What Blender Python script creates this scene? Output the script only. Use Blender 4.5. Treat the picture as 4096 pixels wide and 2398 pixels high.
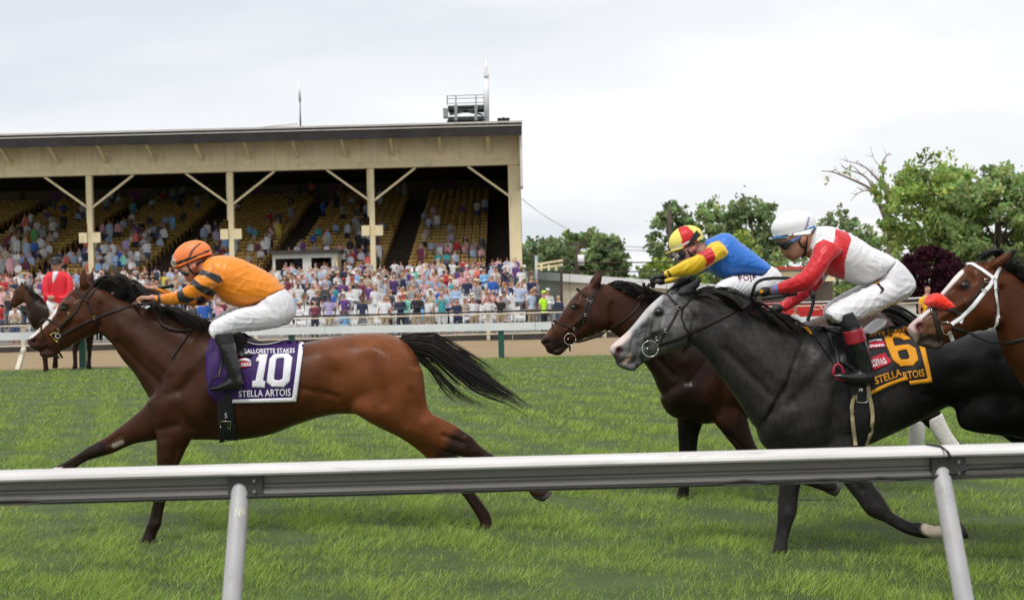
import bpy, bmesh, math, random
import numpy as np
from mathutils import Vector, Matrix
from mathutils.bvhtree import BVHTree
from mathutils.geometry import tessellate_polygon

random.seed(7); RNG = np.random.default_rng(7)
for o in list(bpy.data.objects): bpy.data.objects.remove(o)
SC = bpy.context.scene
COL = SC.collection

# ------------------------------------------------------------------ camera
PW, PH, FOC = 4096.0, 2398.0, 4800.0          # photograph size and focal length in its pixels
CAMH = 1.6
cam_d = bpy.data.cameras.new('camera'); cam = bpy.data.objects.new('camera', cam_d); COL.objects.link(cam)
cam_d.sensor_width = 36.0; cam_d.lens = 36.0*FOC/PW; cam_d.clip_end = 3000; cam_d.clip_start = 0.1
CAMM = Matrix.Translation((0, 0, CAMH)) @ Matrix.Rotation(math.radians(90)-math.atan(34/FOC), 4, 'X') @ Matrix.Rotation(math.radians(-1.45), 4, 'Z')
cam.matrix_world = CAMM
cam_d.dof.use_dof = True; cam_d.dof.focus_distance = 7.8; cam_d.dof.aperture_fstop = 4.5
SC.camera = cam

# ------------------------------------------------------------------ world (bright overcast) and sun
SUN_EL, SUN_AZ = math.radians(62), math.radians(205)
w = bpy.data.worlds.new('World'); SC.world = w; w.use_nodes = True
nt = w.node_tree; nt.nodes.clear()
N = nt.nodes.new; L = nt.links.new
out = N('ShaderNodeOutputWorld'); bg = N('ShaderNodeBackground'); bg.inputs[1].default_value = 1.0
sky = N('ShaderNodeTexSky'); sky.sky_type = 'NISHITA'; sky.sun_disc = False
sky.sun_elevation = SUN_EL; sky.sun_rotation = SUN_AZ; sky.air_density = 1.0; sky.dust_density = 2.0
skm = N('ShaderNodeMix'); skm.data_type = 'RGBA'; skm.blend_type = 'MULTIPLY'; skm.inputs[0].default_value = 1
skm.inputs[7].default_value = (0.09, 0.09, 0.09, 1); L(sky.outputs[0], skm.inputs[6])
geo = N('ShaderNodeTexCoord'); sep = N('ShaderNodeSeparateXYZ'); L(geo.outputs['Generated'], sep.inputs[0])
za = N('ShaderNodeMath'); za.operation = 'MAXIMUM'; za.inputs[1].default_value = 0.0; L(sep.outputs[2], za.inputs[0])
zb = N('ShaderNodeMath'); zb.operation = 'ADD'; zb.inputs[1].default_value = 0.16; L(za.outputs[0], zb.inputs[0])
dx = N('ShaderNodeMath'); dx.operation = 'DIVIDE'; L(sep.outputs[0], dx.inputs[0]); L(zb.outputs[0], dx.inputs[1])
dy = N('ShaderNodeMath'); dy.operation = 'DIVIDE'; L(sep.outputs[1], dy.inputs[0]); L(zb.outputs[0], dy.inputs[1])
cmb = N('ShaderNodeCombineXYZ'); L(dx.outputs[0], cmb.inputs[0]); L(dy.outputs[0], cmb.inputs[1])
mp = N('ShaderNodeMapping'); mp.inputs['Location'].default_value = (3.1, 1.7, 0); mp.inputs['Scale'].default_value = (0.6, 0.8, 1); L(cmb.outputs[0], mp.inputs[0])
nz = N('ShaderNodeTexNoise'); nz.inputs['Scale'].default_value = 1.0; nz.inputs['Detail'].default_value = 6; nz.inputs['Roughness'].default_value = 0.5; nz.inputs['Distortion'].default_value = 0.3
L(mp.outputs[0], nz.inputs[0])
rp = N('ShaderNodeValToRGB'); rp.color_ramp.interpolation = 'EASE'
rp.color_ramp.elements[0].position = 0.33; rp.color_ramp.elements[0].color = (0.545, 0.575, 0.615, 1)
rp.color_ramp.elements[1].position = 0.62; rp.color_ramp.elements[1].color = (0.745, 0.745, 0.742, 1)
e = rp.color_ramp.elements.new(0.47); e.color = (0.655, 0.67, 0.69, 1)
L(nz.outputs[0], rp.inputs[0])
mx = N('ShaderNodeMix'); mx.data_type = 'RGBA'; mx.inputs[0].default_value = 0.94
L(skm.outputs[2], mx.inputs[6]); L(rp.outputs[0], mx.inputs[7]); L(mx.outputs[2], bg.inputs[0]); L(bg.outputs[0], out.inputs[0])
sd = bpy.data.lights.new('sun', 'SUN'); sd.energy = 1.5; sd.angle = math.radians(13); sd.color = (1.0, 0.965, 0.91)
sun = bpy.data.objects.new('sun', sd); COL.objects.link(sun)
sdir = Vector((math.sin(SUN_AZ)*math.cos(SUN_EL), math.cos(SUN_AZ)*math.cos(SUN_EL), math.sin(SUN_EL)))
sun.rotation_euler = sdir.to_track_quat('Z', 'Y').to_euler()
SC.view_settings.view_transform = 'Standard'; SC.view_settings.look = 'None'; SC.view_settings.gamma = 1; SC.view_settings.exposure = 0.53
SC.view_settings.use_curve_mapping = False
SC.render.engine = 'CYCLES'; SC.cycles.use_denoising = True; SC.cycles.max_bounces = 6; SC.cycles.caustics_reflective = False; SC.cycles.caustics_refractive = False
SC.cycles.use_adaptive_sampling = True; SC.cycles.adaptive_threshold = 0.015

# ------------------------------------------------------------------ measuring helpers: photo pixel + distance -> place
_R = np.array(CAMM.to_3x3()); _C = np.array((0, 0, CAMH))
def ray(px, py):
    return _R @ np.array(((px-PW/2)/FOC, (PH/2-py)/FOC, -1.0))
def P(px, py, Y):
    d = ray(px, py); t = Y/d[1]
    return _C + d*t
def G(px, py, z=0.0):
    d = ray(px, py); t = (z-CAMH)/d[2]
    return _C + d*t
def proj(co):
    q = (np.asarray(co)-_C) @ _R
    return np.stack((PW/2 - FOC*q[:, 0]/q[:, 2], PH/2 + FOC*q[:, 1]/q[:, 2]), 1)
class Z:                                       # a measuring window of the photograph
    def __init__(s, x, y, k): s.x, s.y, s.k = x, y, k
    def __call__(s, a, b): return (s.x+a/s.k, s.y+b/s.k)
ZP = Z(0, 0, 1.0)

# ------------------------------------------------------------------ object helpers
def link(o, parent=None):
    COL.objects.link(o)
    if parent is not None: o.parent = parent
    return o
def tag(o, label=None, cat=None, group=None, kind=None):
    if label: o['label'] = label
    if cat: o['category'] = cat
    if group: o['group'] = group
    if kind: o['kind'] = kind
    return o
def empty(name, loc=(0, 0, 0), label=None, cat=None, group=None):
    o = bpy.data.objects.new(name, None); o.location = loc; o.empty_display_size = 0.1; COL.objects.link(o)
    return tag(o, label, cat, group)
def mesh(name, verts, faces, mat=None, smooth=False):
    me = bpy.data.meshes.new(name); me.from_pydata([tuple(v) for v in verts], [], [tuple(f) for f in faces]); me.update()
    if mat: me.materials.append(mat)
    if smooth: me.polygons.foreach_set('use_smooth', np.ones(len(me.polygons), bool))
    return me
def fast_mesh(name, verts, quads, mat=None, cols=None, smooth=False):
    verts = np.asarray(verts, np.float32); quads = np.asarray(quads, np.int32); k = quads.shape[1]
    me = bpy.data.meshes.new(name); me.vertices.add(len(verts)); me.vertices.foreach_set('co', verts.ravel())
    me.loops.add(quads.size); me.loops.foreach_set('vertex_index', quads.ravel())
    me.polygons.add(len(quads)); me.polygons.foreach_set('loop_start', np.arange(len(quads), dtype=np.int32)*k)
    try: me.polygons.foreach_set('loop_total', np.full(len(quads), k, np.int32))
    except Exception: pass
    me.update(calc_edges=True)
    if mat: me.materials.append(mat)
    if cols is not None: vcol(me, cols)
    if smooth: me.polygons.foreach_set('use_smooth', np.ones(len(quads), bool))
    return me
def vcol(me, cols, name='Col'):
    a = me.attributes.get(name) or me.attributes.new(name, 'FLOAT_COLOR', 'POINT')
    c = np.ones((len(me.vertices), 4), np.float32); c[:, :3] = cols; a.data.foreach_set('color', c.ravel())
def obj(name, me, parent=None, loc=None):
    o = bpy.data.objects.new(name, me); link(o, parent)
    if loc is not None: o.location = loc
    return o
class MB:                                      # collects simple solids into one mesh
    def __init__(s): s.v, s.f = [], []
    def add(s, v, f):
        n = len(s.v); s.v += [tuple(p) for p in v]; s.f += [tuple(i+n for i in q) for q in f]; return s
    def box(s, a, b):
        x0, y0, z0 = a; x1, y1, z1 = b
        return s.add([(x0,y0,z0),(x1,y0,z0),(x1,y1,z0),(x0,y1,z0),(x0,y0,z1),(x1,y0,z1),(x1,y1,z1),(x0,y1,z1)],
                     [(0,3,2,1),(4,5,6,7),(0,1,5,4),(1,2,6,5),(2,3,7,6),(3,0,4,7)])
    def bar(s, p, q, wx, wy, up=(0,0,1)):      # a rectangular bar from p to q
        p, q = Vector(p), Vector(q); d = (q-p).normalized(); u = Vector(up)
        if abs(d.dot(u)) > .98: u = Vector((0,1,0))
        a = d.cross(u).normalized()*(wx/2); b = a.cross(d).normalized()*(wy/2)
        return s.add([p-a-b,p+a-b,p+a+b,p-a+b,q-a-b,q+a-b,q+a+b,q-a+b],[(0,3,2,1),(4,5,6,7),(0,1,5,4),(1,2,6,5),(2,3,7,6),(3,0,4,7)])
    def tube(s, pts, r, n=8):
        pts = [Vector(p) for p in pts]; rr = r if hasattr(r, '__len__') else [r]*len(pts)
        v, f = [], []
        prev = None
        for i, p in enumerate(pts):
            d = (pts[min(i+1, len(pts)-1)]-pts[max(i-1, 0)]).normalized()
            u = prev if prev is not None else (Vector((0,0,1)) if abs(d.z) < .9 else Vector((0,1,0)))
            a = d.cross(u).normalized(); b = a.cross(d).normalized(); prev = b
            for k in range(n):
                t = 2*math.pi*k/n; v.append(p+(a*math.cos(t)+b*math.sin(t))*rr[i])
        for i in range(len(pts)-1):
            for k in range(n):
                f.append((i*n+k, i*n+(k+1)%n, (i+1)*n+(k+1)%n, (i+1)*n+k))
        f.append(tuple(range(n-1, -1, -1))); f.append(tuple((len(pts)-1)*n+k for k in range(n)))
        return s.add(v, f)
    def ball(s, c, r, nu=10, nv=7, M=None):
        c = Vector(c); r = r if hasattr(r, '__len__') else (r, r, r); v, f = [], []
        for j in range(nv+1):
            ph = math.pi*j/nv
            for i in range(nu):
                th = 2*math.pi*i/nu; q = Vector((r[0]*math.sin(ph)*math.cos(th), r[1]*math.sin(ph)*math.sin(th), r[2]*math.cos(ph)))
                v.append(c+(M @ q if M else q))
        for j in range(nv):
            for i in range(nu):
                f.append((j*nu+i, (j+1)*nu+i, (j+1)*nu+(i+1)%nu, j*nu+(i+1)%nu))
        return s.add(v, f)
    def mesh(s, name, mat=None, smooth=False): return mesh(name, s.v, s.f, mat, smooth)
    def build(s, name, mat=None, parent=None, smooth=False): return obj(name, s.mesh(name, mat, smooth), parent)

# ------------------------------------------------------------------ materials
def pm(name, col, rough=.6, var=.12, scale=8.0, bump=0.0, bscale=60.0, metal=0.0, spec=.5, attr=None, sheen=0.0, coat=0.0, detail=4, trans=0.0, stretch=None, dirt=0.0, dscale=40.0, dstretch=(1, 1, 1)):
    m = bpy.data.materials.new(name); m.use_nodes = True; t = m.node_tree; n = t.nodes; b = n['Principled BSDF']; l = t.links.new
    b.inputs['Roughness'].default_value = rough; b.inputs['Metallic'].default_value = metal; b.inputs['Specular IOR Level'].default_value = spec
    b.inputs['Sheen Weight'].default_value = sheen; b.inputs['Coat Weight'].default_value = coat; b.inputs['Coat Roughness'].default_value = .25
    tc = n.new('ShaderNodeTexCoord'); src = tc.outputs['Object']
    if stretch:
        q = n.new('ShaderNodeMapping'); q.inputs['Scale'].default_value = stretch; l(src, q.inputs[0]); src = q.outputs[0]
    nz = n.new('ShaderNodeTexNoise'); nz.inputs['Scale'].default_value = scale; nz.inputs['Detail'].default_value = detail; l(src, nz.inputs['Vector'])
    mr = n.new('ShaderNodeMapRange'); mr.inputs[1].default_value = .25; mr.inputs[2].default_value = .75; mr.inputs[3].default_value = 1-var; mr.inputs[4].default_value = 1+var; l(nz.outputs[0], mr.inputs[0])
    mul = n.new('ShaderNodeVectorMath'); mul.operation = 'SCALE'; l(mr.outputs[0], mul.inputs['Scale'])
    if attr:
        at = n.new('ShaderNodeAttribute'); at.attribute_name = attr; l(at.outputs['Color'], mul.inputs[0])
    else:
        mul.inputs[0].default_value = col
    l(mul.outputs[0], b.inputs['Base Color'])
    if dirt:                                    # scuffs and grime
        q2 = n.new('ShaderNodeMapping'); q2.inputs['Scale'].default_value = dstretch; l(tc.outputs['Object'], q2.inputs[0])
        n3 = n.new('ShaderNodeTexNoise'); n3.inputs['Scale'].default_value = dscale; n3.inputs['Detail'].default_value = 8; n3.inputs['Roughness'].default_value = .65; l(q2.outputs[0], n3.inputs['Vector'])
        m3 = n.new('ShaderNodeMapRange'); m3.inputs[1].default_value = .56; m3.inputs[2].default_value = .70; m3.inputs[3].default_value = 0; m3.inputs[4].default_value = dirt; l(n3.outputs[0], m3.inputs[0])
        x3 = n.new('ShaderNodeMix'); x3.data_type = 'RGBA'; x3.inputs[7].default_value = (.09, .075, .06, 1); l(m3.outputs[0], x3.inputs[0]); l(mul.outputs[0], x3.inputs[6]); l(x3.outputs[2], b.inputs['Base Color'])
    if bump:
        n2 = n.new('ShaderNodeTexNoise'); n2.inputs['Scale'].default_value = bscale; n2.inputs['Detail'].default_value = 5; l(src, n2.inputs['Vector'])
        bp = n.new('ShaderNodeBump'); bp.inputs['Strength'].default_value = bump; bp.inputs['Distance'].default_value = .01; l(n2.outputs[0], bp.inputs['Height']); l(bp.outputs[0], b.inputs['Normal'])
    if trans:
        tr = n.new('ShaderNodeBsdfTranslucent'); l(mul.outputs[0], tr.inputs[0]); ms = n.new('ShaderNodeMixShader'); ms.inputs[0].default_value = trans
        l(b.outputs[0], ms.inputs[1]); l(tr.outputs[0], ms.inputs[2]); l(ms.outputs[0], n['Material Output'].inputs[0])
    return m
def srgb(r, g, b):
    f = lambda c: (c/255/12.92 if c/255 <= .04045 else ((c/255+.055)/1.055)**2.4)
    return (f(r), f(g), f(b))
# ------------------------------------------------------------------ organic modelling: lofted sections -> one continuous skin
def catmull(secs, sub):
    s = np.array([list(q)+[0.0]*(6-len(q)) for q in secs], float); out = []
    for i in range(len(s)-1):
        p0, p1, p2, p3 = s[max(i-1, 0)], s[i], s[i+1], s[min(i+2, len(s)-1)]
        for k in range(sub):
            t = k/sub
            out.append(.5*((2*p1)+(-p0+p2)*t+(2*p0-5*p1+4*p2-p3)*t*t+(-p0+3*p1-3*p2+p3)*t**3))
    out.append(s[-1]); return np.array(out)
def loft(zw, D, secs, sub=4, n=22, pw=2.2, shrink=1.0):
    """each section: two outline points, half width, offset in depth"""
    rows = catmull(secs, sub); V, F = [], []
    for i, q in enumerate(rows):
        a = P(*zw(q[0], q[1]), D+q[5]); b = P(*zw(q[2], q[3]), D+q[5]); c = (a+b)/2; h = (a-b)/2*shrink; wv = np.array((0, max(q[4], .003)*shrink, 0))
        for k in range(n):
            t = 2*math.pi*k/n; cs, sn = math.cos(t), math.sin(t)
            V.append(c+h*math.copysign(abs(cs)**(2/pw), cs)+wv*math.copysign(abs(sn)**(2/pw), sn))
    m = len(rows)
    for i in range(m-1):
        for k in range(n):
            F.append((i*n+k, i*n+(k+1) % n, (i+1)*n+(k+1) % n, (i+1)*n+k))
    c0 = len(V); V.append(np.mean(V[:n], 0)); V.append(np.mean(V[(m-1)*n:m*n], 0))
    for k in range(n):
        F.append((c0, (k+1) % n, k)); F.append((c0+1, (m-1)*n+k, (m-1)*n+(k+1) % n))
    return V, F
def lump(zw, D, x, y, rx, ry, ang, w, yo=0.0):
    """an ellipsoid muscle; rx, ry in window pixels"""
    c = P(*zw(x, y), D+yo); k = (D+yo)/FOC/zw.k; ca, sa = math.cos(math.radians(ang)), math.sin(math.radians(ang))
    M = Matrix(((ca*rx*k, 0, -sa*ry*k), (0, w, 0), (sa*rx*k, 0, ca*ry*k)))
    b = MB().ball(c, 1.0, 14, 9, M); return b.v, b.f
def capsule(pts, rr, n=10):
    b = MB(); b.tube(pts, rr, n); b.ball(pts[0], rr[0] if hasattr(rr, '__len__') else rr, n, 6); b.ball(pts[-1], rr[-1] if hasattr(rr, '__len__') else rr, n, 6); return b.v, b.f
def smooth_np(co, edges, it, lam=.5, mu=-.52):
    n = len(co); e0, e1 = edges[:, 0], edges[:, 1]
    deg = np.bincount(np.concatenate((e0, e1)), minlength=n).astype(float)[:, None]; deg[deg == 0] = 1
    for i in range(it):
        for l in (lam, mu):
            acc = np.zeros_like(co)
            for ax in range(3):
                acc[:, ax] = np.bincount(e0, co[e1, ax], n)+np.bincount(e1, co[e0, ax], n)
            co = co+l*(acc/deg-co)
    return co
def skin(name, parts, voxel, it=6, mat=None, post=None):
    b = MB()
    for v, f in parts: b.add(v, f)
    me = b.mesh(name); o = bpy.data.objects.new(name, me); COL.objects.link(o)
    md = o.modifiers.new('r', 'REMESH'); md.mode = 'VOXEL'; md.voxel_size = voxel; md.adaptivity = 0
    dg = bpy.context.evaluated_depsgraph_get(); dg.update()
    m2 = bpy.data.meshes.new_from_object(o.evaluated_get(dg)); bpy.data.objects.remove(o); bpy.data.meshes.remove(me); m2.name = name
    n = len(m2.vertices); co = np.empty(n*3); m2.vertices.foreach_get('co', co); co = co.reshape(-1, 3)
    ed = np.empty(len(m2.edges)*2, np.int32); m2.edges.foreach_get('vertices', ed); ed = ed.reshape(-1, 2)
    co = smooth_np(co, ed, 3, .5, 0.0); co = smooth_np(co, ed, it)
    if post: co = post(co)
    m2.vertices.foreach_set('co', co.ravel()); m2.update()
    m2.polygons.foreach_set('use_smooth', np.ones(len(m2.polygons), bool))
    m2.materials.clear()
    if mat: m2.materials.append(mat)
    return m2, co
def normals(me):
    n = np.empty(len(me.vertices)*3); me.vertices.foreach_get('normal', n); return n.reshape(-1, 3)
def inpoly(px, poly):
    x, y = px[:, 0], px[:, 1]; r = np.zeros(len(px), bool); n = len(poly)
    for i in range(n):
        x0, y0 = poly[i]; x1, y1 = poly[(i+1) % n]
        if y0 == y1: continue
        r ^= ((y0 > y) != (y1 > y)) & (x < (x1-x0)*(y-y0)/(y1-y0)+x0)
    return r
def sstep(x, a, b):
    t = np.clip((x-a)/(b-a), 0, 1); return t*t*(3-2*t)
def segd(px, a, b):                             # distance of pixels to a segment
    a, b = np.array(a, float), np.array(b, float); d = b-a; t = np.clip(((px-a) @ d)/(d @ d), 0, 1)
    return np.linalg.norm(px-(a+t[:, None]*d), axis=1)
def vnoise(co, s, seed=0):                      # cheap smooth noise
    r = np.random.default_rng(seed); o = np.zeros(len(co))
    for k in range(6):
        d = r.normal(size=3); d /= np.linalg.norm(d); o += np.sin(co @ d*s*(1+.35*k)+r.uniform(0, 6.28))
    return o/6
def bvh_of(me):
    return BVHTree.FromPolygons([v.co for v in me.vertices], [tuple(p.vertices) for p in me.polygons])

MIRR = {}; MIRR_NEW = []
# surface-hugging pieces: a photo-pixel outline laid onto a body along the line of sight
def hit(bv, px, py, fall=None):
    d = Vector(ray(px, py)).normalized(); h = bv.ray_cast(Vector(_C), d)
    if h[0] is None:
        if fall is None: return None, None
        return Vector(P(px, py, fall)), Vector((0, -1, 0))
    return h[0], h[1]
def drape(name, poly, bv, off, mat, parent=None, seg=18.0, thick=.004, mirror=None, fall=None, smooth=True, wave=0.0):
    """poly: list of outlines in photo pixels (first one outer). seg: grid size in pixels"""
    bm = bmesh.new(); polys = poly if isinstance(poly[0][0], (tuple, list)) else [poly]
    vs = []
    for pl in polys:
        loop = []
        for i in range(len(pl)):
            a, b = pl[i], pl[(i+1) % len(pl)]; k = max(1, int(math.hypot(b[0]-a[0], b[1]-a[1])/seg))
            loop += [(a[0]+(b[0]-a[0])*j/k, a[1]+(b[1]-a[1])*j/k) for j in range(k)]
        vv = [bm.verts.new((x, y, 0)) for x, y in loop]; vs.append(vv)
        for i in range(len(vv)): bm.edges.new((vv[i], vv[(i+1) % len(vv)]))
    bmesh.ops.triangle_fill(bm, use_beauty=True, use_dissolve=False, edges=bm.edges[:])
    for it in range(7):
        lg = [e for e in bm.edges if e.calc_length() > seg*1.5]
        if not lg: break
        bmesh.ops.subdivide_edges(bm, edges=lg, cuts=1); bmesh.ops.triangulate(bm, faces=[f for f in bm.faces if len(f.verts) > 3])
        bmesh.ops.beautify_fill(bm, faces=bm.faces[:], edges=[e for e in bm.edges if not e.is_boundary])
    V = []; lastY = fall
    pts = [(v.co.x, v.co.y) for v in bm.verts]; bm.verts.index_update()
    hits = [hit(bv, x, y) for x, y in pts]
    good = [(p, h) for p, h in zip(pts, hits) if h[0] is not None]
    for i, (p, h) in enumerate(zip(pts, hits)):
        if h[0] is None:
            if good:
                g = min(good, key=lambda q: (q[0][0]-p[0])**2+(q[0][1]-p[1])**2); co = Vector(P(p[0], p[1], g[1][0].y)); nr = Vector((0, -1, 0))
            else: co = Vector(P(p[0], p[1], fall)); nr = Vector((0, -1, 0))
        else: co, nr = h
        view = (Vector(_C)-co).normalized(); dd = (nr*.4+view*.6).normalized()
        V.append(co+dd*(off+(wave*math.sin(p[0]*.06+p[1]*.035) if wave else 0)))
    F = [tuple(v.index for v in f.verts) for f in bm.faces]; bm.free()
    if sum((Vector(V[f[1]])-Vector(V[f[0]])).cross(Vector(V[f[2]])-Vector(V[f[0]])).y for f in F) > 0: F = [f[::-1] for f in F]
    nV = len(V); allV = list(V); allF = list(F)
    if thick:
        back = [v+(v-Vector(_C)).normalized()*thick for v in V]; allV += back; allF += [tuple(i+nV for i in f[::-1]) for f in F]
        ec = {}
        for f in F:
            for a, b in zip(f, f[1:]+f[:1]): ec[(a, b)] = 1
        for (a, b) in ec:
            if (b, a) not in ec: allF.append((b, a, a+nV, b+nV))
    if mirror is not None:
        mv = [Vector((v.x, 2*mirror-v.y, v.z)) for v in allV]
        MIRR_NEW.append(obj(name, mesh(name, mv, [f[::-1] for f in allF], mat, smooth)))
    o = obj(name, mesh(name, allV, allF, mat, smooth), parent)
    if mirror is not None: MIRR[o.name] = MIRR_NEW[-1]
    return o
def strap(name, pts, bv, width, mat, parent=None, off=.003, thick=.003, mirror=None, free=None, step=12.0):
    """a leather strap following photo pixels over a body (width in metres); free: depth used where it leaves the body"""
    path = []
    for i in range(len(pts)-1):
        a, b = pts[i], pts[i+1]; k = max(1, int(math.hypot(b[0]-a[0], b[1]-a[1])/step))
        path += [(a[0]+(b[0]-a[0])*j/k, a[1]+(b[1]-a[1])*j/k) for j in range(k)]
    path.append(pts[-1]); W = []; Nn = []
    for p in path:
        h = hit(bv, *p)
        if h[0] is None: W.append(None); Nn.append(Vector((0, -1, 0)))
        else: W.append(h[0]); Nn.append(h[1])
    ok = [i for i, x in enumerate(W) if x is not None]
    for i in range(len(W)):
        if W[i] is None:
            y = free if free is not None else (W[min(ok, key=lambda j: abs(j-i))].y if ok else 8.0)
            W[i] = Vector(P(*path[i], y))
    Nn = [sum((Nn[j] for j in range(max(0, i-2), min(len(Nn), i+3))), Vector()).normalized() for i in range(len(Nn))]
    return ribbon(name, [q+n*off for q, n in zip(W, Nn)], Nn, width, mat, parent, thick, mirror)
def ribbon(name, pts, nrm, width, mat, parent=None, thick=.004, mirror=None):
    V, F = [], []; n = len(pts); pts = [Vector(p) for p in pts]
    for i in range(n):
        d = (pts[min(i+1, n-1)]-pts[max(i-1, 0)]).normalized(); nn = Vector(nrm[i]) if nrm is not None else Vector((0, -1, 0))
        s = d.cross(nn).normalized()*(width/2); nn = s.cross(d).normalized()
        if nn.dot(Vector(nrm[i]) if nrm is not None else Vector((0, -1, 0))) < 0: nn = -nn
        V += [pts[i]-s, pts[i]-s*.6+nn*thick, pts[i]+s*.6+nn*thick, pts[i]+s, pts[i]-nn*.002]
    for i in range(n-1):
        for k in range(5): F.append((i*5+k, i*5+(k+1) % 5, (i+1)*5+(k+1) % 5, (i+1)*5+k))
    F += [(0, 1, 2, 3, 4), tuple((n-1)*5+k for k in (4, 3, 2, 1, 0))]
    o = obj(name, mesh(name, V, F, mat, True), parent)
    if mirror is not None: MIRR[o.name] = obj(name, mesh(name, [Vector((v.x, 2*mirror-v.y, v.z)) for v in V], [f[::-1] for f in F], mat, True))
    return o
def ring(name, c, r, tube, mat, parent=None, n=20, ax='Y', squash=1.0):
    pts = [Vector(c)+Vector((r*math.cos(t), 0, r*squash*math.sin(t))) for t in [2*math.pi*k/n for k in range(n+1)]]
    return MB().tube(pts, tube, 6).build(name, mat, parent, True)
def bez(pts, n):
    rows = catmull([tuple(p)+(0,)*(6-len(p)) for p in pts], max(2, n//(len(pts)-1)))
    return rows[:, :len(pts[0])]
def hair(name, zw, D, guides, n, r0, mat, parent=None, seed=1, jit=6.0, spread=.02, nseg=9, vary=.25):
    """strands blended between guide curves; a guide is a list of (x, y, depth offset)"""
    n = int(n*(1.15 if name == 'tail' else 1.5)); r = np.random.default_rng(seed); sk = 22.0*zw.k if name in ('mane', 'forelock') else 0.0
    guides = [[(g[0][0], g[0][1]+sk, g[0][2])]+[(a[0], a[1]+sk*.45, a[2]) for a in g[1:]] for g in guides]; gs = [bez(g, 12) for g in guides]; m = min(len(g) for g in gs)
    gs = [g[np.linspace(0, len(g)-1, 14).round().astype(int)] for g in gs]; V, F = [], []
    u0 = 0; cj = np.zeros(3); cl_ln = 1.0
    for s in range(n):
        if s % 16 == 0: u0 = r.uniform(0, len(gs)-1); cj = np.array((r.normal(0, jit*1.9), r.normal(0, jit*1.9), r.normal(0, spread*1.5))); cl_ln = 1-vary*r.random()
        u = float(np.clip(u0+r.normal(0, .10), 0, len(gs)-1.001)); i = min(int(u), len(gs)-2); t = u-i; g = gs[i]*(1-t)+gs[i+1]*t
        wl = 3.2 if r.random() < .07 else 1.0; ln = cl_ln*(1-.5*vary*r.random()**1.5); idx = np.linspace(0, 13*ln, nseg); lo = np.floor(idx).astype(int); hi = np.minimum(lo+1, 13); fr = (idx-lo)[:, None]
        q = g[lo]*(1-fr)+g[hi]*fr; grow = (np.linspace(.25, 1, nseg)*(1 if name != 'tail' else 1)-(.55*np.linspace(0, 1, nseg)**3 if name == 'tail' else 0))[:, None]
        q = q+(np.column_stack((r.normal(0, jit*.45*wl), r.normal(0, jit*.45*wl), r.normal(0, spread*.5)))+cj)*grow
        ph = r.uniform(0, 6.28); q[:, 1] += jit*.6*np.sin(np.linspace(0, 4+3*r.random(), nseg)+ph)*grow[:, 0]
        pts = [Vector(P(*zw(a[0], a[1]), D+a[2])) for a in q]; base = len(V)
        for k, p in enumerate(pts):
            d = (pts[min(k+1, nseg-1)]-pts[max(k-1, 0)]); 
            if d.length < 1e-6: d = Vector((1, 0, 0))
            d.normalize(); a = d.cross(Vector((0, 1, .2))).normalized(); b = a.cross(d); rr = r0*.62*(1.0 if k else .8)*(1-.85*(k/(nseg-1))**2)
            for w3 in range(3):
                t3 = 2.094*w3; V.append(p+(a*math.cos(t3)+b*math.sin(t3))*rr)
        for k in range(nseg-1):
            for w3 in range(3): F.append((base+k*3+w3, base+k*3+(w3+1) % 3, base+(k+1)*3+(w3+1) % 3, base+(k+1)*3+w3))
    me = fast_mesh(name, V, F, mat, smooth=True)
    return obj(name, me, parent)

# ------------------------------------------------------------------ coats
def coat_mat(name, rough=.36, spec=.12):
    m = pm(name, (1, 1, 1), rough, .22, 9.0, .16, 45.0, attr='Col', spec=spec, detail=6)
    t = m.node_tree; n = t.nodes; l = t.links.new; nz = n.new('ShaderNodeTexNoise'); nz.inputs['Scale'].default_value = 4.5; nz.inputs['Detail'].default_value = 7; tc = n.new('ShaderNodeTexCoord'); l(tc.outputs['Object'], nz.inputs['Vector'])
    mr = n.new('ShaderNodeMapRange'); mr.inputs[1].default_value = .35; mr.inputs[2].default_value = .65; mr.inputs[3].default_value = rough-.12; mr.inputs[4].default_value = rough+.14; l(nz.outputs[0], mr.inputs[0]); l(mr.outputs[0], n['Principled BSDF'].inputs['Roughness'])
    return m
M_COAT = coat_mat('bay_coat'); M_GREYCOAT = coat_mat('grey_coat', .44, .10)
M_HAIR = pm('horse_hair', (.012, .009, .008), .42, .3, 30, spec=.4)
M_EYE = pm('eye_gloss', (.010, .006, .005), .16, .1, spec=.6)
M_LEATHER = pm('dark_leather', (.024, .015, .012), .58, .25, 30, .2, 120, spec=.25)
M_BLACKLEATHER = pm('black_leather', (.010, .010, .011), .42, .25, 25, .2, 90, spec=.35)
M_STEEL = pm('bit_steel', (.75, .74, .72), .22, .08, metal=1.0)
M_BRASS = pm('buckle_brass', (.70, .50, .18), .25, .1, metal=1.0)
M_HOOF = pm('hoof_horn', (.03, .026, .023), .45, .3, 20)

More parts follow.
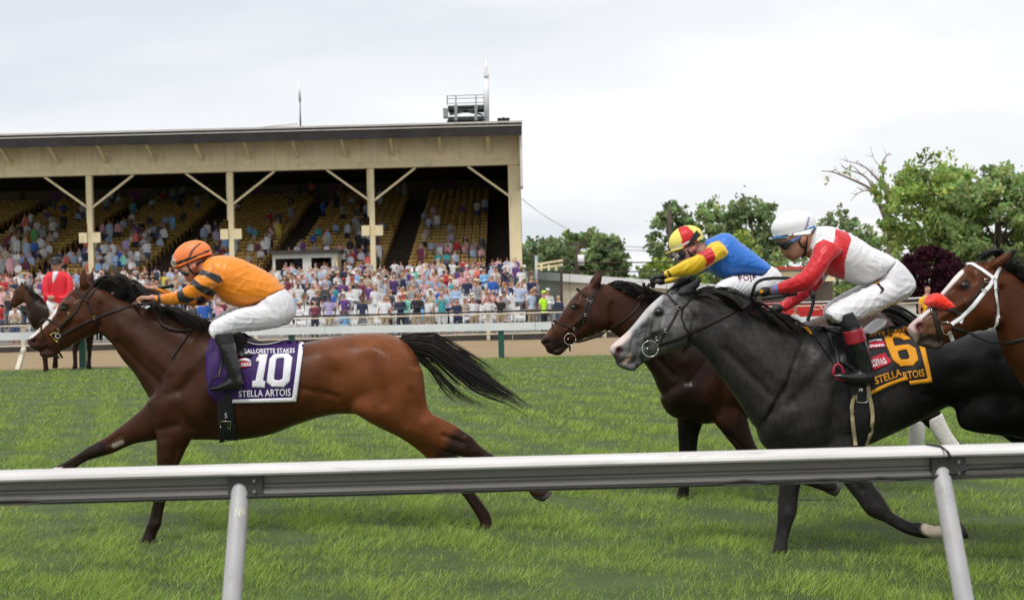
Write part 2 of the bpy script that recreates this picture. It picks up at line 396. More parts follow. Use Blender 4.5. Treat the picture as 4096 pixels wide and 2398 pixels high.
def make_horse(name, label, zh, D, torso, limbs, neck, head, jaw, ears, colour, eye, nostril, strokes=(), mat=None, voxel=.0110, group='race horses on the turf'):
    """torso, limbs and neck in photo pixels; head, jaw and ears in the window zh"""
    parts = [loft(ZP, D, torso, 5, 56, 2.2), loft(ZP, D, neck, 5, 40, 2.1), loft(zh, D, head, 5, 36, 2.35), loft(zh, D, jaw, 4, 14)]
    for l in limbs: parts.append(loft(ZP, D, l, 5, 28, 2.1))
    for e_ in ears: parts.append(loft(zh, D, e_, 4, 12))
    ns = []
    for s in (-1, 1): ns.append(P(*zh(*nostril), D+s*.055))
    def post(co):
        for c in ns:                            # sink the nostrils
            d = np.linalg.norm((co-c)*np.array((1, .8, 1.25)), axis=1); k = np.exp(-(d/.021)**2)[:, None]
            co = co-k*np.array((0, np.sign(c[1]-D)*.03, 0))
        return co
    me, co = skin('body', parts, voxel, 7, mat or M_COAT, post)
    px = proj(co); nr = normals(me); ny = np.abs(nr[:, 1])
    amt = np.zeros(len(co))
    for (x0, y0, x1, y1, r, am) in strokes:     # muscles and grooves, modelled on both sides
        amt += 1.25*am*np.exp(-(segd(px, (x0, y0), (x1, y1))/r)**2)
    co = co+nr*(amt*np.clip(ny*1.4, 0, 1))[:, None]
    ed = np.empty(len(me.edges)*2, np.int32); me.edges.foreach_get('vertices', ed); co = smooth_np(co, ed.reshape(-1, 2), 2)
    me.vertices.foreach_set('co', co.ravel()); me.update(); px = proj(co); nr = normals(me); cc_ = colour(px, co, nr); sc_ = FOC/D/594
    ke = (1-sstep(segd(px, zh(*eye), zh(eye[0]+6, eye[1])), 11*sc_, 24*sc_))[:, None]*.85; cc_ = cc_*(1-ke)+np.array((.010, .008, .007))*ke
    kn = (1-sstep(segd(px, zh(*nostril), zh(nostril[0]+8, nostril[1]-8)), 7*sc_, 15*sc_))[:, None]*.8; cc_ = cc_*(1-kn)+np.array((.035, .008, .008))*kn
    vcol(me, cc_)
    root = empty(name, (float(np.mean(co[:, 0])), D, 0), label, 'horse', group)
    body = obj('body', me); body.parent = root; body.matrix_parent_inverse = Matrix.Translation(-Vector(root.location))
    bv = bvh_of(me)
    for s in (-1, 1):                           # eyes
        h, n_ = hit(bv, *zh(*eye)); 
        if h is None: continue
        c = Vector((h.x, h.y if s < 0 else 2*D-h.y, h.z)); c.y -= s*.006
        e = MB().ball(c, (.0235, .012, .0165), 14, 8).build('eye', M_EYE, root, True); keep(e, root)
    return root, bv, body
def keep(o, root):                              # parent without moving
    if o.name in MIRR: keep(MIRR.pop(o.name), root)
    o.parent = root; o.matrix_parent_inverse = root.matrix_basis.inverted() if root.type == 'EMPTY' else Matrix.Identity(4); return o
ZA = Z(0, 1000, 2.95); H2 = Z(2120, 1060, 3.688); H3 = Z(2400, 1080, 3.2067); H4 = Z(3600, 960, 2.9496)
D10, D2, D6, D4 = 8.08, 8.93, 7.05, 6.3
def hoofs(root, D, feet):
    for (a, b, c, d, w_, yo) in feet:           # a real hoof over each foot: top pair, bottom pair of pixels
        m, co = skin('hoof', [loft(ZP, D, [(a[0], a[1], b[0], b[1], w_*.85, yo), (c[0], c[1], d[0], d[1], w_*1.1, yo)], 3, 14, 2.3)], .008, 2, M_HOOF)
        keep(obj('hoof', m), root)

# ------------------------------------------------------------------ setting: turf, dirt track, apron
YE, YF, YA0, YS = 29.1, 40.0, 50.0, 69.5      # turf edge, outer fence, first spectators, foot of the stand
M_SOIL = pm('turf_soil', (.055, .085, .02), .95, .35, 3.0, .4, 14)
def dirt_mat():
    m = pm('harrowed_dirt', (.275, .195, .105), .95, .22, 1.2, .8, 9.0, detail=8, stretch=(.35, 2.2, 1)); return m
M_DIRT = dirt_mat(); M_CONC = pm('apron_concrete', (.25, .23, .21), .9, .18, 1.5, .3, 20); M_FAR = pm('far_ground', (.09, .11, .05), .95, .3, .3)
def sheet(name, x0, x1, y0, y1, z0, z1, nx, ny, mat, amp=0.0):
    xs = np.linspace(x0, x1, nx); ys = np.linspace(y0, y1, ny); X, Y = np.meshgrid(xs, ys); Zz = z0+(z1-z0)*(Y-y0)/(y1-y0)
    if amp: Zz = Zz+amp*(np.sin(X*1.3+2*np.sin(Y*.7))*np.sin(Y*1.7+X*.4))
    V = np.stack((X, Y, Zz), -1).reshape(-1, 3); F = [(j*nx+i, j*nx+i+1, (j+1)*nx+i+1, (j+1)*nx+i) for j in range(ny-1) for i in range(nx-1)]
    return tag(obj(name, fast_mesh(name, V, F, mat, smooth=True)), kind='structure')
sheet('far_ground', -900, 900, -60, 2200, -.45, -.45, 2, 2, M_FAR)
sheet('turf', -34, 34, -6, YE, 0, 0, 120, 90, M_SOIL, .012)
sheet('dirt_track', -40, 40, YE, YF+.6, .0, -.02, 90, 60, M_DIRT, .012)
sheet('apron', -44, 44, YF+.6, YA0, -.02, -.22, 4, 4, M_CONC)
# stepped viewing terrace rising to the stand
NT = 17; RISE = 2.2
def terr_z(y): return -.22+max(0, math.floor((y-YA0)/((YS-YA0)/NT)))*(RISE/NT)
tb = MB(); dy_ = (YS-YA0)/NT
for i in range(NT):
    z = -.22+i*RISE/NT
    tb.box((-44, YA0+i*dy_, -.6), (2.6 if i > 2 else 12, YA0+(i+1)*dy_+(.3 if i == NT-1 else 0), z+.001*i))
tag(tb.build('terrace', M_CONC), kind='structure')
sheet('pavement', 2.6, 60, YA0, 110, -.22, -.2, 4, 8, M_CONC)
# ---- foreground running rail
M_ALU = pm('white_rail_enamel', (.63, .605, .595), .42, .16, 6.0, .05, 30, spec=.4, stretch=(.4, 4, 8), dirt=.45, dscale=7, dstretch=(.6, 3, 6))
M_WEB = pm('rail_web_grey', (.215, .20, .19), .5, .14, 5.0, .08, 30, spec=.4, stretch=(.25, 6, 6))
M_POST = pm('post_grey_enamel', (.40, .39, .40), .45, .12, 9, .05, 60, spec=.4, dirt=.35, dscale=16, dstretch=(1, 1, .5))
M_BRKT = pm('dark_bracket', (.045, .043, .042), .6, .2, 14)
rr = empty('running_rail', (0, 3.5, 0), 'white aluminium running rail on grey posts in the foreground', 'rail')
CAP = [(.022,0),(-.045,0),(-.060,-.003),(-.070,-.010),(-.074,-.019),(-.070,-.026),(-.055,-.0275),(-.055,-.024),(.0,-.020),(.022,-.012)]
WEB = [(-.004,-.0205),(-.030,-.024),(-.030,-.056),(-.033,-.058),(-.026,-.061),(-.034,-.064),(-.034,-.069),(-.027,-.071),(-.036,-.075),(-.044,-.080),(-.046,-.089),(-.042,-.094),(-.030,-.0955),(-.030,-.0985),(-.043,-.1015),(-.040,-.106),(-.008,-.107),(-.004,-.100)]
def rail_y(px): return 3.885+.05*px/4096
def rail_z(px): return P(px, 1895-110*px/4096-2, rail_y(px)-.06)[2]
def extrude(name, prof, x0, x1, mat):
    V, F = [], []; n = len(prof)
    for t in np.linspace(0, 1, 14):
        px = x0+(x1-x0)*t; X = P(px, 1850, rail_y(px))[0]; y, z = rail_y(px), rail_z(px)
        V += [(X, y+a, z+b) for a, b in prof]
    for i in range(13):
        for k in range(n): F.append((i*n+k, i*n+(k+1) % n, (i+1)*n+(k+1) % n, (i+1)*n+k))
    F += [tuple(range(n-1, -1, -1)), tuple(13*n+k for k in range(n))]
    me = mesh(name, V, F, mat); o = obj(name, me)
    return keep(o, rr)
for a, b in ((-2400, 3742), (3748, 6400)):
    extrude('rail_cap', CAP, a, b, M_ALU); extrude('rail_web', WEB, a, b, M_WEB)
pbv = None
for k, (px, py) in enumerate(((965, 1915), (3755, 1850), (-1850, 1990), (6540, 1775))):
    top = P(px, py, 3.868+.05*px/4096); c = Vector(top); foot = Vector((top[0], top[1]-.52*(top[2]-.0), -.05)); d_ = (c-foot).normalized()
    po = MB().tube([foot, foot.lerp(c, .5), c-d_*.03, c-d_*.012, c], [.030, .030, .030, .025, .010], 22).build('post', M_POST, None, True); keep(po, rr)
    if k == 0: pbv = bvh_of(po.data)
    yb = rail_y(px); zr = rail_z(px); br = MB().box((c.x-.035, yb-.052, zr-.098), (c.x+.075, yb-.0315, zr-.0285)).build('bracket', M_BRKT); keep(br, rr)
    for bx_, bz_ in ((.05, -.045), (.05, -.08)): keep(MB().tube([(c.x+bx_, yb-.0515, zr+bz_), (c.x+bx_, yb-.060, zr+bz_)], .0055, 6).build('bolt', M_WEB), rr)
M_STENCIL = pm('faded_cream_paint', (.62, .60, .50), .7, .3, 30)
def stencil():  # drawn once the lettering helper exists
    keep(text_on('stencil', 'N6', [(940, 2027), (983, 2027), (981, 2064), (938, 2065)], pbv, .0015, M_STENCIL, bold=.02), rr)
M_CABLE = pm('black_cable', (.012, .012, .014), .55, .2, 20)
cp = [(-300,2013),(0,2004),(110,2001),(190,2008),(500,1999),(925,1987),(1020,1983),(1400,1975),(1700,1966),(1790,1958),(1900,1961),(2250,1951),(2600,1943),(2840,1937),(2909,1929),(2980,1921),(3075,1930),(3220,1921),(3310,1915),(3430,1921),(3520,1909),(3610,1914),(3728,1905),(3823,1890),(3876,1872),(3965,1872),(4096,1861),(4500,1852)]
tag(MB().tube([P(a, b, 3.828+.05*a/4096) for a, b in cp], .0048, 8).build('power_cable', M_CABLE, None, True), 'black cable lying along the lower lip of the foreground rail', 'cable')
jx = 3745; jy = rail_y(jx); jz = rail_z(jx); JX = P(jx, 1800, jy)[0]
tag(MB().tube([(JX-.03, jy+.024, jz-.01), (JX-.022, jy+.02, jz+.004), (JX+.0, jy-.045, jz+.004), (JX+.012, jy-.076, jz-.012), (JX+.018, jy-.076, jz-.026), (JX+.02, jy-.05, jz-.032)], .0042, 8).build('joint_strap', M_CABLE, None, True), 'black tie wrapped around the rail joint above the right post', 'strap')
# ---- white board rail between turf and dirt
M_WBOARD = pm('white_painted_board', (.74, .75, .76), .6, .07, 3.0, .08, 20); M_GREEN = pm('dark_green_post', (.012, .085, .062), .5, .15, 12); M_BEIGEP = pm('cream_pipe_paint', (.60, .54, .42), .5, .1, 8)
tr = empty('turf_rail', (0, YE, 0), 'white board rail on dark green posts at the far turf edge', 'rail')
def tz(x): return .872-.0055*(x+5)
xs = [-30, -20.1, -14.9, -9.7, -4.55, .55, 5.65, 10.8, 15.9, 24]
for a, b in zip(xs[:-1], xs[1:]):
    V = []
    for x in (a+.006, b-.006):
        t = tz(x); V += [(x, YE-.02, t-.185), (x, YE+.025, t-.185), (x, YE+.025, t), (x, YE-.02, t)]
    keep(obj('board', mesh('board', V, [(0,1,2,3),(7,6,5,4),(0,4,5,1),(1,5,6,2),(2,6,7,3),(3,7,4,0)], M_WBOARD)), tr)
for px in (-515, 325, 1165, 2005, 2845, 3685, 4525):
    x = P(px, 1380, YE)[0]; keep(MB().box((x-.07, YE+.026, -.1), (x+.07, YE+.16, tz(x)-.06)).build('post', M_GREEN), tr)
p0, p1 = P(96, 1392, YE+.35), P(70, 1482, YE-.1); keep(MB().bar(p0, p1, .1, .1).build('brace', M_BEIGEP), tr)
# ---- outer fence of the dirt track
M_BLACKPIPE = pm('black_padded_pipe', (.014, .014, .015), .6, .2, 8); M_KICK = pm('weathered_kickboard', (.05, .045, .042), .9, .3, 4)
of = empty('outer_fence', (0, YF, 0), 'cream pipe fence with black padded top rail before the crowd', 'fence')
for nm, z, r_, mt, dy in (('top_pad', .945, .032, M_BLACKPIPE, -.05), ('pipe_rail', .865, .024, M_BEIGEP, -.1), ('pipe_rail', .20, .022, M_BEIGEP, -.1)):
    keep(MB().tube([(-40, YF+dy, z), (0, YF+dy, z), (30, YF+dy, z+.02)], r_, 10).build(nm, mt, None, True), of)
for i in range(-10, 8):
    x = P(1952, 1280, YF)[0]+3.88*i; keep(MB().box((x-.06, YF+.0, -.2), (x+.06, YF+.12, .9)).build('post', M_BEIGEP), of)
for i in range(-13, 10): keep(MB().box((i*3.0, YF+.14, -.2), (i*3.0+2.98, YF+.2, .165)).build('kickboard', M_KICK), of)
# ------------------------------------------------------------------ grandstand
YC = 70.0; XR = .2
M_CREAM = pm('cream_paint', (.78, .66, .41), .7, .10, .9, .12, 6, dirt=.4, dscale=1.6, dstretch=(1.5, 1.5, .6))
def board_mat():
    m = pm('cream_vertical_boards', (.88, .74, .47), .75, .16, .5, 0, detail=9, stretch=(6, 1, .6), dirt=.3, dscale=1.1, dstretch=(2.5, 1, .35)); t = m.node_tree; n = t.nodes; l = t.links.new; b = n['Principled BSDF']
    tc = n.new('ShaderNodeTexCoord'); wv = n.new('ShaderNodeTexWave'); wv.bands_direction = 'X'; wv.inputs['Scale'].default_value = 1.6; wv.inputs['Distortion'].default_value = .0; l(tc.outputs['Object'], wv.inputs['Vector'])
    bp = n.new('ShaderNodeBump'); bp.inputs['Strength'].default_value = .5; bp.inputs['Distance'].default_value = .04; l(wv.outputs[0], bp.inputs['Height']); l(bp.outputs[0], b.inputs['Normal']); return m
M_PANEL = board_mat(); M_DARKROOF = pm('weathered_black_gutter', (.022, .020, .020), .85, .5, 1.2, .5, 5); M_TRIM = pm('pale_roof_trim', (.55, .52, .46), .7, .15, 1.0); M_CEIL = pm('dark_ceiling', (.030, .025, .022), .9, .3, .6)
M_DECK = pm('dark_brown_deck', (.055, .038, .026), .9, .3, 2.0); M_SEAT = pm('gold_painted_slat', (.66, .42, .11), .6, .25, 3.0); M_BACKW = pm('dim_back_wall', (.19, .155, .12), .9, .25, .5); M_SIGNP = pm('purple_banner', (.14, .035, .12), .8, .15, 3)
M_OFFW = pm('off_white_paint', (.66, .65, .60), .7, .08, 2)
gs = empty('grandstand', (-15, YC, 0), 'long cream roofed grandstand with gold slatted seats', 'grandstand')
XL = -48.0; colx = [XR-8.23*i for i in range(6)]; ZB = 8.98
for i, x in enumerate(colx):
    w_ = .30 if i else .42
    keep(MB().box((x-w_/2 if i else x-.25, YC, -.3), (x+w_/2 if i else x+.45, YC+.3, ZB)).build('column', M_CREAM), gs)
    if i: keep(MB().box((x-.30, YC+.32, 6.2), (x-.17, YC+.5, ZB)).build('downpipe', M_CREAM), gs)
    zt = 7.1
    for s in ((-1, 1) if i else (-1,)):
        keep(MB().bar((x+s*.12, YC+.12, zt), (x+s*2.6, YC+.12, ZB-.02), .12, .14, (0, 1, 0)).build('knee_brace', M_CREAM), gs)
    if i:
        for s in (-1, 1): keep(MB().box((x+s*.16 if s > 0 else x-.62, YC-.12, 5.05), (x+.62 if s > 0 else x-.16, YC+.0, 5.65)).build('speaker_box', M_CREAM), gs)
keep(MB().box((XL, YC-.12, ZB), (XR+.5, YC+.35, ZB+.36)).build('beam', M_CREAM), gs)
keep(MB().box((XL, YC-.02, ZB+.36), (XR+.48, YC+.12, 10.95)).build('fascia_panel', M_PANEL), gs)
for i in range(18):
    x = -1.15-2.78*i
    keep(MB().bar((x, YC-.03, 9.72), (x, 68.15, 10.75), .16, .22, (0, 1, 0)).build('bracket', M_CREAM), gs)
rf = obj('roof', mesh('roof', [(XL,67.9,10.98),(XR+.62,67.9,10.98),(XR+.62,96,12.6),(XL,96,12.6),(XL,67.9,11.12),(XR+.62,67.9,11.12),(XR+.62,96,12.8),(XL,96,12.8)], [(0,3,2,1),(4,5,6,7),(0,1,5,4),(1,2,6,5),(2,3,7,6),(3,0,4,7)], M_DARKROOF)); keep(rf, gs)
def ragged(x0, x1, n, y, z0, z1, seed):
    r = np.random.default_rng(seed); V, F = [], []
    for i in range(n+1):
        x = x0+(x1-x0)*i/n; V += [(x, y, z0+r.uniform(-.05, .05)), (x, y, z1), (x, y+.12, z1), (x, y+.12, z0+.02)]
    for i in range(n):
        q = i*4; F += [(q,q+4,q+5,q+1),(q+1,q+5,q+6,q+2),(q+2,q+6,q+7,q+3),(q+3,q+7,q+4,q)]
    return V, F
v_, f_ = ragged(XL, XR+.6, 130, 67.85, 10.42, 10.94, 3); o_ = obj('roof_gutter', mesh('roof_gutter', v_, f_, M_DARKROOF)); o_.parent = rf
for z0, z1, yy in ((11.125, 11.22, 67.80), (10.945, 11.00, 67.82)):
    o_ = MB().box((XL, yy, z0), (XR+.64, yy+.1, z1)).build('roof_trim', M_TRIM); o_.parent = rf
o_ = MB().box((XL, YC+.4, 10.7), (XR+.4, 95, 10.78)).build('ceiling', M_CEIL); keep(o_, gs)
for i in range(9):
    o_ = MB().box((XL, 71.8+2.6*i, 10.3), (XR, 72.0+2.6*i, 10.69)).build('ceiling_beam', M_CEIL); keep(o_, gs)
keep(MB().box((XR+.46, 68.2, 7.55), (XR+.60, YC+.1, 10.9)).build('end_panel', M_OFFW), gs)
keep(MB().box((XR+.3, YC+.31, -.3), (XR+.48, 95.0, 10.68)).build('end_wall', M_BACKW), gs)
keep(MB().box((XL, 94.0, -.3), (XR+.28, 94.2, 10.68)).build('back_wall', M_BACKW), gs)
for i in range(13): keep(MB().box((-2.2-3.6*i-.14, 93.6, 8.9), (-2.2-3.6*i+.14, 93.9, 10.6)).build('back_post', M_BACKW), gs)
NR = 23; ROWD, ROWH, SY0, SZ0 = .96, .272, 71.2, 2.85
aisles = [-.7, -7.0, -14.2, -21.2, -28.4, -35.5, -42.0]
for i in range(NR):
    y = SY0+i*ROWD; z = SZ0+i*ROWH
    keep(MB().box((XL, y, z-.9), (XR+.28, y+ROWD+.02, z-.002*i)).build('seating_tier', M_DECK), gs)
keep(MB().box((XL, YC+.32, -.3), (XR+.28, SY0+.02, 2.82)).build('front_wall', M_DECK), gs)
sm = MB().box((-.22, .05, .36), (.22, .42, .39)).box((-.22, .44, .50), (.22, .47, .60)).box((-.22, .46, .68), (.22, .49, .79)).box((-.2, .1, 0), (-.17, .46, .36)).box((.17, .1, 0), (.2, .46, .36)).box((-.2, .455, .36), (-.17, .48, .75)).box((.17, .455, .36), (.2, .48, .75))
sme = sm.mesh('seat', M_SEAT); sv = np.array(sm.v); sf = np.array(sm.f); seatpos = []
for i in range(NR):
    y = SY0+i*ROWD; z = SZ0+i*ROWH; x = XL+1
    while x < XR-.3:
        if min(abs(x-a) for a in aisles) > .85: seatpos.append((x, y+.35, z))
        x += .52
cam_seen = [p for p in seatpos if abs(p[0]/p[1]) < .47]
near = sorted([p for p in cam_seen if p[0] > -30], key=lambda p: (p[1]-p[0]*.25))[:300]; ns_ = set(near)
for p in near:
    o_ = obj('seat', sme); o_.location = p; o_.parent = gs; o_.matrix_parent_inverse = Matrix.Translation(-Vector(gs.location))
rest = np.array([p for p in cam_seen if p not in ns_]); V = (sv[None]+rest[:, None]).reshape(-1, 3); F = (sf[None]+(np.arange(len(rest))*len(sv))[:, None, None]).reshape(-1, 4)
o_ = obj('seats', fast_mesh('seats', V, F, M_SEAT)); keep(o_, gs); tag(o_, kind='stuff')
for a in aisles:
    for i in range(0, NR):
        pass
def hang(px0, py0, px1, py1, Y, mat, name, parent, t=.06):
    a = P(px0, py1, Y); b = P(px1, py0, Y); return keep(MB().box((min(a[0], b[0]), Y, min(a[2], b[2])), (max(a[0], b[0]), Y+t, max(a[2], b[2]))).build(name, mat), parent)
for q in ((197,766,240,797), (514,760,561,790), (1000,746,1040,776), (1318,733,1354,763), (1787,718,1832,750)): hang(*q, 89.0, M_SIGNP, 'banner', gs)
# judges' booth in the lower seats
bo = empty('booth', tuple(P(1220, 1080, YC)), 'small white viewing booth with dark openings in the lower seats', 'booth')
a = P(1092, 1100, 69.9); b = P(1350, 1008, 69.9); x0, x1, zt, zb = a[0], b[0], b[2], 2.6
keep(MB().box((x0-.15, 69.6, zt-.02), (x1+.2, 72.4, zt+.16)).build('roof_slab', M_KICK), bo)
keep(MB().box((x0, 69.85, zt-.30), (x1-.02, 69.95, zt-.021)).build('header', M_OFFW), bo)
for xx, ww in ((x0, .16), (x0+1.75, .5), (x1-.35, .16)): keep(MB().box((xx, 69.86, zb), (xx+ww, 69.96, zt-.30)).build('jamb', M_OFFW), bo)
keep(MB().box((x1-.19, 69.86, zb), (x1+.0, 72.2, zt-.022)).build('side_wall', M_CREAM), bo); keep(MB().box((x0, 72.2, zb), (x1-.2, 72.3, zt-.022)).build('back_wall', M_DECK), bo)
keep(MB().box((x0+.16, 69.9, zb), (x1-.36, 70.0, zb+.55)).build('sill_wall', M_OFFW), bo)
# scissor lift, masts and vent on the roof
M_LIFTG = pm('green_lift_deck', (.05, .085, .06), .6, .2, 4); M_LIFTD = pm('dark_lift_steel', (.028, .03, .032), .6, .25, 4); M_GALV = pm('galvanised_steel', (.30, .32, .33), .45, .12, 8, metal=.4); M_MAST = pm('pale_grey_mast', (.85, .85, .86), .5, .06)
ZL = Z(1700, 200, 4.61); YLF = 70.5
def lp(x, y, Y=YLF): return Vector(P(*ZL(x, y), Y))
lf = empty('scissor_lift', tuple(lp(780, 1340)), 'green scissor lift camera platform parked on the stand roof', 'lift')
def lbox(x0, y0, x1, y1, nm, mt, Y0=YLF, Y1=YLF+1.3):
    a, b = lp(x0, y1, Y0), lp(x1, y0, Y0); return keep(MB().box((a.x, Y0, a.z), (b.x, Y1, b.z)).build(nm, mt), lf)
lbox(420, 1010, 1100, 1060, 'deck', M_LIFTG); lbox(425, 1062, 1095, 1115, 'deck_frame', M_LIFTD, YLF+.05, YLF+1.2); lbox(430, 1215, 1100, 1300, 'chassis', M_LIFTD); lbox(335, 1070, 415, 1240, 'control_box', M_GALV, YLF+.1, YLF+.7)
for yy in (YLF+.04, YLF+1.2):
    keep(MB().bar(lp(450, 1195, yy), lp(1060, 1060, yy), .08, .12).build('scissor_arm', M_LIFTG), lf); keep(MB().bar(lp(1070, 1195, yy), lp(470, 1070, yy), .08, .12).build('scissor_arm', M_LIFTD), lf)
for x in (450, 600, 930, 1070):
    c_ = lp(x, 1320, YLF+.3); keep(MB().tube([c_+Vector((0, -.12, 0)), c_+Vector((0, .12, 0))], .14, 14).build('wheel', M_LIFTD), lf)
for x in (410, 570, 940, 1090):
    keep(MB().tube([lp(x, 1010), lp(x, 840)], .035, 6).build('rail_post', M_GALV), lf); keep(MB().tube([lp(x, 1010, YLF+1.25), lp(x, 840, YLF+1.25)], .035, 6).build('rail_post', M_GALV), lf)
for y in (845, 900, 985):
    for yy in (YLF, YLF+1.25): keep(MB().tube([lp(405, y, yy), lp(1100, y-22, yy)], .03, 6).build('rail_bar', M_GALV), lf)
for x in (570, 940): keep(MB().bar(lp(x, 1300, YLF-.03), lp(x, 1010, YLF-.03), .18, .06).build('upright', M_GALV), lf)
ms = empty('camera_mast', tuple(lp(1130, 1200)), 'tall pale grey mast with small box beside the roof lift', 'mast')
keep(MB().tube([lp(1135, 1330), lp(1135, 830), lp(1130, 480)], [.16, .15, .13], 10).build('mast_tube', M_MAST, None, True), ms); keep(MB().tube([lp(1130, 480), lp(1128, 200)], [.08, .06], 8).build('mast_top', M_MAST, None, True), ms)
a, b = lp(1085, 490), lp(1180, 410); keep(MB().box((a.x, YLF-.2, a.z), (b.x, YLF+.2, b.z)).build('mast_head', M_MAST), ms); a, b = lp(1130, 1330), lp(1185, 1225); keep(MB().box((a.x, YLF-.3, a.z), (b.x, YLF+.2, b.z)).build('mast_base', M_GALV), ms); keep(MB().tube([lp(1060, 200), lp(1165, 197)], .03, 6).build('crossbar', M_MAST), ms)
a, b = lp(1350, 1340, 69), lp(1545, 1270, 69); rv = empty('roof_vent', (a.x, 69, a.z), 'small dark vent box at the right end of the stand roof', 'vent')
keep(MB().box((a.x, 69, a.z-.1), (b.x, 70, b.z)).build('vent_body', M_LIFTD), rv); keep(MB().box((a.x-.05, 68.95, b.z), (b.x+.05, 70.05, b.z+.06)).build('vent_cap', M_LIFTD), rv); keep(MB().tube([lp(1450, 1270, 69.5), lp(1450, 1240, 69.5)], .05, 6).build('vent_pipe', M_LIFTD), rv)
an = empty('antenna', tuple(P(1198, 505, 71)), 'thin white antenna standing on the stand roof left of the lift', 'antenna')
keep(MB().tube([P(1202, 512, 71), P(1200, 405, 71)], .05, 8).build('lower_rod', M_GALV, None, True), an); keep(MB().tube([P(1200, 405, 71), P(1196, 322, 71)], [.075, .06], 8).build('upper_rod', M_MAST, None, True), an)
M_WIRE = pm('dark_wire', (.04, .04, .042), .7, .1)
tag(MB().tube([P(975, 516, 70.5), P(1080, 506, 70.5), P(1192, 496, 71)], .018, 5).build('antenna_wire', M_WIRE), 'thin wire running along the roof to the white antenna', 'wire')
# ---- the leading bay, number ten
T10 = [(645,1490,605,1640,.09),(700,1400,640,1715,.18),(790,1335,740,1750,.235),(850,1316,850,1757,.255),(960,1345,960,1757,.27),(1080,1368,1080,1737,.285),
       (1200,1371,1190,1697,.285),(1300,1354,1310,1660,.275),(1400,1337,1420,1652,.27),(1500,1331,1520,1655,.265),(1590,1347,1600,1650,.245),(1655,1405,1680,1610,.18),(1690,1490,1700,1580,.08)]
NH10 = [(1330,1480,1688,1470,.12,-.13),(1372,1600,1704,1590,.118,-.135),(1445,1662,1722,1645,.10,-.135),(1540,1712,1765,1670,.08,-.13),(1645,1756,1815,1695,.062,-.12),(1755,1796,1862,1727,.05,-.12),
        (1830,1822,1888,1745,.047,-.12),(1893,1836,1930,1788,.034,-.12),(1988,1887,2016,1845,.030,-.12),(2060,1936,2097,1890,.037,-.12),(2108,1962,2142,1925,.03,-.12),(2132,1987,2177,1945,.044,-.12),(2165,2002,2207,1966,.046,-.12)]
FH10 = [(1360,1560,1690,1540,.11,.13),(1470,1680,1700,1650,.10,.13),(1605,1752,1740,1700,.072,.13),(1690,1815,1797,1768,.055,.13),(1757,1882,1832,1820,.046,.13),(1805,1932,1852,1898,.034,.13),
        (1858,1990,1898,1965,.03,.13),(1908,2066,1955,2043,.036,.13),(1918,2088,1966,2072,.032,.13),(1920,2108,1968,2098,.045,.13),(1915,2128,1975,2122,.05,.13)]
NF10 = [(585,1600,790,1560,.10,-.12),(610,1680,785,1700,.095,-.135),(626,1745,765,1755,.08,-.135),(628,1805,742,1800,.062,-.13),(628,1870,711,1870,.05,-.13),(616,1935,692,1940,.046,-.13),(611,2005,664,2005,.033,-.13),
        (600,2060,650,2062,.031,-.13),(588,2095,645,2098,.037,-.13),(577,2126,628,2132,.032,-.13),(568,2146,622,2152,.045,-.13),(560,2168,622,2174,.05,-.13)]
FF10 = [(610,1590,690,1720,.09,.1),(560,1640,635,1756,.08,.11),(491,1697,541,1773,.062,.12),(414,1752,453,1811,.05,.12),(351,1786,410,1824,.046,.12),(304,1819,347,1843,.034,.12),(253,1849,296,1876,.030,.12),
        (222,1864,266,1894,.037,.12),(203,1879,234,1909,.032,.12),(180,1890,210,1934,.044,.12),(163,1912,190,1950,.047,.12)]
K10 = [(359,1136,407,1336,.075),(407,1148,451,1376,.085),(475,1190,492,1437,.095),(570,1228,545,1500,.115),(680,1262,585,1565,.145),(790,1300,640,1640,.18),(860,1325,740,1700,.2)]
HD10 = [(1090,400,1210,960,.075),(1000,400,1110,1005,.09),(900,440,1030,1030,.105),(790,545,930,1075,.108),(690,660,820,1135,.095),(600,770,715,1180,.075),(500,885,620,1190,.062),(420,965,540,1180,.058),(350,1025,470,1190,.058),(328,1075,400,1165,.04)]
JW10 = [(800,1060,820,1150,.05),(690,1090,710,1195,.045),(600,1150,640,1258,.042),(520,1185,540,1270,.04),(468,1215,490,1255,.028)]
EA10 = [[(950,460,1060,420,.03,-.055),(935,360,1035,350,.03,-.06),(945,275,1022,275,.02,-.062),(980,200,994,200,.004,-.064)],
        [(1000,440,1100,420,.03,.055),(1020,350,1110,350,.03,.06),(1050,285,1110,290,.018,.062),(1095,225,1105,228,.004,.064)]]
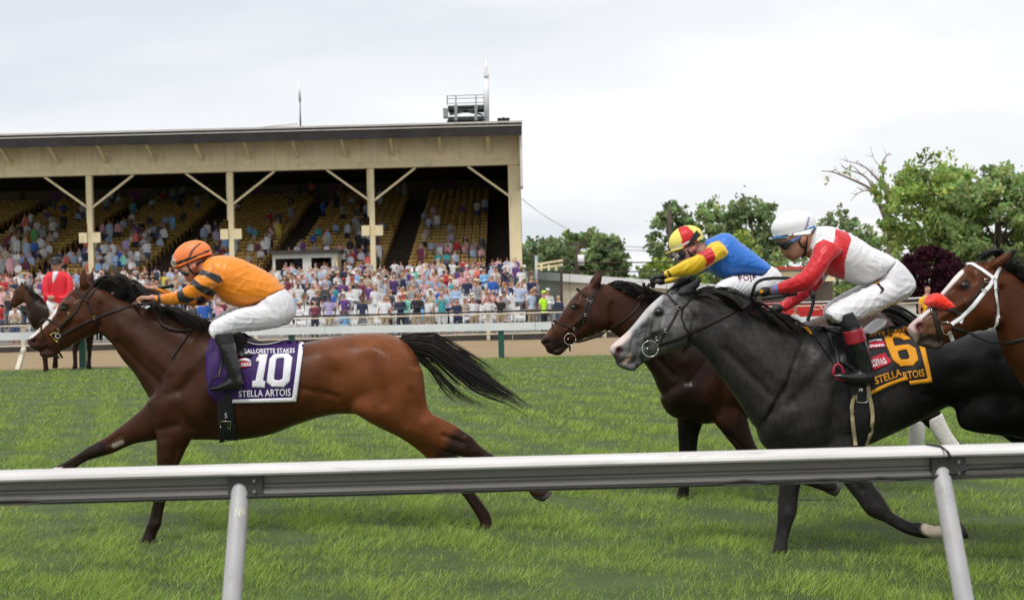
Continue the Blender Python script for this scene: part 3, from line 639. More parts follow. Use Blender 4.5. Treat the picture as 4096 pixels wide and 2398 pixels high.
def col10(px, co, nr):
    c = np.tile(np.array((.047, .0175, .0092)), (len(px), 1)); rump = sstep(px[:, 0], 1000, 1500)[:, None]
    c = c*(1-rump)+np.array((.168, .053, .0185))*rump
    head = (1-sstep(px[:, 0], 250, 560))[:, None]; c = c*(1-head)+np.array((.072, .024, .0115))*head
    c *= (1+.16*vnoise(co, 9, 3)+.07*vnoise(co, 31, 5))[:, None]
    bl = np.array((.016, .011, .010))
    for seg, r0, r1 in (([(1860,1785),(2010,1870),(2190,1990)],55,95), ([(1795,1850),(1950,2060),(1950,2120)],45,80), ([(655,1960),(620,2080),(590,2170)],48,75), ([(385,1805),(245,1880),(170,1940)],34,60)):
        d = np.min([segd(px, seg[i], seg[i+1]) for i in range(len(seg)-1)], 0); k = (1-sstep(d, r0, r1))[:, None]*.9; c = c*(1-k)+bl*k
    k = (1-sstep(segd(px, (128, 1385), (185, 1430)), 16, 48))[:, None]*.5; c = c*(1-k)+np.array((.03, .024, .023))*k
    k = (1-sstep(segd(px, (135, 1365), (130, 1375)), 4, 16))[:, None]; c = c*(1-k)+np.array((.05, .02, .02))*k
    bz = [ZA(*q) for q in [(690,640),(660,740),(600,830),(545,890),(470,960),(420,1000),(385,1035),(335,1045),(325,1035),(420,945),(490,860),(560,780),(640,700)]]
    k = inpoly(px, bz); c[k] = np.array((.72, .66, .62))*(1+.06*vnoise(co[k], 60, 2))[:, None]
    k = inpoly(px, [(250,1868),(205,1868),(165,1900),(175,1930),(235,1905)]) ; c[k] = (.62, .56, .52)
    k = (1-sstep(segd(px, (456, 1782), (488, 1768)), 6, 12))[:, None]; c = c*(1-k)+np.array((.35, .29, .25))*k
    return np.clip(c, .004, 1)
SB10 = [(870,1400,720,1560,24,-.014),(720,1560,650,1590,20,-.009),(660,1620,680,1600,50,.02),(790,1650,840,1560,55,.024),(880,1540,850,1720,26,-.017),(780,1470,840,1420,45,.014),(640,1715,705,1700,18,-.01),
        (1325,1500,1290,1590,55,-.022),(1210,1555,1350,1592,13,-.009),(1335,1425,1345,1435,34,.013),(1480,1440,1530,1610,30,-.015),(1600,1470,1620,1560,60,.02),(1645,1570,1692,1665,20,-.012),(1440,1640,1470,1655,40,.02),
        (940,1520,930,1690,12,-.004),(990,1500,985,1690,12,-.004),(1045,1500,1050,1680,12,-.004),(1100,1500,1110,1660,12,-.004),(1160,1500,1180,1640,12,-.004),
        (480,1300,680,1480,26,.012),(470,1370,640,1540,16,-.012),(560,1290,720,1400,30,-.008)]
SL10 = [(658,1780,662,1820,26,.012),(705,1780,690,1880,11,-.009),(775,1735,780,1740,22,.016),(1640,1722,1680,1735,30,.012),(1775,1742,1850,1772,9,-.013),(1868,1748,1872,1752,14,.009),(1905,1815,2060,1905,6,-.008),
        (2078,1912,2080,1914,16,.006),(1820,1900,1935,2050,6,-.007),(640,1990,622,2080,6,-.006),(618,2097,620,2097,16,.005),(655,1938,660,1940,18,.007),(330,1830,250,1878,6,-.006),(480,1740,430,1775,9,-.008),(380,1805,384,1806,16,.007)]
SH10 = [(330,1275,350,1300,38,.014),(402,1215,395,1300,9,-.013),(395,1305,360,1338,9,-.010),(285,1268,208,1325,7,.009),(290,1292,225,1345,9,-.008),(258,1216,268,1216,12,.016),(290,1185,300,1195,12,-.013),(240,1240,235,1255,10,.008),
        (150,1410,188,1388,4,-.012),(132,1352,140,1375,7,.008),(170,1375,185,1360,12,-.006),(200,1420,215,1415,10,.006)]
def xf_aff(strokes, f, k):
    return [f(a, b)+f(c, d)+(r*k, am*k) for a, b, c, d, r, am in strokes]
def head_map(poll, nose, poll0=(359, 1129), nose0=(111, 1364)):
    z0 = complex(*poll0); k = (complex(*nose)-complex(*poll))/(complex(*nose0)-z0)
    def f(a, b):
        w = complex(*poll)+(complex(a, b)-z0)*k; return (w.real, w.imag)
    return f, abs(k)
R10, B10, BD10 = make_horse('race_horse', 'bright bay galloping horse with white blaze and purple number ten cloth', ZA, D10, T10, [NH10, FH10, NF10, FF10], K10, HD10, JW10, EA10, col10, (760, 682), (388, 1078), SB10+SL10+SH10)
hoofs(R10, D10, [((2128,1990),(2176,1948),(2170,2006),(2212,1968),.046,-.12),((1916,2100),(1970,2092),(1908,2134),(1980,2128),.048,.13),((566,2146),(624,2152),(552,2180),(626,2184),.048,-.13),((184,1892),(212,1932),(158,1915),(186,1956),.045,.12)])
tl = [[(1600,1350,0),(1720,1345,.0),(1850,1420,.02),(1970,1500,.03),(2080,1575,.03),(2125,1645,.03)],
      [(1610,1365,0),(1730,1380,0),(1840,1450,0),(1940,1530,0),(2045,1585,0),(2125,1650,0)],
      [(1615,1380,0),(1720,1405,-.02),(1810,1475,-.03),(1910,1550,-.03),(2010,1585,-.03),(2120,1650,-.03)],
      [(1640,1400,0),(1720,1460,.02),(1770,1530,.02),(1820,1580,.02),(1840,1600,.02),(1870,1610,.02)]]
keep(hair('tail', ZP, D10, tl[:3], 430, .0042, M_HAIR, R10, 3, 11, .016, vary=.42), R10)
t2 = hair('tail', ZP, D10, [tl[2], tl[3]], 100, .0035, M_HAIR, R10, 4, 14, .02, vary=.5); keep(t2, R10)
mn = [[(370,1128,-.02),(400,1108,-.02),(450,1110,-.02),(480,1150,-.03)],[(410,1140,-.01),(470,1085,-.01),(520,1120,-.02),(550,1210,-.04)],[(480,1180,0),(540,1130,0),(600,1190,-.03),(650,1270,-.07)],
      [(560,1215,0),(640,1200,-.02),(720,1270,-.05),(790,1330,-.08)],[(680,1255,0),(740,1250,-.03),(830,1290,-.05),(900,1320,-.06)],[(800,1300,0),(840,1290,-.02),(880,1305,-.03),(930,1325,-.04)]]
keep(hair('mane', ZP, D10, mn, 520, .0045, M_HAIR, R10, 5, 7, .02), R10)
# ---- the dark bay behind the grey
def t2(x, y):
    return (3610+(x-1704)*.86, 1228+(y-1331)*.905+max(0, min(85, 75*(1500-x)/650)))
def msec(secs, f, kw=1.0): return [f(q[0], q[1])+f(q[2], q[3])+tuple(v for v in ((q[4]*kw,)+tuple(q[5:]))) for q in secs]
T2 = msec(T10, t2); T2[0] = (2700,1470,2640,1600,.09); T2[1] = (2740,1400,2680,1660,.18)
K2 = [(2402,1132,2443,1323,.078),(2445,1140,2470,1345,.088),(2490,1165,2510,1375,.1),(2570,1200,2560,1430,.115),(2660,1235,2610,1500,.145),(2760,1262,2650,1580,.18),(2870,1290,2760,1640,.21)]
HD2 = [(1040,275,1185,960,.075),(905,285,1095,970,.1),(765,345,1000,1012,.11),(625,480,850,1062,.105),(520,625,720,1110,.09),(410,790,600,1165,.072),(300,920,500,1205,.062),(225,1030,420,1230,.058),(165,1095,300,1235,.05),(152,1135,225,1205,.035)]
JW2 = [(760,1010,780,1090,.05),(640,1090,660,1150,.045),(540,1140,560,1215,.04),(410,1180,440,1330,.042),(290,1195,330,1315,.045),(228,1215,250,1285,.03)]
EA2 = [[(900,330,1040,300,.03,-.055),(940,220,1060,230,.03,-.06),(1000,140,1068,150,.02,-.062),(1045,80,1062,82,.004,-.064)],[(860,300,960,290,.03,.055),(900,200,1000,210,.03,.06),(970,120,1020,130,.018,.062),(1005,72,1018,75,.004,.064)]]
A2 = [(2690,1590,2830,1600,.085,.11),(2706,1655,2810,1695,.075,.12),(2712,1740,2795,1740,.058,.12),(2716,1817,2786,1817,.05,.12),(2716,1880,2778,1880,.046,.12),(2714,1945,2758,1945,.033,.12),(2706,1985,2755,1985,.037,.12),(2698,2010,2742,2012,.044,.12),(2690,2030,2745,2032,.05,.12)]
B2 = [(2800,1600,2990,1570,.09,-.12),(2850,1680,2985,1640,.08,-.13),(2910,1755,3005,1730,.062,-.13),(2958,1813,3036,1800,.05,-.13),(3010,1890,3085,1855,.046,-.13),(3080,1915,3105,1870,.033,-.13),(3160,1925,3170,1882,.031,-.13),(3225,1940,3240,1893,.037,-.13),(3270,1955,3285,1915,.03,-.13),(3300,1965,3330,1925,.044,-.13),(3330,1975,3355,1935,.046,-.13)]
H2A = [(3300,1400,3600,1360,.12,-.13),(3350,1500,3640,1450,.115,-.13),(3450,1560,3670,1520,.09,-.13),(3560,1605,3720,1570,.065,-.13),(3640,1650,3752,1605,.05,-.13),(3690,1690,3765,1655,.038,-.13),(3735,1735,3790,1710,.034,-.13),(3775,1790,3825,1762,.037,-.13),(3815,1815,3845,1770,.031,-.13),(3850,1830,3870,1775,.044,-.13),(3885,1835,3895,1785,.046,-.13)]
H2B = [(3300,1400,3590,1360,.12,.13),(3380,1520,3630,1480,.11,.13),(3480,1580,3660,1550,.085,.13),(3570,1625,3690,1595,.06,.13),(3635,1665,3716,1640,.046,.13),(3642,1720,3698,1715,.034,.13),(3638,1780,3690,1780,.032,.13),(3632,1815,3690,1818,.037,.13),(3628,1845,3675,1850,.031,.13),(3615,1870,3668,1880,.044,.13),(3605,1895,3668,1905,.046,.13)]
def col2(px, co, nr):
    c = np.tile(np.array((.016, .008, .006)), (len(px), 1))
    k = sstep(px[:, 0], 2950, 3250)[:, None]; c = c*(1-k)+np.array((.042, .021, .015))*k
    k = (1-sstep(px[:, 0], 2420, 2620))[:, None]; c = c*(1-k)+np.array((.054, .020, .011))*k
    k = (1-sstep(segd(px, (2870, 1560), (2900, 1640)), 30, 90))[:, None]*.5; c = c*(1-k)+np.array((.06, .02, .011))*k
    c *= (1+.16*vnoise(co, 9, 13)+.07*vnoise(co, 31, 15))[:, None]; bl = np.array((.011, .009, .009))
    for seg, r0, r1 in (([(2745,1790),(2735,1950),(2720,2030)],60,110), ([(3050,1870),(3170,1905),(3350,1955)],50,90), ([(3700,1630),(3760,1700),(3890,1810)],60,100), ([(3680,1650),(3660,1900)],50,90)):
        d = np.min([segd(px, seg[i], seg[i+1]) for i in range(len(seg)-1)], 0); k = (1-sstep(d, r0, r1))[:, None]*.9; c = c*(1-k)+bl*k
    k = (1-sstep(segd(px, (2178, 1375), (2240, 1405)), 20, 55))[:, None]*.7; c = c*(1-k)+np.array((.02, .016, .016))*k
    k = (1-sstep(segd(px, (2190, 1330), (2215, 1310)), 6, 22))[:, None]*.7; c = c*(1-k)+np.array((.13, .05, .025))*k
    return np.clip(c, .004, 1)
hm, hk = head_map((2404, 1130), (2162, 1366)); s2 = xf_aff(SB10, t2, .9)+xf_aff(SH10, hm, hk)+[(2750,1730,2745,1800,8,-.008),(2735,1900,2725,1990,6,-.006),(2920,1740,2990,1810,8,-.008)]
R2, B2v, BD2 = make_horse('race_horse', 'dark brown galloping horse with hind bandages half hidden behind the grey', H2, D2, T2, [A2, B2, H2A, H2B], K2, HD2, JW2, EA2, col2, (655, 622), (245, 1150), s2)
hoofs(R2, D2, [((2700,2012),(2744,2014),(2684,2040),(2748,2042),.047,.12),((3298,1968),(3330,1925),(3340,1985),(3365,1940),.045,-.13),((3852,1836),(3868,1775),(3892,1840),(3904,1788),.045,-.13),((3612,1872),(3668,1882),(3598,1908),(3668,1918),.046,.13)])
M_WRAP = pm('white_leg_bandage', (.72, .69, .66), .8, .1, 40, .4, 60)
for q in ([(3640,1678,3700,1680,.042,.13),(3636,1730,3700,1725,.04,.13),(3632,1780,3694,1782,.039,.13),(3626,1822,3694,1826,.043,.13)], [(3694,1682,3768,1650,.044,-.13),(3733,1738,3795,1710,.04,-.13),(3772,1792,3828,1762,.042,-.13),(3800,1812,3840,1770,.038,-.13)]):
    m_, c_ = skin('leg_bandage', [loft(ZP, D2, q, 5, 20, 2.1)], .006, 1, M_WRAP); keep(obj('leg_bandage', m_), R2)
keep(hair('tail', ZP, D2, [[(3500,1240,0),(3580,1225,0),(3680,1290,0),(3800,1360,0),(3930,1400,0)],[(3515,1255,0),(3590,1270,0),(3680,1340,0),(3790,1420,0),(3900,1450,0)],[(3530,1275,0),(3590,1310,-.02),(3660,1380,-.02),(3760,1450,-.02),(3860,1480,-.02)]], 380, .0045, M_HAIR, R2, 13, 9, .02), R2)
keep(hair('mane', ZP, D2, [[(2400,1128,-.02),(2430,1118,-.02),(2460,1125,-.03),(2490,1150,-.03)],[(2460,1140,-.01),(2500,1130,-.02),(2550,1155,-.03),(2580,1190,-.04)],[(2540,1180,0),(2580,1150,-.02),(2620,1160,-.04),(2650,1200,-.06)],[(2600,1205,0),(2660,1190,-.02),(2720,1230,-.05),(2780,1290,-.07)],[(2700,1245,0),(2760,1230,0),(2830,1270,0),(2900,1300,0)]], 420, .0042, M_HAIR, R2, 15, 7, .02), R2)

# ---- the dark grey, number six
T6 = [(3085,1455,3020,1690,.10),(3150,1365,3060,1790,.2),(3220,1315,3180,1830,.25),(3320,1325,3330,1822,.275),(3430,1338,3440,1785,.29),(3560,1342,3580,1722,.29),(3680,1348,3710,1660,.28),(3780,1356,3800,1622,.27),(3880,1328,3900,1640,.27),(3980,1313,4020,1680,.27),(4080,1325,4120,1700,.25),(4170,1380,4190,1660,.18),(4225,1470,4235,1600,.08)]
K6 = [(2743,1170,2771,1379,.082),(2800,1180,2800,1405,.092),(2868,1200,2837,1448,.115),(2990,1240,2890,1520,.145),(3100,1282,2950,1602,.18),(3200,1315,3015,1705,.215)]
HD6 = [(1085,285,1195,955,.08),(965,275,1115,980,.1),(825,300,1005,1022,.112),(705,392,885,1052,.112),(592,500,770,1088,.1),(470,650,640,1122,.082),(350,785,520,1160,.068),(240,880,400,1180,.062),(150,960,290,1185,.058),(112,1012,190,1130,.04)]
JW6 = [(760,1030,780,1088,.05),(650,1080,650,1140,.045),(530,1130,540,1200,.042),(400,1180,420,1292,.045),(295,1190,300,1265,.045),(185,1110,215,1220,.045)]
EA6 = [[(985,300,1190,310,.034,-.06),(1040,220,1215,270,.032,-.065),(1150,162,1265,222,.03,-.068),(1235,110,1298,148,.022,-.07),(1300,76,1320,90,.012,-.07)],[(960,290,1100,300,.034,.06),(1000,240,1130,260,.03,.065),(1080,190,1170,215,.02,.068),(1190,140,1205,150,.004,.07)]]
B6 = [(3230,1650,3470,1640,.10,-.13),(3280,1780,3452,1760,.09,-.135),(3330,1860,3465,1850,.075,-.135),(3378,1937,3490,1925,.06,-.13),(3428,2000,3526,1975,.052,-.13),(3473,2060,3560,2032,.048,-.13),(3538,2088,3578,2052,.036,-.13),(3609,2128,3645,2086,.033,-.13),(3682,2150,3672,2086,.038,-.13),(3722,2150,3718,2096,.036,-.13),(3762,2148,3745,2102,.032,-.13),(3806,2148,3786,2090,.045,-.13),(3866,2142,3826,2086,.05,-.13)]
A6 = [(3070,1700,3260,1720,.095,.11),(3095,1800,3250,1820,.085,.12),(3110,1880,3222,1890,.068,.12),(3116,1945,3200,1945,.055,.12),(3112,2000,3192,1998,.05,.12),(3110,2055,3186,2050,.047,.12),(3106,2110,3166,2105,.035,.12),(3100,2160,3152,2160,.034,.12),(3090,2192,3148,2195,.04,.12),(3086,2218,3136,2222,.036,.12),(3074,2240,3134,2244,.05,.12)]
HN6 = [(3800,1540,4212,1470,.12,-.13),(3832,1690,4235,1560,.118,-.135),(3880,1724,4250,1600,.11,-.135),(3975,1738,4280,1640,.092,-.13),(4095,1755,4320,1680,.072,-.12),(4230,1805,4375,1725,.056,-.12),(4340,1865,4430,1785,.05,-.12),(4420,1900,4475,1845,.036,-.12),(4530,1965,4565,1920,.033,-.12),(4620,2020,4660,1970,.04,-.12),(4690,2060,4740,2010,.05,-.12)]
HF6 = [(3860,1600,4210,1540,.11,.13),(3980,1720,4240,1650,.10,.13),(4090,1800,4270,1735,.075,.13),(4190,1880,4310,1810,.058,.13),(4260,1940,4345,1880,.048,.13),(4310,2000,4360,1970,.036,.13),(4355,2090,4400,2070,.033,.13),(4400,2160,4450,2140,.04,.13),(4405,2200,4465,2195,.05,.13)]
def col6(px, co, nr):
    n1 = vnoise(co, 14, 23); n2 = vnoise(co, 62, 25); n3 = vnoise(co, 130, 27)
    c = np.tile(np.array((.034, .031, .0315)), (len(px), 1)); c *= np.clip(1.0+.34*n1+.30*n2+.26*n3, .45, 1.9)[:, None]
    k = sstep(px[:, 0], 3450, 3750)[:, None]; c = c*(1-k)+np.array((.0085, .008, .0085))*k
    hd = (1-sstep(segd(px, (2470, 1400), (2640, 1250)), 70, 190))[:, None]; mott = np.clip(.11+.10*n2+.15*n1+.10*n3, .03, .36)[:, None]; c = c*(1-hd)+np.array((.98, .97, 1.0))*mott*hd
    ck = (1-sstep(segd(px, (2690, 1330), (2700, 1370)), 20, 80))[:, None]*.5; c = c*(1-ck)+np.array((.09, .085, .088))*ck
    bz = np.minimum(segd(px, H3(760, 330), H3(520, 600)), segd(px, H3(520, 600), H3(230, 900))); k = (1-sstep(bz, 6, 30))[:, None]*.92; c = c*(1-k)+np.array((.54, .525, .53))*k
    k = (1-sstep(np.minimum(segd(px, H3(330, 830), H3(170, 960)), segd(px, H3(150, 970), H3(118, 1020))), 10, 30))[:, None]; c = c*(1-k)+np.array((.66, .53, .51))*k
    k = (1-sstep(segd(px, H3(210, 1160), H3(400, 1250)), 16, 44))[:, None]*.8; c = c*(1-k)+np.array((.085, .075, .073))*k
    k = (1-sstep(segd(px, H3(240, 1025), H3(245, 1035)), 8, 20))[:, None]; c = c*(1-k)+np.array((.10, .022, .026))*k
    k = (1-sstep(segd(px, H3(380, 1100), H3(320, 1180)), 5, 12))[:, None]*(nr[:, 1] < 0)[:, None]; c = c*(1-k)+np.array((.45, .33, .26))*k
    k = (1-sstep(segd(px, H3(755, 535), H3(760, 537)), 12, 26))[:, None]*.9; c = c*(1-k)+np.array((.015, .014, .015))*k
    k = (1-sstep(segd(px, H3(1060, 260), H3(1290, 100)), 18, 40))[:, None]*.6; c = c*(1-k)+np.array((.02, .019, .02))*k
    k = (1-sstep(segd(px, (3715, 2110), (3752, 2130)), 22, 36))[:, None]; c = c*(1-k)+np.array((.5, .42, .34))*k
    return np.clip(c, .004, 1)
def t6(x, y): return (4240+(x-1704)*1.085, 1318+(y-1331)*1.09+(0 if x > 1500 else min(40, (1500-x)*.05)))
hm, hk = head_map((2745, 1165), (2434, 1395)); s6 = xf_aff(SB10, t6, 1.1)+xf_aff(SH10, hm, hk)+[(3505,2040,3515,2040,26,.008),(3600,2090,3660,2120,7,-.007),(3400,1900,3450,1960,10,-.01),(3150,1950,3150,2030,9,-.008),(3130,2100,3115,2190,6,-.006),(3150,2050,3155,2052,20,.007)]
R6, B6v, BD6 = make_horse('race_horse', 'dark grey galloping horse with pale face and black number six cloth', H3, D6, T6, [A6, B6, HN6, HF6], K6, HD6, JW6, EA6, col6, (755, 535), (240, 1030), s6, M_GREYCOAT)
hoofs(R6, D6, [((3082,2222),(3136,2226),(3064,2256),(3138,2260),.052,.12),((3806,2152),(3784,2088),(3874,2152),(3838,2080),.05,-.13),((4690,2065),(4740,2010),(4740,2095),(4780,2040),.05,-.12),((4405,2200),(4468,2195),(4400,2235),(4485,2230),.05,.13)])
keep(hair('mane', ZP, D6, [[(2760,1165,-.02),(2800,1150,-.02),(2850,1165,-.03),(2890,1200,-.04)],[(2830,1180,0),(2890,1165,-.02),(2960,1200,-.06),(3000,1260,-.1)],[(2900,1205,0),(2980,1190,-.04),(3060,1240,-.1),(3110,1310,-.13)],[(2990,1235,0),(3060,1230,-.04),(3140,1280,-.1),(3200,1340,-.14)],[(3080,1270,0),(3130,1270,-.04),(3190,1310,-.08),(3230,1345,-.1)],[(3150,1300,0),(3180,1300,-.02),(3210,1315,-.03),(3240,1330,-.04)]], 640, .0048, M_HAIR, R6, 25, 8, .022), R6)
keep(hair('forelock', H3, D6, [[(1180,270,0),(1150,120,0),(1050,150,-.01),(960,200,-.02),(880,265,-.03)],[(1190,290,-.01),(1180,90,-.02),(1080,100,-.03),(980,140,-.04),(900,240,-.05)],[(1200,290,.02),(1220,80,.02),(1130,80,.02),(1000,120,.02),(920,240,.0)]], 220, .0045, M_HAIR, R6, 27, 12, .015), R6)
keep(hair('tail', ZP, D6, [[(4180,1370,0),(4300,1360,0),(4420,1440,0),(4560,1520,0),(4700,1580,0)],[(4200,1390,0),(4310,1410,0),(4420,1500,0),(4540,1580,0),(4660,1640,0)],[(4210,1420,0),(4300,1470,0),(4390,1560,0),(4480,1640,0),(4560,1690,0)]], 300, .0045, M_HAIR, R6, 28, 9, .02), R6)

# ---- the bay with the white bridle at the right edge
def t4(x, y): return (4400+(x-3220)*1.1, 1290+(y-1315)*1.1)
T4 = msec(T6, t4); L4 = [msec(q, t4) for q in (A6, B6, HN6, HF6)]
K4 = [(3985,1052,3995,1325,.085),(4051,1096,4020,1420,.105),(4120,1160,4085,1530,.135),(4220,1235,4170,1640,.175),(4330,1285,4260,1750,.21)]
HD4 = [(1090,245,1235,995,.08),(955,252,1145,1028,.1),(812,292,1015,1058,.112),(692,390,882,1075,.112),(572,530,745,1128,.1),(452,670,600,1180,.086),(332,815,470,1195,.07),(222,900,350,1190,.064),(122,990,235,1200,.056),(92,1035,135,1130,.036)]
JW4 = [(760,1080,770,1120,.05),(640,1120,640,1180,.045),(520,1165,520,1222,.042),(425,1185,420,1290,.045),(300,1190,300,1268,.045),(195,1185,200,1236,.04)]
EA4 = [[(1020,310,1215,310,.034,-.06),(1100,230,1260,265,.03,-.065),(1215,160,1322,215,.028,-.068),(1318,110,1370,152,.022,-.07),(1382,92,1398,112,.012,-.07)],[(1000,290,1150,300,.034,.06),(1080,210,1180,240,.03,.065),(1200,150,1240,170,.016,.068),(1290,120,1300,126,.004,.07)]]
def col4(px, co, nr):
    c = np.tile(np.array((.088, .026, .0095)), (len(px), 1)); k = sstep(px[:, 0], 3960, 4150)[:, None]; c = c*(1-k)+np.array((.06, .022, .011))*k
    c *= (1+.14*vnoise(co, 9, 33)+.07*vnoise(co, 31, 35))[:, None]
    k = (1-sstep(segd(px, H4(260, 1000), H4(420, 1010)), 14, 50))[:, None]*.7; c = c*(1-k)+np.array((.16, .085, .05))*k
    k = (1-sstep(segd(px, H4(180, 1160), H4(420, 1240)), 16, 44))[:, None]*.85; c = c*(1-k)+np.array((.05, .04, .037))*k
    bz = np.minimum(segd(px, H4(720, 375), H4(470, 640)), segd(px, H4(340, 810), H4(200, 935))); k = (1-sstep(bz, 6, 15))[:, None]; c = c*(1-k)+np.array((.72, .66, .62))*k
    k = (1-sstep(np.minimum(segd(px, H4(190, 950), H4(110, 1030)), segd(px, H4(110, 1030), H4(150, 1140))), 12, 30))[:, None]; c = c*(1-k)+np.array((.62, .45, .43))*k
    k = (1-sstep(segd(px, H4(222, 1020), H4(240, 1010)), 12, 26))[:, None]; c = c*(1-k)+np.array((.17, .05, .05))*k
    k = (1-sstep(segd(px, H4(770, 530), H4(775, 532)), 12, 24))[:, None]*.85; c = c*(1-k)+np.array((.015, .01, .009))*k
    k = (1-sstep(segd(px, H4(1340, 130), H4(1384, 106)), 10, 30))[:, None]; c = c*(1-k)+np.array((.012, .01, .009))*k
    k = sstep(px[:, 1], 1850, 2000)[:, None]; c = c*(1-k)+np.array((.013, .010, .009))*k
    return np.clip(c, .004, 1)
hm, hk = head_map((3967, 1040), (3631, 1310)); s4 = xf_aff(SH10, hm, hk)
R4, B4v, BD4 = make_horse('race_horse', 'bay horse with white bridle and red fleece noseband at the right edge', H4, D4, T4, L4, K4, HD4, JW4, EA4, col4, (770, 532), (228, 1020), s4)
keep(hair('mane', ZP, D4, [[(3975,1045,-.02),(4010,1050,-.02),(4050,1040,-.02),(4075,1020,-.03)],[(4030,1075,0),(4060,1065,-.02),(4085,1050,-.03),(4110,1060,-.05)],[(4070,1110,0),(4110,1100,-.03),(4150,1120,-.06),(4190,1190,-.1)],[(4150,1180,0),(4210,1170,-.03),(4280,1220,-.06),(4330,1290,-.1)]], 360, .0048, M_HAIR, R4, 35, 7, .02), R4)
keep(hair('forelock', H4, D4, [[(1190,240,0),(1120,150,0),(1060,150,0),(970,185,-.01),(880,225,-.02)],[(1200,240,-.02),(1160,120,-.03),(1080,120,-.03),(990,150,-.03),(900,210,-.03)],[(1200,240,.02),(1230,110,.02),(1140,90,.02),(1020,130,.0),(920,200,0)]], 160, .0045, M_HAIR, R4, 37, 12, .015), R4)
keep(hair('tail', ZP, D4, [[t4(4180,1370)+(0,),t4(4300,1360)+(0,),t4(4420,1440)+(0,),t4(4560,1520)+(0,)],[t4(4200,1400)+(0,),t4(4300,1430)+(0,),t4(4400,1530)+(0,),t4(4500,1620)+(0,)]], 120, .006, M_HAIR, R4, 38, 9, .02), R4)
# ------------------------------------------------------------------ riders
J1 = Z(540, 920, 3.5971); S1 = Z(800, 1280, 2.95); J2 = Z(2600, 860, 3.6867); J3 = Z(2940, 820, 3.0730); S2 = Z(3200, 1180, 3.2071); C3 = Z(3040, 1180, 3.5); G2 = Z(3200, 1180, 2.4587)
M_SKIN = pm('skin', (.50, .26, .18), .5, .10, 25, .08, 80, spec=.35)
M_SKINV = pm('rider_skin', (1, 1, 1), .48, .12, 40, .12, 90, attr='Col', spec=.35)
M_SKIN2 = pm('skin_tan', (.36, .17, .105), .5, .10, 25, .08, 80, spec=.35)
M_BREECH = pm('white_breeches_nylon', (.74, .73, .76), .5, .05, 12, .35, 26, spec=.35)
M_SILK = pm('racing_silk', (1, 1, 1), .42, .06, 10, .35, 20, attr='Col', spec=.4, sheen=.15)
M_BOOT = pm('black_boot', (.011, .011, .012), .22, .2, 18, .25, 30, spec=.55)
M_SOCK = pm('black_stocking', (.008, .008, .009), .8, .2, 18)
M_GLOVE = pm('black_glove', (.012, .012, .013), .6, .2, 18, .2, 60)
M_HELM = pm('helmet_cover', (1, 1, 1), .45, .03, 10, .06, 40, attr='Col', spec=.35)
M_BLACKSTRAP = pm('black_strap', (.012, .012, .013), .55, .2, 30)
M_LENS = pm('goggle_lens', (.012, .014, .02), .08, .1, spec=.7)
M_CLEAR = pm('clear_lens', (.45, .42, .36), .1, .2, spec=.7)
M_HAIRB = pm('short_brown_hair', (.03, .019, .013), .7, .3, 60, .4, 90)
def hand_parts(zw, D, wrist, knuck, curl, yo, scale=1.0, r=.0085):
    """palm, four bent fingers of unequal length and a thumb; pixels in zw"""
    parts = []; W_ = np.array(P(*zw(*wrist), D+yo)); K = np.array(P(*zw(*knuck), D+yo)); C = np.array(P(*zw(*curl), D+yo)); ax = (K-W_); dn = C-K
    yv = np.array((0, 1.0, 0)); mid = W_+ax*.6
    parts.append(capsule([Vector(W_), Vector(W_+ax*.3)], [.024*scale, .026*scale]))
    for i, o in enumerate((-.030, -.010, .010, .030)):
        k = K+yv*o*scale-ax*.04*abs(i-1); f = (.92, 1.05, 1.0, .8)[i]
        base = W_+ax*.35+yv*o*.7*scale
        parts.append(capsule([Vector(base), Vector(k)], [.015*scale, .0115*scale]))
        p1 = k+ax*.22*f+dn*.35*f; p2 = k+dn*.85*f+ax*.05; p3 = k+dn*1.0*f-ax*.22
        parts.append(capsule([Vector(k), Vector(p1), Vector(p2), Vector(p3)], [r*1.15*scale, r*scale, r*.95*scale, r*.85*scale], 8))
    tb = W_+ax*.3-yv*.026*scale; parts.append(capsule([Vector(tb), Vector(tb+ax*.45+dn*.15-yv*.006), Vector(K+dn*.45-yv*.022)], [.013*scale, .0105*scale, .009*scale], 8))
    return parts
def garment(name, parts, voxel, mat, it=5, wr=.004, ws=28.0, seed=1, colour=None, base=(1, 1, 1), dirv=None):
    def post(co):
        r = np.random.default_rng(seed); n = np.zeros(len(co))
        for k in range(7):                      # cloth folds
            d = r.normal(size=3); d /= np.linalg.norm(d)
            if dirv is not None: d = d-.8*np.dot(d, dirv)*np.array(dirv)
            ph = co @ d*ws*(1+.5*r.random())+2.2*np.sin(co @ r.normal(size=3)*9+r.uniform(0, 6))
            n += ((1-np.abs(np.sin(ph*.5)))**3)*np.clip(vnoise(co, 13, seed+7*k)*2.2, 0, 1)-.06
        c = np.mean(co, 0); 
        post.n = n*wr/2.2
        return co
    me, co = skin(name, parts, voxel, it, mat, post); nr = normals(me); co = co+nr*post.n[:, None]
    ed = np.empty(len(me.edges)*2, np.int32); me.edges.foreach_get('vertices', ed); co = smooth_np(co, ed.reshape(-1, 2), 1, .5, 0)
    me.vertices.foreach_set('co', co.ravel()); me.update(); px = proj(co); nr = normals(me)
    if colour: vcol(me, colour(px, co, nr))
    elif mat in (M_SILK, M_HELM): vcol(me, np.tile(np.array(base), (len(co), 1)))
    return me
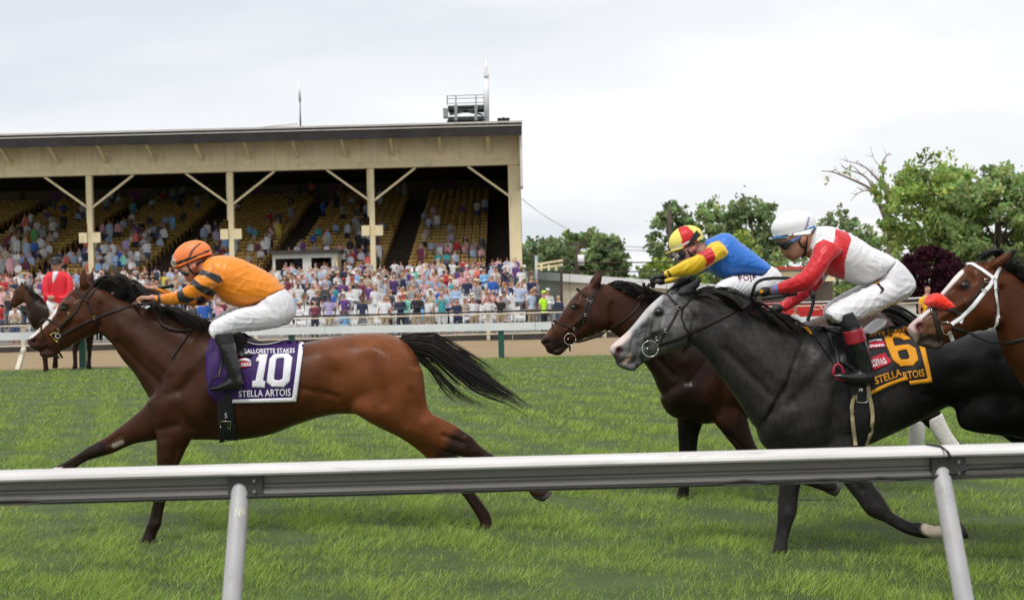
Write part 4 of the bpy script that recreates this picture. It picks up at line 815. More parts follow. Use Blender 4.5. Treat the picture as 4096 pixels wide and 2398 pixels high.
def helmet(root, zw, D, c, rx, ry, ang, w_, brim, colour, cut):
    """dome with a short peak; everything below the cut line removed"""
    b = MB(); k = D/FOC/zw.k; C = Vector(P(*zw(*c), D)); ca, sa = math.cos(math.radians(ang)), math.sin(math.radians(ang)); nu, nv = 76, 42; V, F = [], []
    for j in range(nv+1):
        ph = math.pi*.625*j/nv
        for i in range(nu):
            th = 2*math.pi*i/nu; x, y, z = math.sin(ph)*math.cos(th), math.sin(ph)*math.sin(th), math.cos(ph); s = 1.0
            if ph > math.pi/2: e_ = ph-math.pi/2; x, y, z = math.cos(th)*(1-.12*e_), math.sin(th)*(1-.12*e_), -1.05*e_
            x *= rx*k; z *= ry*k; y *= w_
            V.append(C+Vector((x*ca-z*sa, y, x*sa+z*ca)))
    for j in range(nv):
        for i in range(nu): F.append((j*nu+i, (j+1)*nu+i, (j+1)*nu+(i+1) % nu, j*nu+(i+1) % nu))
    n0 = len(V); V2 = [C+(v-C)*.93 for v in V]
    allF = F+[tuple(i+n0 for i in f[::-1]) for f in F]+[((nv)*nu+(i+1) % nu, nv*nu+i, n0+nv*nu+i, n0+nv*nu+(i+1) % nu) for i in range(nu)]
    me = mesh('helmet', V+V2, allF, M_HELM, True); co = np.array([tuple(v) for v in V+V2]); vcol(me, colour(proj(co), co, normals(me)))
    h = keep(obj('helmet', me), root)
    tip, b0, b1 = [Vector(P(*zw(*q), D)) for q in brim]       # peak: tip and the two ends of its root line
    V, F = [], []; m = 12
    for i in range(m+1):
        t = -1+2*i/m; a = Vector(((b0.x*(1-abs(t))+b1.x*abs(t)), D+t*w_*.92, b0.z*(1-abs(t))+b1.z*abs(t))); f = math.sqrt(max(0, 1-t*t)); e = a+(tip-b0)*f
        V += [a, e, a-Vector((0, 0, .006)), e-Vector((0, 0, .006))]
    for i in range(m):
        q = i*4; F += [(q, q+1, q+5, q+4), (q+2, q+6, q+7, q+3), (q+1, q+3, q+7, q+5), (q, q+4, q+6, q+2)]
    me = mesh('helmet_peak', V, F, M_HELM, True); co = np.array([tuple(v) for v in V]); vcol(me, colour(proj(co), co, None)); keep(obj('helmet_peak', me), root)
    return bvh_of(h.data), h
def jockey(label, zw, D, d):
    root = empty('jockey', tuple(P(*zw(*d['seat']), D)), label, 'jockey', 'jockeys riding in the race')
    arms = [d['near_arm'], d['far_arm']]; legs = [d['near_thigh'], d['far_thigh']]
    jk = [loft(zw, D, d['torso'], 5, 36)]+[loft(zw, D, a, 5, 24) for a in arms]
    br = [loft(zw, D, d['pelvis'], 5, 36)]+[loft(zw, D, a, 5, 26) for a in legs]
    bt = []
    for (zb, shin, foot) in d['boots']: bt.append((loft(zb, D, shin, 5, 22), loft(zb, D, foot, 5, 20)))
    bp = [loft(zw, D, d['torso'], 4, 20, shrink=.8), loft(zw, D, d['pelvis'], 4, 20, shrink=.8)]+[loft(zw, D, a, 4, 14, shrink=.78) for a in arms+legs]
    for (zb, shin, foot) in d['boots']: bp += [loft(zb, D, shin, 4, 14, shrink=.75), loft(zb, D, foot, 4, 12, shrink=.7)]
    bp += [loft(zw, D, q, 4, 22) for q in d['head']]+[lump(zw, D, *q) for q in d['lumps']]
    for h_ in d['hands']: bp += hand_parts(zw, D, *h_)
    me, co = skin('body', bp, .0064*d.get('vs', 1), 2, M_SKINV); vcol(me, paint(d['tone'], d['flush'])(proj(co), co, normals(me))); body = keep(obj('body', me), root); bvb = bvh_of(me)
    jm = garment('jacket', jk, .007*d.get('vs', 1), M_SILK, 5, .011, 120, d['seed'], d['silk'], dirv=None); jo = keep(obj('jacket', jm), root)
    bm_ = garment('breeches', br, .007*d.get('vs', 1), M_BREECH, 5, .012, 150, d['seed']+1); bo = keep(obj('breeches', bm_), root)
    for (sh, ft) in bt:
        m, c = skin('boot', [sh, ft], .0062*d.get('vs', 1), 4, M_BOOT); px = proj(c); keep(obj('boot', m), root)
    if d.get('gloves'):
        for h_ in d['hands']:
            m, c = skin('glove', hand_parts(zw, D, *h_, 1.12, .0105), .0048, 2, M_GLOVE); keep(obj('glove', m), root)
    hv, ho = helmet(root, zw, D, *d['helmet'], d['helmcol'], None)
    return root, bvb, bvh_of(jm), bvh_of(bm_), hv
def poly(zw, pts): return [zw(*p) for p in pts]
def paint(base, items):
    """garment colours: outlines in photo pixels, applied to the side that faces the camera (side -1), away (1) or both (0)"""
    def f(px, co, nr):
        c = np.tile(np.array(base), (len(px), 1))
        for pl, rgb, side in items:
            k = inpoly(px, pl)
            if side and nr is not None: k &= (nr[:, 1]*side > -.12)
            c[k] = rgb
        return c
    return f
ORANGE = (.82, .25, .008); BLK = (.018, .018, .02); YEL = (.80, .52, .02); RED = (.58, .012, .02); BLUE = (.022, .16, .58); WHITE = (.76, .75, .77); SKYB = (.05, .22, .50); CORAL = (.82, .20, .045)
# ---- rider of number ten, orange and black
silk1 = paint(ORANGE, [(poly(J1, [(955,560),(1230,650),(1270,745),(1185,765),(1010,660),(900,645)]), BLK, -1), (poly(J1, [(845,700),(960,790),(1090,832),(1180,900),(1140,965),(1330,1060),(1300,1075),(1100,960),(940,890),(830,800),(770,780)]), BLK, -1),
        (poly(J1, [(600,860),(680,850),(700,920),(770,965),(880,985),(760,1052),(640,1040),(605,960)]), BLK, -1), (poly(J1, [(318,925),(360,905),(375,1060),(330,1060)]), BLK, 0), (poly(J1, [(880,975),(960,940),(1060,1020),(920,1085),(880,1040)]), BLK, 0), (poly(J1, [(1190,340),(1280,310),(1420,350),(1520,420),(1350,372)]), BLK, 1)])
helm1 = paint((.86, .235, .07), [(poly(J1, [(600,460),(760,400),(900,355),(1040,290),(1075,275),(1085,305),(900,380),(760,440),(610,505)]), BLK, 0), (poly(J1, [(765,400),(800,310),(850,240),(940,182),(960,190),(870,260),(825,330),(795,400)]), BLK, 0)])
def mir(secs, dx=0, dy=0): return [(q[0]+dx, q[1]+dy, q[2]+dx, q[3]+dy, q[4], -q[5]) for q in secs]
d1 = dict(tone=(.47, .235, .16), flush=[(poly(J1, [(800,490),(850,470),(890,540),(880,600),(840,590),(800,520)]), (.50, .17, .13), 0), (poly(J1, [(700,660),(790,680),(800,720),(720,720)]), (.52, .20, .15), 0), (poly(J1, [(760,735),(830,730),(830,760),(770,760)]), (.36, .11, .09), 0)], seat=(2050, 1250), seed=11, silk=silk1, helmcol=helm1,
  torso=[(2150,845,1790,1060,.145),(2010,680,1560,1115,.165),(1800,548,1330,1060,.178),(1550,425,1180,930,.19),(1300,362,1060,800,.175),(1150,372,980,600,.11),(1070,405,975,530,.07)],
  near_arm=[(1080,440,1280,700,.085,-.17),(980,560,1265,765,.078,-.2),(860,685,1130,835,.07,-.23),(750,790,980,915,.064,-.24),(650,862,860,1010,.06,-.235),(600,878,740,1062,.056,-.22),(480,900,560,1085,.05,-.18),(380,925,430,1072,.045,-.14),(300,935,325,1045,.04,-.12)],
  far_arm=[(1080,440,1260,700,.085,.17),(1000,650,1200,860,.075,.21),(920,850,1090,1000,.066,.23),(850,950,960,1085,.06,.22),(700,940,760,1080,.052,.18),(500,860,540,980,.046,.12),(330,810,350,900,.04,.09)],
  pelvis=[(2160,848,1790,1060,.15),(2255,965,1705,1115,.168),(2308,1110,1690,1240,.176),(2300,1230,1790,1345,.17),(2215,1345,1950,1410,.13)],
  near_thigh=[(1950,1010,2080,1400,.09,-.09),(1750,1075,1790,1440,.092,-.13),(1500,1128,1560,1455,.088,-.19),(1300,1225,1400,1500,.082,-.24),(1150,1295,1280,1560,.078,-.275),(1085,1370,1190,1590,.072,-.29),(1080,1480,1240,1640,.066,-.295)],
  far_thigh=[(1950,1000,2050,1380,.09,.09),(1700,1040,1750,1400,.09,.13),(1480,1080,1560,1400,.085,.19),(1310,1150,1400,1420,.08,.24),(1180,1230,1300,1480,.076,.275),(1110,1310,1230,1560,.07,.29),(1090,1450,1250,1640,.064,.295)],
  boots=[(S1, [(140,165,372,150,.058,-.295),(180,240,395,225,.06,-.305),(225,330,425,320,.06,-.315),(270,430,445,420,.056,-.32),(305,550,475,535,.05,-.325),(330,650,495,640,.046,-.325),(360,740,500,740,.042,-.325)], [(505,660,505,806,.036,-.325),(450,620,450,815,.042,-.325),(370,660,360,820,.042,-.325),(280,730,270,825,.042,-.325),(190,772,185,828,.04,-.325),(120,792,115,824,.026,-.325)]),
         (S1, [(150,175,360,160,.056,.295),(215,300,400,290,.058,.31),(270,430,430,420,.054,.32),(310,560,470,540,.048,.325),(340,680,480,680,.044,.325)], [(490,660,490,806,.036,.325),(370,660,360,820,.042,.325),(270,730,260,825,.04,.325),(130,792,125,824,.026,.325)])],
  head=[[(640,520,1060,400,.07),(650,590,1000,480,.074),(700,650,960,550,.07),(735,700,930,600,.062),(770,745,900,650,.05),(800,770,880,690,.035)], [(780,520,1010,430,.055),(850,600,1060,440,.056),(930,640,1100,450,.06),(1000,660,1180,480,.065)]],
  lumps=[(738,697,26,16,-50,.012,0),(845,525,55,42,60,.012,-.075),(845,525,55,42,60,.012,.075),(690,600,40,30,0,.05,0),(785,745,20,12,-40,.02,0)],
  hands=[((310,985),(95,965),(60,1060),-.115),((330,855),(160,815),(120,850),.09)],
  helmet=((825,375),285,218,22,.092,[(528,552),(640,560),(720,500)]))
RJ1, BJ1, JK1, BR1, HV1 = jockey('jockey in orange silks with black sleeve hoops crouched over the leading bay', J1, D10, d1)
def kid(o, root): return keep(o, root)
kid(drape('goggles', poly(J1, [(600,560),(680,590),(775,600),(770,655),(720,650),(660,600)]), BJ1, .008, M_LENS, None, 8, .012), RJ1)
kid(drape('spare_goggles', poly(J1, [(560,410),(600,440),(600,540),(545,540),(515,480),(530,430)]), HV1, .012, M_CLEAR, None, 8, .02), RJ1)
kid(drape('hair', poly(J1, [(880,470),(1030,400),(1020,440),(940,470),(900,520),(880,500)]), BJ1, .006, M_HAIRB, None, 8, .006), RJ1)
kid(drape('chin_strap', poly(J1, [(735,490),(760,480),(800,560),(850,615),(915,610),(910,632),(840,640),(780,580)]), BJ1, .004, M_LEATHER, None, 6, .003), RJ1)
# ---- rider of the dark bay, blue and yellow
silk2 = paint(BLUE, [(poly(J2, [(760,520),(890,410),(1010,375),(1100,450),(1150,540),(1140,600),(930,725),(820,790),(690,880),(440,930),(280,950),(140,900),(150,830),(300,770),(480,660),(640,590)]), YEL, -1), (poly(J2, [(700,575),(790,510),(890,470),(930,520),(962,600),(945,690),(815,780),(830,680),(790,600)]), RED, -1),
        (poly(J2, [(100,1060),(130,850),(420,900),(520,960),(380,990),(200,1060)]), YEL, 0), (poly(J2, [(242,825),(275,812),(325,905),(295,915)]), BLK, -1)])
helm2 = paint((.86, .74, .16), [(poly(J2, [(415,195),(480,160),(560,165),(640,255),(600,370),(480,415),(440,300)]), RED, 0), (poly(J2, [(485,440),(600,390),(695,355),(705,400),(600,450),(490,480)]), RED, 0), (poly(J2, [(280,500),(430,440),(575,370),(570,415),(430,480),(285,530)]), (.75, .70, .62), 0), (poly(J2, [(500,500),(570,400),(640,270),(690,225),(755,290),(640,420),(545,530)]), BLK, 0)])
d2_ = dict(tone=(.45, .22, .15), flush=[(poly(J2, [(610,450),(660,440),(690,520),(670,560),(630,540)]), (.46, .13, .10), 0), (poly(J2, [(440,700),(520,700),(520,740),(450,740)]), (.36, .11, .09), 0)], seat=(1850, 1100), seed=21, silk=silk2, helmcol=helm2, gloves=True,
  torso=[(1768,745,1610,892,.145),(1660,660,1420,890,.162),(1500,532,1230,900,.176),(1330,402,1050,930,.188),(1190,285,890,850,.188),(1060,268,830,740,.162),(900,335,785,570,.10),(810,380,775,500,.07)],
  near_arm=[(960,380,1150,590,.085,-.17),(880,440,1060,650,.078,-.2),(790,525,950,705,.07,-.225),(690,580,830,785,.066,-.22),(560,640,690,865,.06,-.2),(420,710,500,905,.055,-.17),(300,780,350,915,.048,-.13),(190,838,235,935,.042,-.11)],
  far_arm=[(960,400,1130,590,.085,.17),(800,600,900,780,.072,.21),(620,760,690,900,.062,.2),(450,860,490,975,.055,.16),(320,910,340,1000,.048,.12),(190,930,210,1020,.042,.1)],
  pelvis=[(1772,748,1610,892,.15),(1880,825,1500,1000,.168),(1935,930,1560,1130,.172),(1910,1070,1650,1200,.15)],
  near_thigh=[(1650,890,1760,1210,.09,-.09),(1380,885,1450,1200,.09,-.15),(1150,925,1230,1200,.084,-.22),(1000,1000,1100,1210,.078,-.27),(935,1060,1010,1220,.07,-.285)],
  far_thigh=[(1620,900,1720,1200,.09,.09),(1340,920,1420,1220,.088,.15),(1110,990,1200,1240,.082,.22),(960,1070,1050,1260,.076,.27),(900,1140,980,1270,.066,.285)],
  boots=[(J2, [(945,1085,1170,1110,.058,-.29),(985,1190,1185,1190,.06,-.31),(1020,1300,1195,1300,.056,-.32),(1060,1430,1215,1430,.05,-.325),(1090,1530,1230,1530,.044,-.325)], [(1240,1500,1240,1650,.036,-.325),(1130,1500,1125,1660,.042,-.325),(1020,1590,1015,1665,.04,-.325),(880,1640,875,1670,.026,-.325)]),
         (J2, [(930,1130,1130,1150,.056,.29),(1000,1300,1160,1300,.055,.31),(1060,1450,1200,1450,.048,.325),(1090,1530,1220,1530,.043,.325)], [(1230,1500,1230,1650,.036,.325),(1120,1510,1115,1660,.042,.325),(1010,1590,1005,1665,.04,.325),(870,1640,865,1670,.026,.325)])],
  head=[[(350,510,770,390,.07),(365,590,720,470,.074),(400,650,690,540,.07),(425,710,650,600,.062),(460,755,610,660,.05),(500,780,580,700,.035)], [(500,520,760,400,.055),(580,600,790,430,.056),(660,650,840,440,.06),(740,680,920,480,.065)]],
  lumps=[(425,692,26,16,-50,.012,0),(645,505,52,40,60,.012,-.075),(645,505,52,40,60,.012,.075),(400,620,40,30,0,.05,0)],
  hands=[((225,890),(60,910),(20,1010),-.11),((190,975),(60,985),(20,1060),.09)],
  helmet=((530,370),265,208,24,.092,[(232,560),(345,545),(450,490)]))
RJ2, BJ2, JK2, BR2, HV2 = jockey('jockey in blue silks with yellow sleeves and red quartered yellow cap', J2, D2, d2_)
kid(drape('goggles', poly(J2, [(400,560),(470,500),(530,540),(520,620),(470,655),(400,640)]), BJ2, .008, M_BLACKSTRAP, None, 8, .012), RJ2)
kid(drape('goggle_lens', poly(J2, [(350,590),(405,560),(440,600),(420,655),(375,655)]), BJ2, .012, M_CLEAR, None, 8, .012), RJ2)
kid(drape('chin_strap', poly(J2, [(540,520),(560,510),(620,590),(690,600),(720,540),(738,550),(700,625),(610,615)]), BJ2, .004, M_LEATHER, None, 6, .003), RJ2)
# ---- rider of number six, white and red
silk3 = paint(WHITE, [(poly(J3, [(1235,290),(1390,335),(1430,420),(1380,600),(1350,700),(1350,890),(1320,925),(1090,850),(1150,760),(1010,950),(870,1060),(700,1100),(420,1120),(430,980),(700,870),(830,790),(920,660),(940,560),(1000,470),(1090,415),(1215,465)]), RED, -1), (poly(J3, [(500,1330),(520,1210),(640,1100),(1000,960),(1080,860),(1080,1000),(900,1130),(620,1330)]), RED, 0),
        (poly(J3, [(430,980),(462,970),(490,1110),(455,1115)]), SKYB, 0), (poly(J3, [(475,970),(512,965),(540,1108),(500,1112)]), SKYB, 0), (poly(J3, [(480,1250),(540,1215),(600,1320),(560,1330),(500,1290)]), SKYB, 0), (poly(J3, [(1235,290),(1390,335),(1430,420),(1380,600),(1350,890),(1320,925),(1150,870),(1200,500)]), RED, 1)])
helm3 = paint((.80, .79, .82), [(poly(J3, [(455,382),(600,378),(760,340),(900,285),(985,245),(990,280),(900,325),(760,375),(600,415),(462,412)]), SKYB, 0), (poly(J3, [(830,340),(880,230),(900,140),(918,150),(900,250),(850,350)]), (.09, .13, .30), -1)])
d3_ = dict(tone=(.36, .17, .105), flush=[(poly(J3, [(615,618),(650,612),(700,632),(690,648),(640,645)]), (.24, .075, .06), 0), (poly(J3, [(820,400),(870,390),(880,470),(850,500),(820,470)]), (.34, .13, .09), 0), (poly(J3, [(560,550),(600,540),(625,590),(580,600)]), (.40, .17, .11), 0)], seat=(2050, 1100), seed=31, silk=silk3, helmcol=helm3, gloves=True, skin=M_SKIN2,
  torso=[(1945,660,1780,830,.14),(1850,600,1715,930,.155),(1700,532,1560,990,.172),(1500,412,1350,932,.184),(1330,322,1180,865,.19),(1180,262,1060,770,.175),(1060,255,960,570,.115),(990,270,890,580,.085),(950,330,870,560,.075)],
  near_arm=[(1060,400,1320,560,.088,-.17),(985,470,1290,600,.083,-.2),(935,640,1180,700,.072,-.235),(830,805,1080,860,.066,-.25),(750,862,950,1015,.062,-.245),(640,912,780,1075,.056,-.22),(520,965,590,1102,.05,-.17),(430,990,445,1110,.043,-.13)],
  far_arm=[(1060,420,1300,600,.085,.17),(980,700,1180,800,.074,.21),(900,900,1060,980,.066,.22),(800,1020,930,1120,.06,.2),(680,1100,780,1220,.054,.16),(530,1215,610,1320,.046,.12)],
  pelvis=[(1948,655,1780,830,.148),(2062,752,1700,930,.166),(2160,888,1680,1050,.176),(2184,1000,1750,1180,.172),(2100,1125,1850,1250,.13)],
  near_thigh=[(1820,900,2030,1170,.09,-.09),(1640,1000,1800,1290,.092,-.14),(1440,1095,1580,1390,.088,-.2),(1270,1180,1420,1440,.082,-.25),(1150,1250,1330,1450,.077,-.28),(1100,1330,1260,1455,.07,-.29)],
  far_thigh=[(1800,880,1980,1150,.09,.09),(1570,960,1700,1200,.088,.14),(1370,1060,1480,1290,.084,.2),(1190,1165,1300,1370,.08,.26),(1110,1250,1210,1430,.074,.28),(1085,1330,1200,1480,.066,.29)],
  boots=[(S2, [(465,265,670,215,.058,-.295),(500,350,720,310,.06,-.305),(545,440,785,400,.062,-.315),(600,600,840,560,.06,-.32),(650,700,870,670,.055,-.325),(690,800,900,780,.05,-.325),(710,900,930,900,.046,-.325),(750,1010,940,1020,.044,-.325)], [(945,1000,940,1140,.034,-.325),(880,930,880,1152,.044,-.325),(770,960,765,1140,.044,-.325),(640,985,630,1115,.044,-.325),(510,988,500,1085,.042,-.325),(400,1008,392,1050,.026,-.325)]),
         (S2, [(330,300,520,330,.056,.29),(420,480,620,470,.056,.31),(500,660,690,640,.052,.32),(560,860,740,850,.046,.325)], [(760,930,760,1080,.036,.325),(640,940,635,1090,.042,.325),(510,1000,505,1080,.04,.325),(400,1020,395,1060,.026,.325)])],
  head=[[(490,400,970,350,.07),(530,470,930,430,.075),(560,540,900,500,.073),(600,600,880,560,.066),(640,650,850,610,.056),(690,690,800,640,.04)], [(760,430,980,330,.056),(800,560,1010,400,.058),(870,620,1060,430,.062),(940,680,1130,470,.068)]],
  lumps=[(582,568,34,20,-55,.013,0),(632,628,22,12,-30,.022,0),(715,665,34,26,0,.03,0),(845,435,58,38,70,.012,-.076),(845,435,58,38,70,.012,.076),(560,470,40,30,0,.05,0),(860,560,60,50,0,.06,0)],
  hands=[((410,1055),(230,1085),(190,1170),-.13),((540,1270),(420,1290),(400,1360),.1)],
  helmet=((720,262),280,192,12,.094,[(412,408),(520,420),(620,400)]))
RJ3, BJ3, JK3, BR3, HV3 = jockey('jockey in red and white silks with white cap crouched over the dark grey', J3, D6, d3_)
kid(drape('sunglasses', poly(J3, [(490,440),(600,450),(710,420),(705,470),(640,540),(590,540),(545,490),(500,470)]), BJ3, .010, M_LENS, None, 8, .012), RJ3)
M_BLUESTRAP = pm('blue_elastic', (.06, .12, .33), .6, .1, 20)
kid(drape('sunglasses_strap', poly(J3, [(680,435),(800,375),(815,395),(720,465),(690,465)]), BJ3, .012, M_BLUESTRAP, None, 8, .006), RJ3)
kid(drape('chin_strap', poly(J3, [(770,440),(795,430),(830,500),(870,500),(880,390),(895,390),(885,530),(870,620),(820,660),(800,650),(845,600),(850,530),(815,520)]), BJ3, .005, M_LEATHER, None, 6, .004), RJ3)
M_CUFF = pm('red_boot_cuff', (.30, .012, .025), .35, .12, 20, .1, 40)
for (r_, D_, zb, sec) in ((RJ3, D6, S2, [(550,470,798,405,.066,-.317),(575,560,825,495,.067,-.319),(600,650,848,575,.066,-.321)]),):
    m_, c_ = skin('boot_cuff', [loft(zb, D_, sec, 5, 26)], .0055, 1, M_CUFF); kid(obj('boot_cuff', m_), r_)
for (r_, D_, zb, sec) in ((RJ3, D6, S2, [(462,262,672,212,.062,-.296),(500,350,725,308,.064,-.306),(545,430,790,385,.065,-.315)]), (RJ1, D10, S1, [(138,165,374,148,.062,-.295),(175,235,398,218,.063,-.304),(205,290,412,272,.063,-.31)]), (RJ2, D2, J2, [(940,1085,1175,1108,.062,-.29),(980,1180,1188,1180,.063,-.305)])):
    m_, c_ = skin('stocking', [loft(zb, D_, sec, 5, 24)], .0055, 1, M_SOCK); kid(obj('stocking', m_), r_)
# ---- rider of the right bay, just outside the photograph
def z4(zw): return Z(4400+(zw.x-3220)*1.1, 1290+(zw.y-1315)*1.1, zw.k/1.1)
J4, S4 = z4(J3), z4(S2)
d4_ = dict(d3_); d4_.update(seed=41, vs=1.7, silk=paint((.03, .16, .07), []), helmcol=paint((.03, .16, .07), []), flush=[], boots=[(S4,)+tuple(q[1:]) for q in d3_['boots']])
RJ4, BJ4, JK4, BR4, HV4 = jockey('jockey in green silks on the bay just beyond the right edge', J4, D4, d4_)
# ------------------------------------------------------------------ tack
def combined_bvh(*objs):
    V, F = [], []
    for o in objs:
        n = len(V); V += [o.matrix_world @ v.co if False else v.co.copy() for v in o.data.vertices]; F += [tuple(i+n for i in p.vertices) for p in o.data.polygons]
    return BVHTree.FromPolygons(V, F)
def text_on(name, txt, quad, bv, off, mat, parent=None, seg=6.0, bold=.0, shear=0.0, fall=None):
    """flat lettering laid on a surface; quad: top-left, top-right, bottom-right, bottom-left in photo pixels"""
    cu = bpy.data.curves.new('lettering', 'FONT'); cu.body = txt; cu.fill_mode = 'FRONT'; cu.offset = bold; cu.shear = shear; cu.resolution_u = 3; cu.space_character = 1.06
    o = bpy.data.objects.new('lettering', cu); COL.objects.link(o); dg = bpy.context.evaluated_depsgraph_get(); dg.update()
    me = bpy.data.meshes.new_from_object(o.evaluated_get(dg)); bpy.data.objects.remove(o); bpy.data.curves.remove(cu)
    bm = bmesh.new(); bm.from_mesh(me); bpy.data.meshes.remove(me); bmesh.ops.triangulate(bm, faces=bm.faces[:])
    xs = [v.co.x for v in bm.verts]; ys = [v.co.y for v in bm.verts]; x0, x1, y0, y1 = min(xs), max(xs), min(ys), max(ys); q = [np.array(p) for p in quad]
    for v in bm.verts:
        u, t = (v.co.x-x0)/(x1-x0), (v.co.y-y0)/(y1-y0); p = (q[3]*(1-u)+q[2]*u)*(1-t)+(q[0]*(1-u)+q[1]*u)*t; v.co = (p[0], p[1], 0)
    for it in range(4):
        lg = [e for e in bm.edges if e.calc_length() > seg*1.6]
        if not lg: break
        bmesh.ops.subdivide_edges(bm, edges=lg, cuts=1); bmesh.ops.triangulate(bm, faces=[f for f in bm.faces if len(f.verts) > 3])
    bm.verts.index_update(); V = []; last = None
    for v in bm.verts:
        h, n_ = hit(bv, v.co.x, v.co.y)
        if h is None: h = Vector(P(v.co.x, v.co.y, last if last else (fall or 8.0)))
        last = h.y; V.append(h+(Vector(_C)-h).normalized()*off)
    F = [tuple(v.index for v in f.verts) for f in bm.faces]; bm.free()
    return obj(name, mesh(name, V, F, mat, True), parent)
def cloth_mat(name, c): return pm(name, c, .62, .06, 14, .25, 34, spec=.3)
M_PURPLE = cloth_mat('purple_satin', (.034, .009, .098)); M_WHITEC = cloth_mat('white_twill', (.74, .73, .78)); M_BLACKC = cloth_mat('black_twill', (.012, .012, .014)); M_GOLD = cloth_mat('gold_twill', (.72, .30, .012)); M_REDC = cloth_mat('red_patch', (.48, .015, .035))
M_BLACKP = pm('black_girth', (.009, .009, .010), .75, .2, 20, .2, 50); M_BEIGE = pm('beige_elastic', (.42, .34, .20), .8, .12, 40, .2, 90); M_WHITEL = pm('white_synthetic_strap', (.78, .77, .80), .4, .05, 20, .05, 60)
def things_bvh(me_obj): return bvh_of(me_obj.data)
# ---- number ten
sc1 = empty('saddle_cloth', tuple(P(1000, 1500, D10-.3)), 'purple saddle cloth with large white number ten and white border', 'saddle cloth', 'race saddle cloths')
cl = drape('cloth', poly(S1, [(70,380),(110,240),(150,180),(300,160),(520,190),(640,290),(860,285),(980,240),(1180,255),(1230,265),(1180,620),(1135,955),(900,965),(380,972),(190,968),(95,870),(75,640)]), B10, .010, M_PURPLE, None, 14, .006, D10, wave=.003); keep(cl, sc1); CB1 = things_bvh(cl)
keep(drape('border', poly(S1, [(1172,250),(1230,265),(1182,620),(1137,958),(900,968),(380,976),(380,934),(1088,912),(1135,560)]), CB1, .004, M_WHITEC, None, 10, .003), sc1)
keep(drape('numeral', poly(S1, [(690,402),(800,400),(745,715),(772,716),(766,797),(613,790),(621,712),(655,712),(700,485),(660,490),(668,445),(690,430)]), CB1, .005, M_WHITEC, None, 9, .003), sc1)
keep(drape('numeral', [poly(S1, [(870,400),(1040,390),(1092,440),(1060,720),(990,790),(850,785),(786,730),(820,460)]), poly(S1, [(915,455),(995,443),(975,690),(930,710),(873,700),(900,470)])], CB1, .005, M_WHITEC, None, 9, .003), sc1)
keep(text_on('lettering', 'GALLORETTE STAKES', poly(S1, [(505,337),(1118,327),(1118,383),(515,393)]), CB1, .006, M_WHITEC, bold=.02), sc1)
keep(text_on('lettering', 'STELLA ARTOIS', poly(S1, [(455,832),(1070,803),(1070,892),(458,906)]), CB1, .006, M_WHITEC, bold=.02), sc1)
keep(drape('logo_patch', poly(S1, [(455,450),(530,435),(600,480),(605,545),(470,572)]), CB1, .004, M_REDC, None, 10, .002), sc1)
keep(drape('logo_swoosh', poly(S1, [(455,468),(530,448),(570,455),(612,492),(590,497),(520,478),(460,486)]), CB1, .007, M_WHITEC, None, 8, .002), sc1)
keep(text_on('lettering', 'ness', poly(S1, [(480,505),(605,498),(605,538),(482,545)]), CB1, .008, M_WHITEC, bold=.02, shear=.2), sc1)
keep(text_on('lettering', 'Preakness', poly(S1, [(340,505),(470,505),(470,542),(340,545)]), CB1, .008, M_WHITEC, bold=.02, shear=.2), sc1) if False else None
sd1 = empty('saddle', tuple(P(960, 1350, D10)), 'small black racing saddle with girth and stirrup under the orange jockey', 'saddle', 'race saddles')
m_, c_ = skin('seat', [loft(S1, D10, [(290,140,310,260,.1),(420,120,440,290,.14),(540,205,550,320,.14),(640,275,650,320,.1)], 5, 24)], .008, 3, M_BLACKLEATHER); keep(obj('seat', m_), sd1)
keep(drape('flap', poly(S1, [(370,165),(480,150),(585,258),(600,300),(520,335),(525,395),(620,405),(600,428),(430,445),(395,300)]), CB1, .012, M_BLACKLEATHER, None, 14, .008, D10), sd1)
keep(strap('pad_edge', poly(S1, [(560,268),(640,292),(700,298),(790,296),(860,284),(930,262),(985,240)]), CB1, .016, M_WHITEL, None, .008), sd1)
gr = drape('girth', poly(S1, [(190,870),(370,850),(400,1050),(425,1250),(445,1410),(350,1420),(235,1445),(215,1250),(205,1050)]), B10, .012, M_BLACKP, None, 16, .008, D10); keep(gr, sd1); GB1 = things_bvh(gr)
keep(text_on('lettering', '5', poly(S1, [(288,1092),(322,1092),(322,1152),(288,1152)]), GB1, .004, M_WHITEL), sd1)
keep(strap('buckle', poly(S1, [(248,1260),(242,1185),(300,1186),(365,1190),(358,1275),(330,1268),(330,1200)]), GB1, .006, M_STEEL, None, .004), sd1)
keep(strap('buckle', poly(S1, [(300,1415),(345,1410)]), GB1, .012, M_STEEL, None, .004), sd1)
def stirrup(root, zw, D, loop, leather, mat, yo, r=.006):
    keep(MB().tube([P(*zw(*q), D+yo) for q in loop], r, 8).build('stirrup_iron', mat, root, True), root)
    pts = [Vector(P(*zw(*q), D+yo*(.92+.08*i/len(leather)))) for i, q in enumerate(leather)]
    keep(ribbon('stirrup_leather', pts, [Vector((0, -1, 0))]*len(pts), .02, M_BLACKLEATHER, None), root)
stirrup(sd1, S1, D10, [(140,830),(108,770),(140,700),(215,658),(285,680),(300,740),(280,828),(140,832)], [(270,300),(262,500),(225,660)], M_BLACKLEATHER, -.34)
def buckle(root, zw, c, bv, mat, w=.022, h=.016):
    p, n_ = hit(bv, *zw(*c)); 
    if p is None: return
    c3 = p+n_*.008; keep(MB().tube([c3+Vector((a*w/2, 0, b*h/2)) for a, b in ((-1,-1),(1,-1),(1,1),(-1,1),(-1,-1))], .0022, 5).build('buckle', mat, root, True), root)
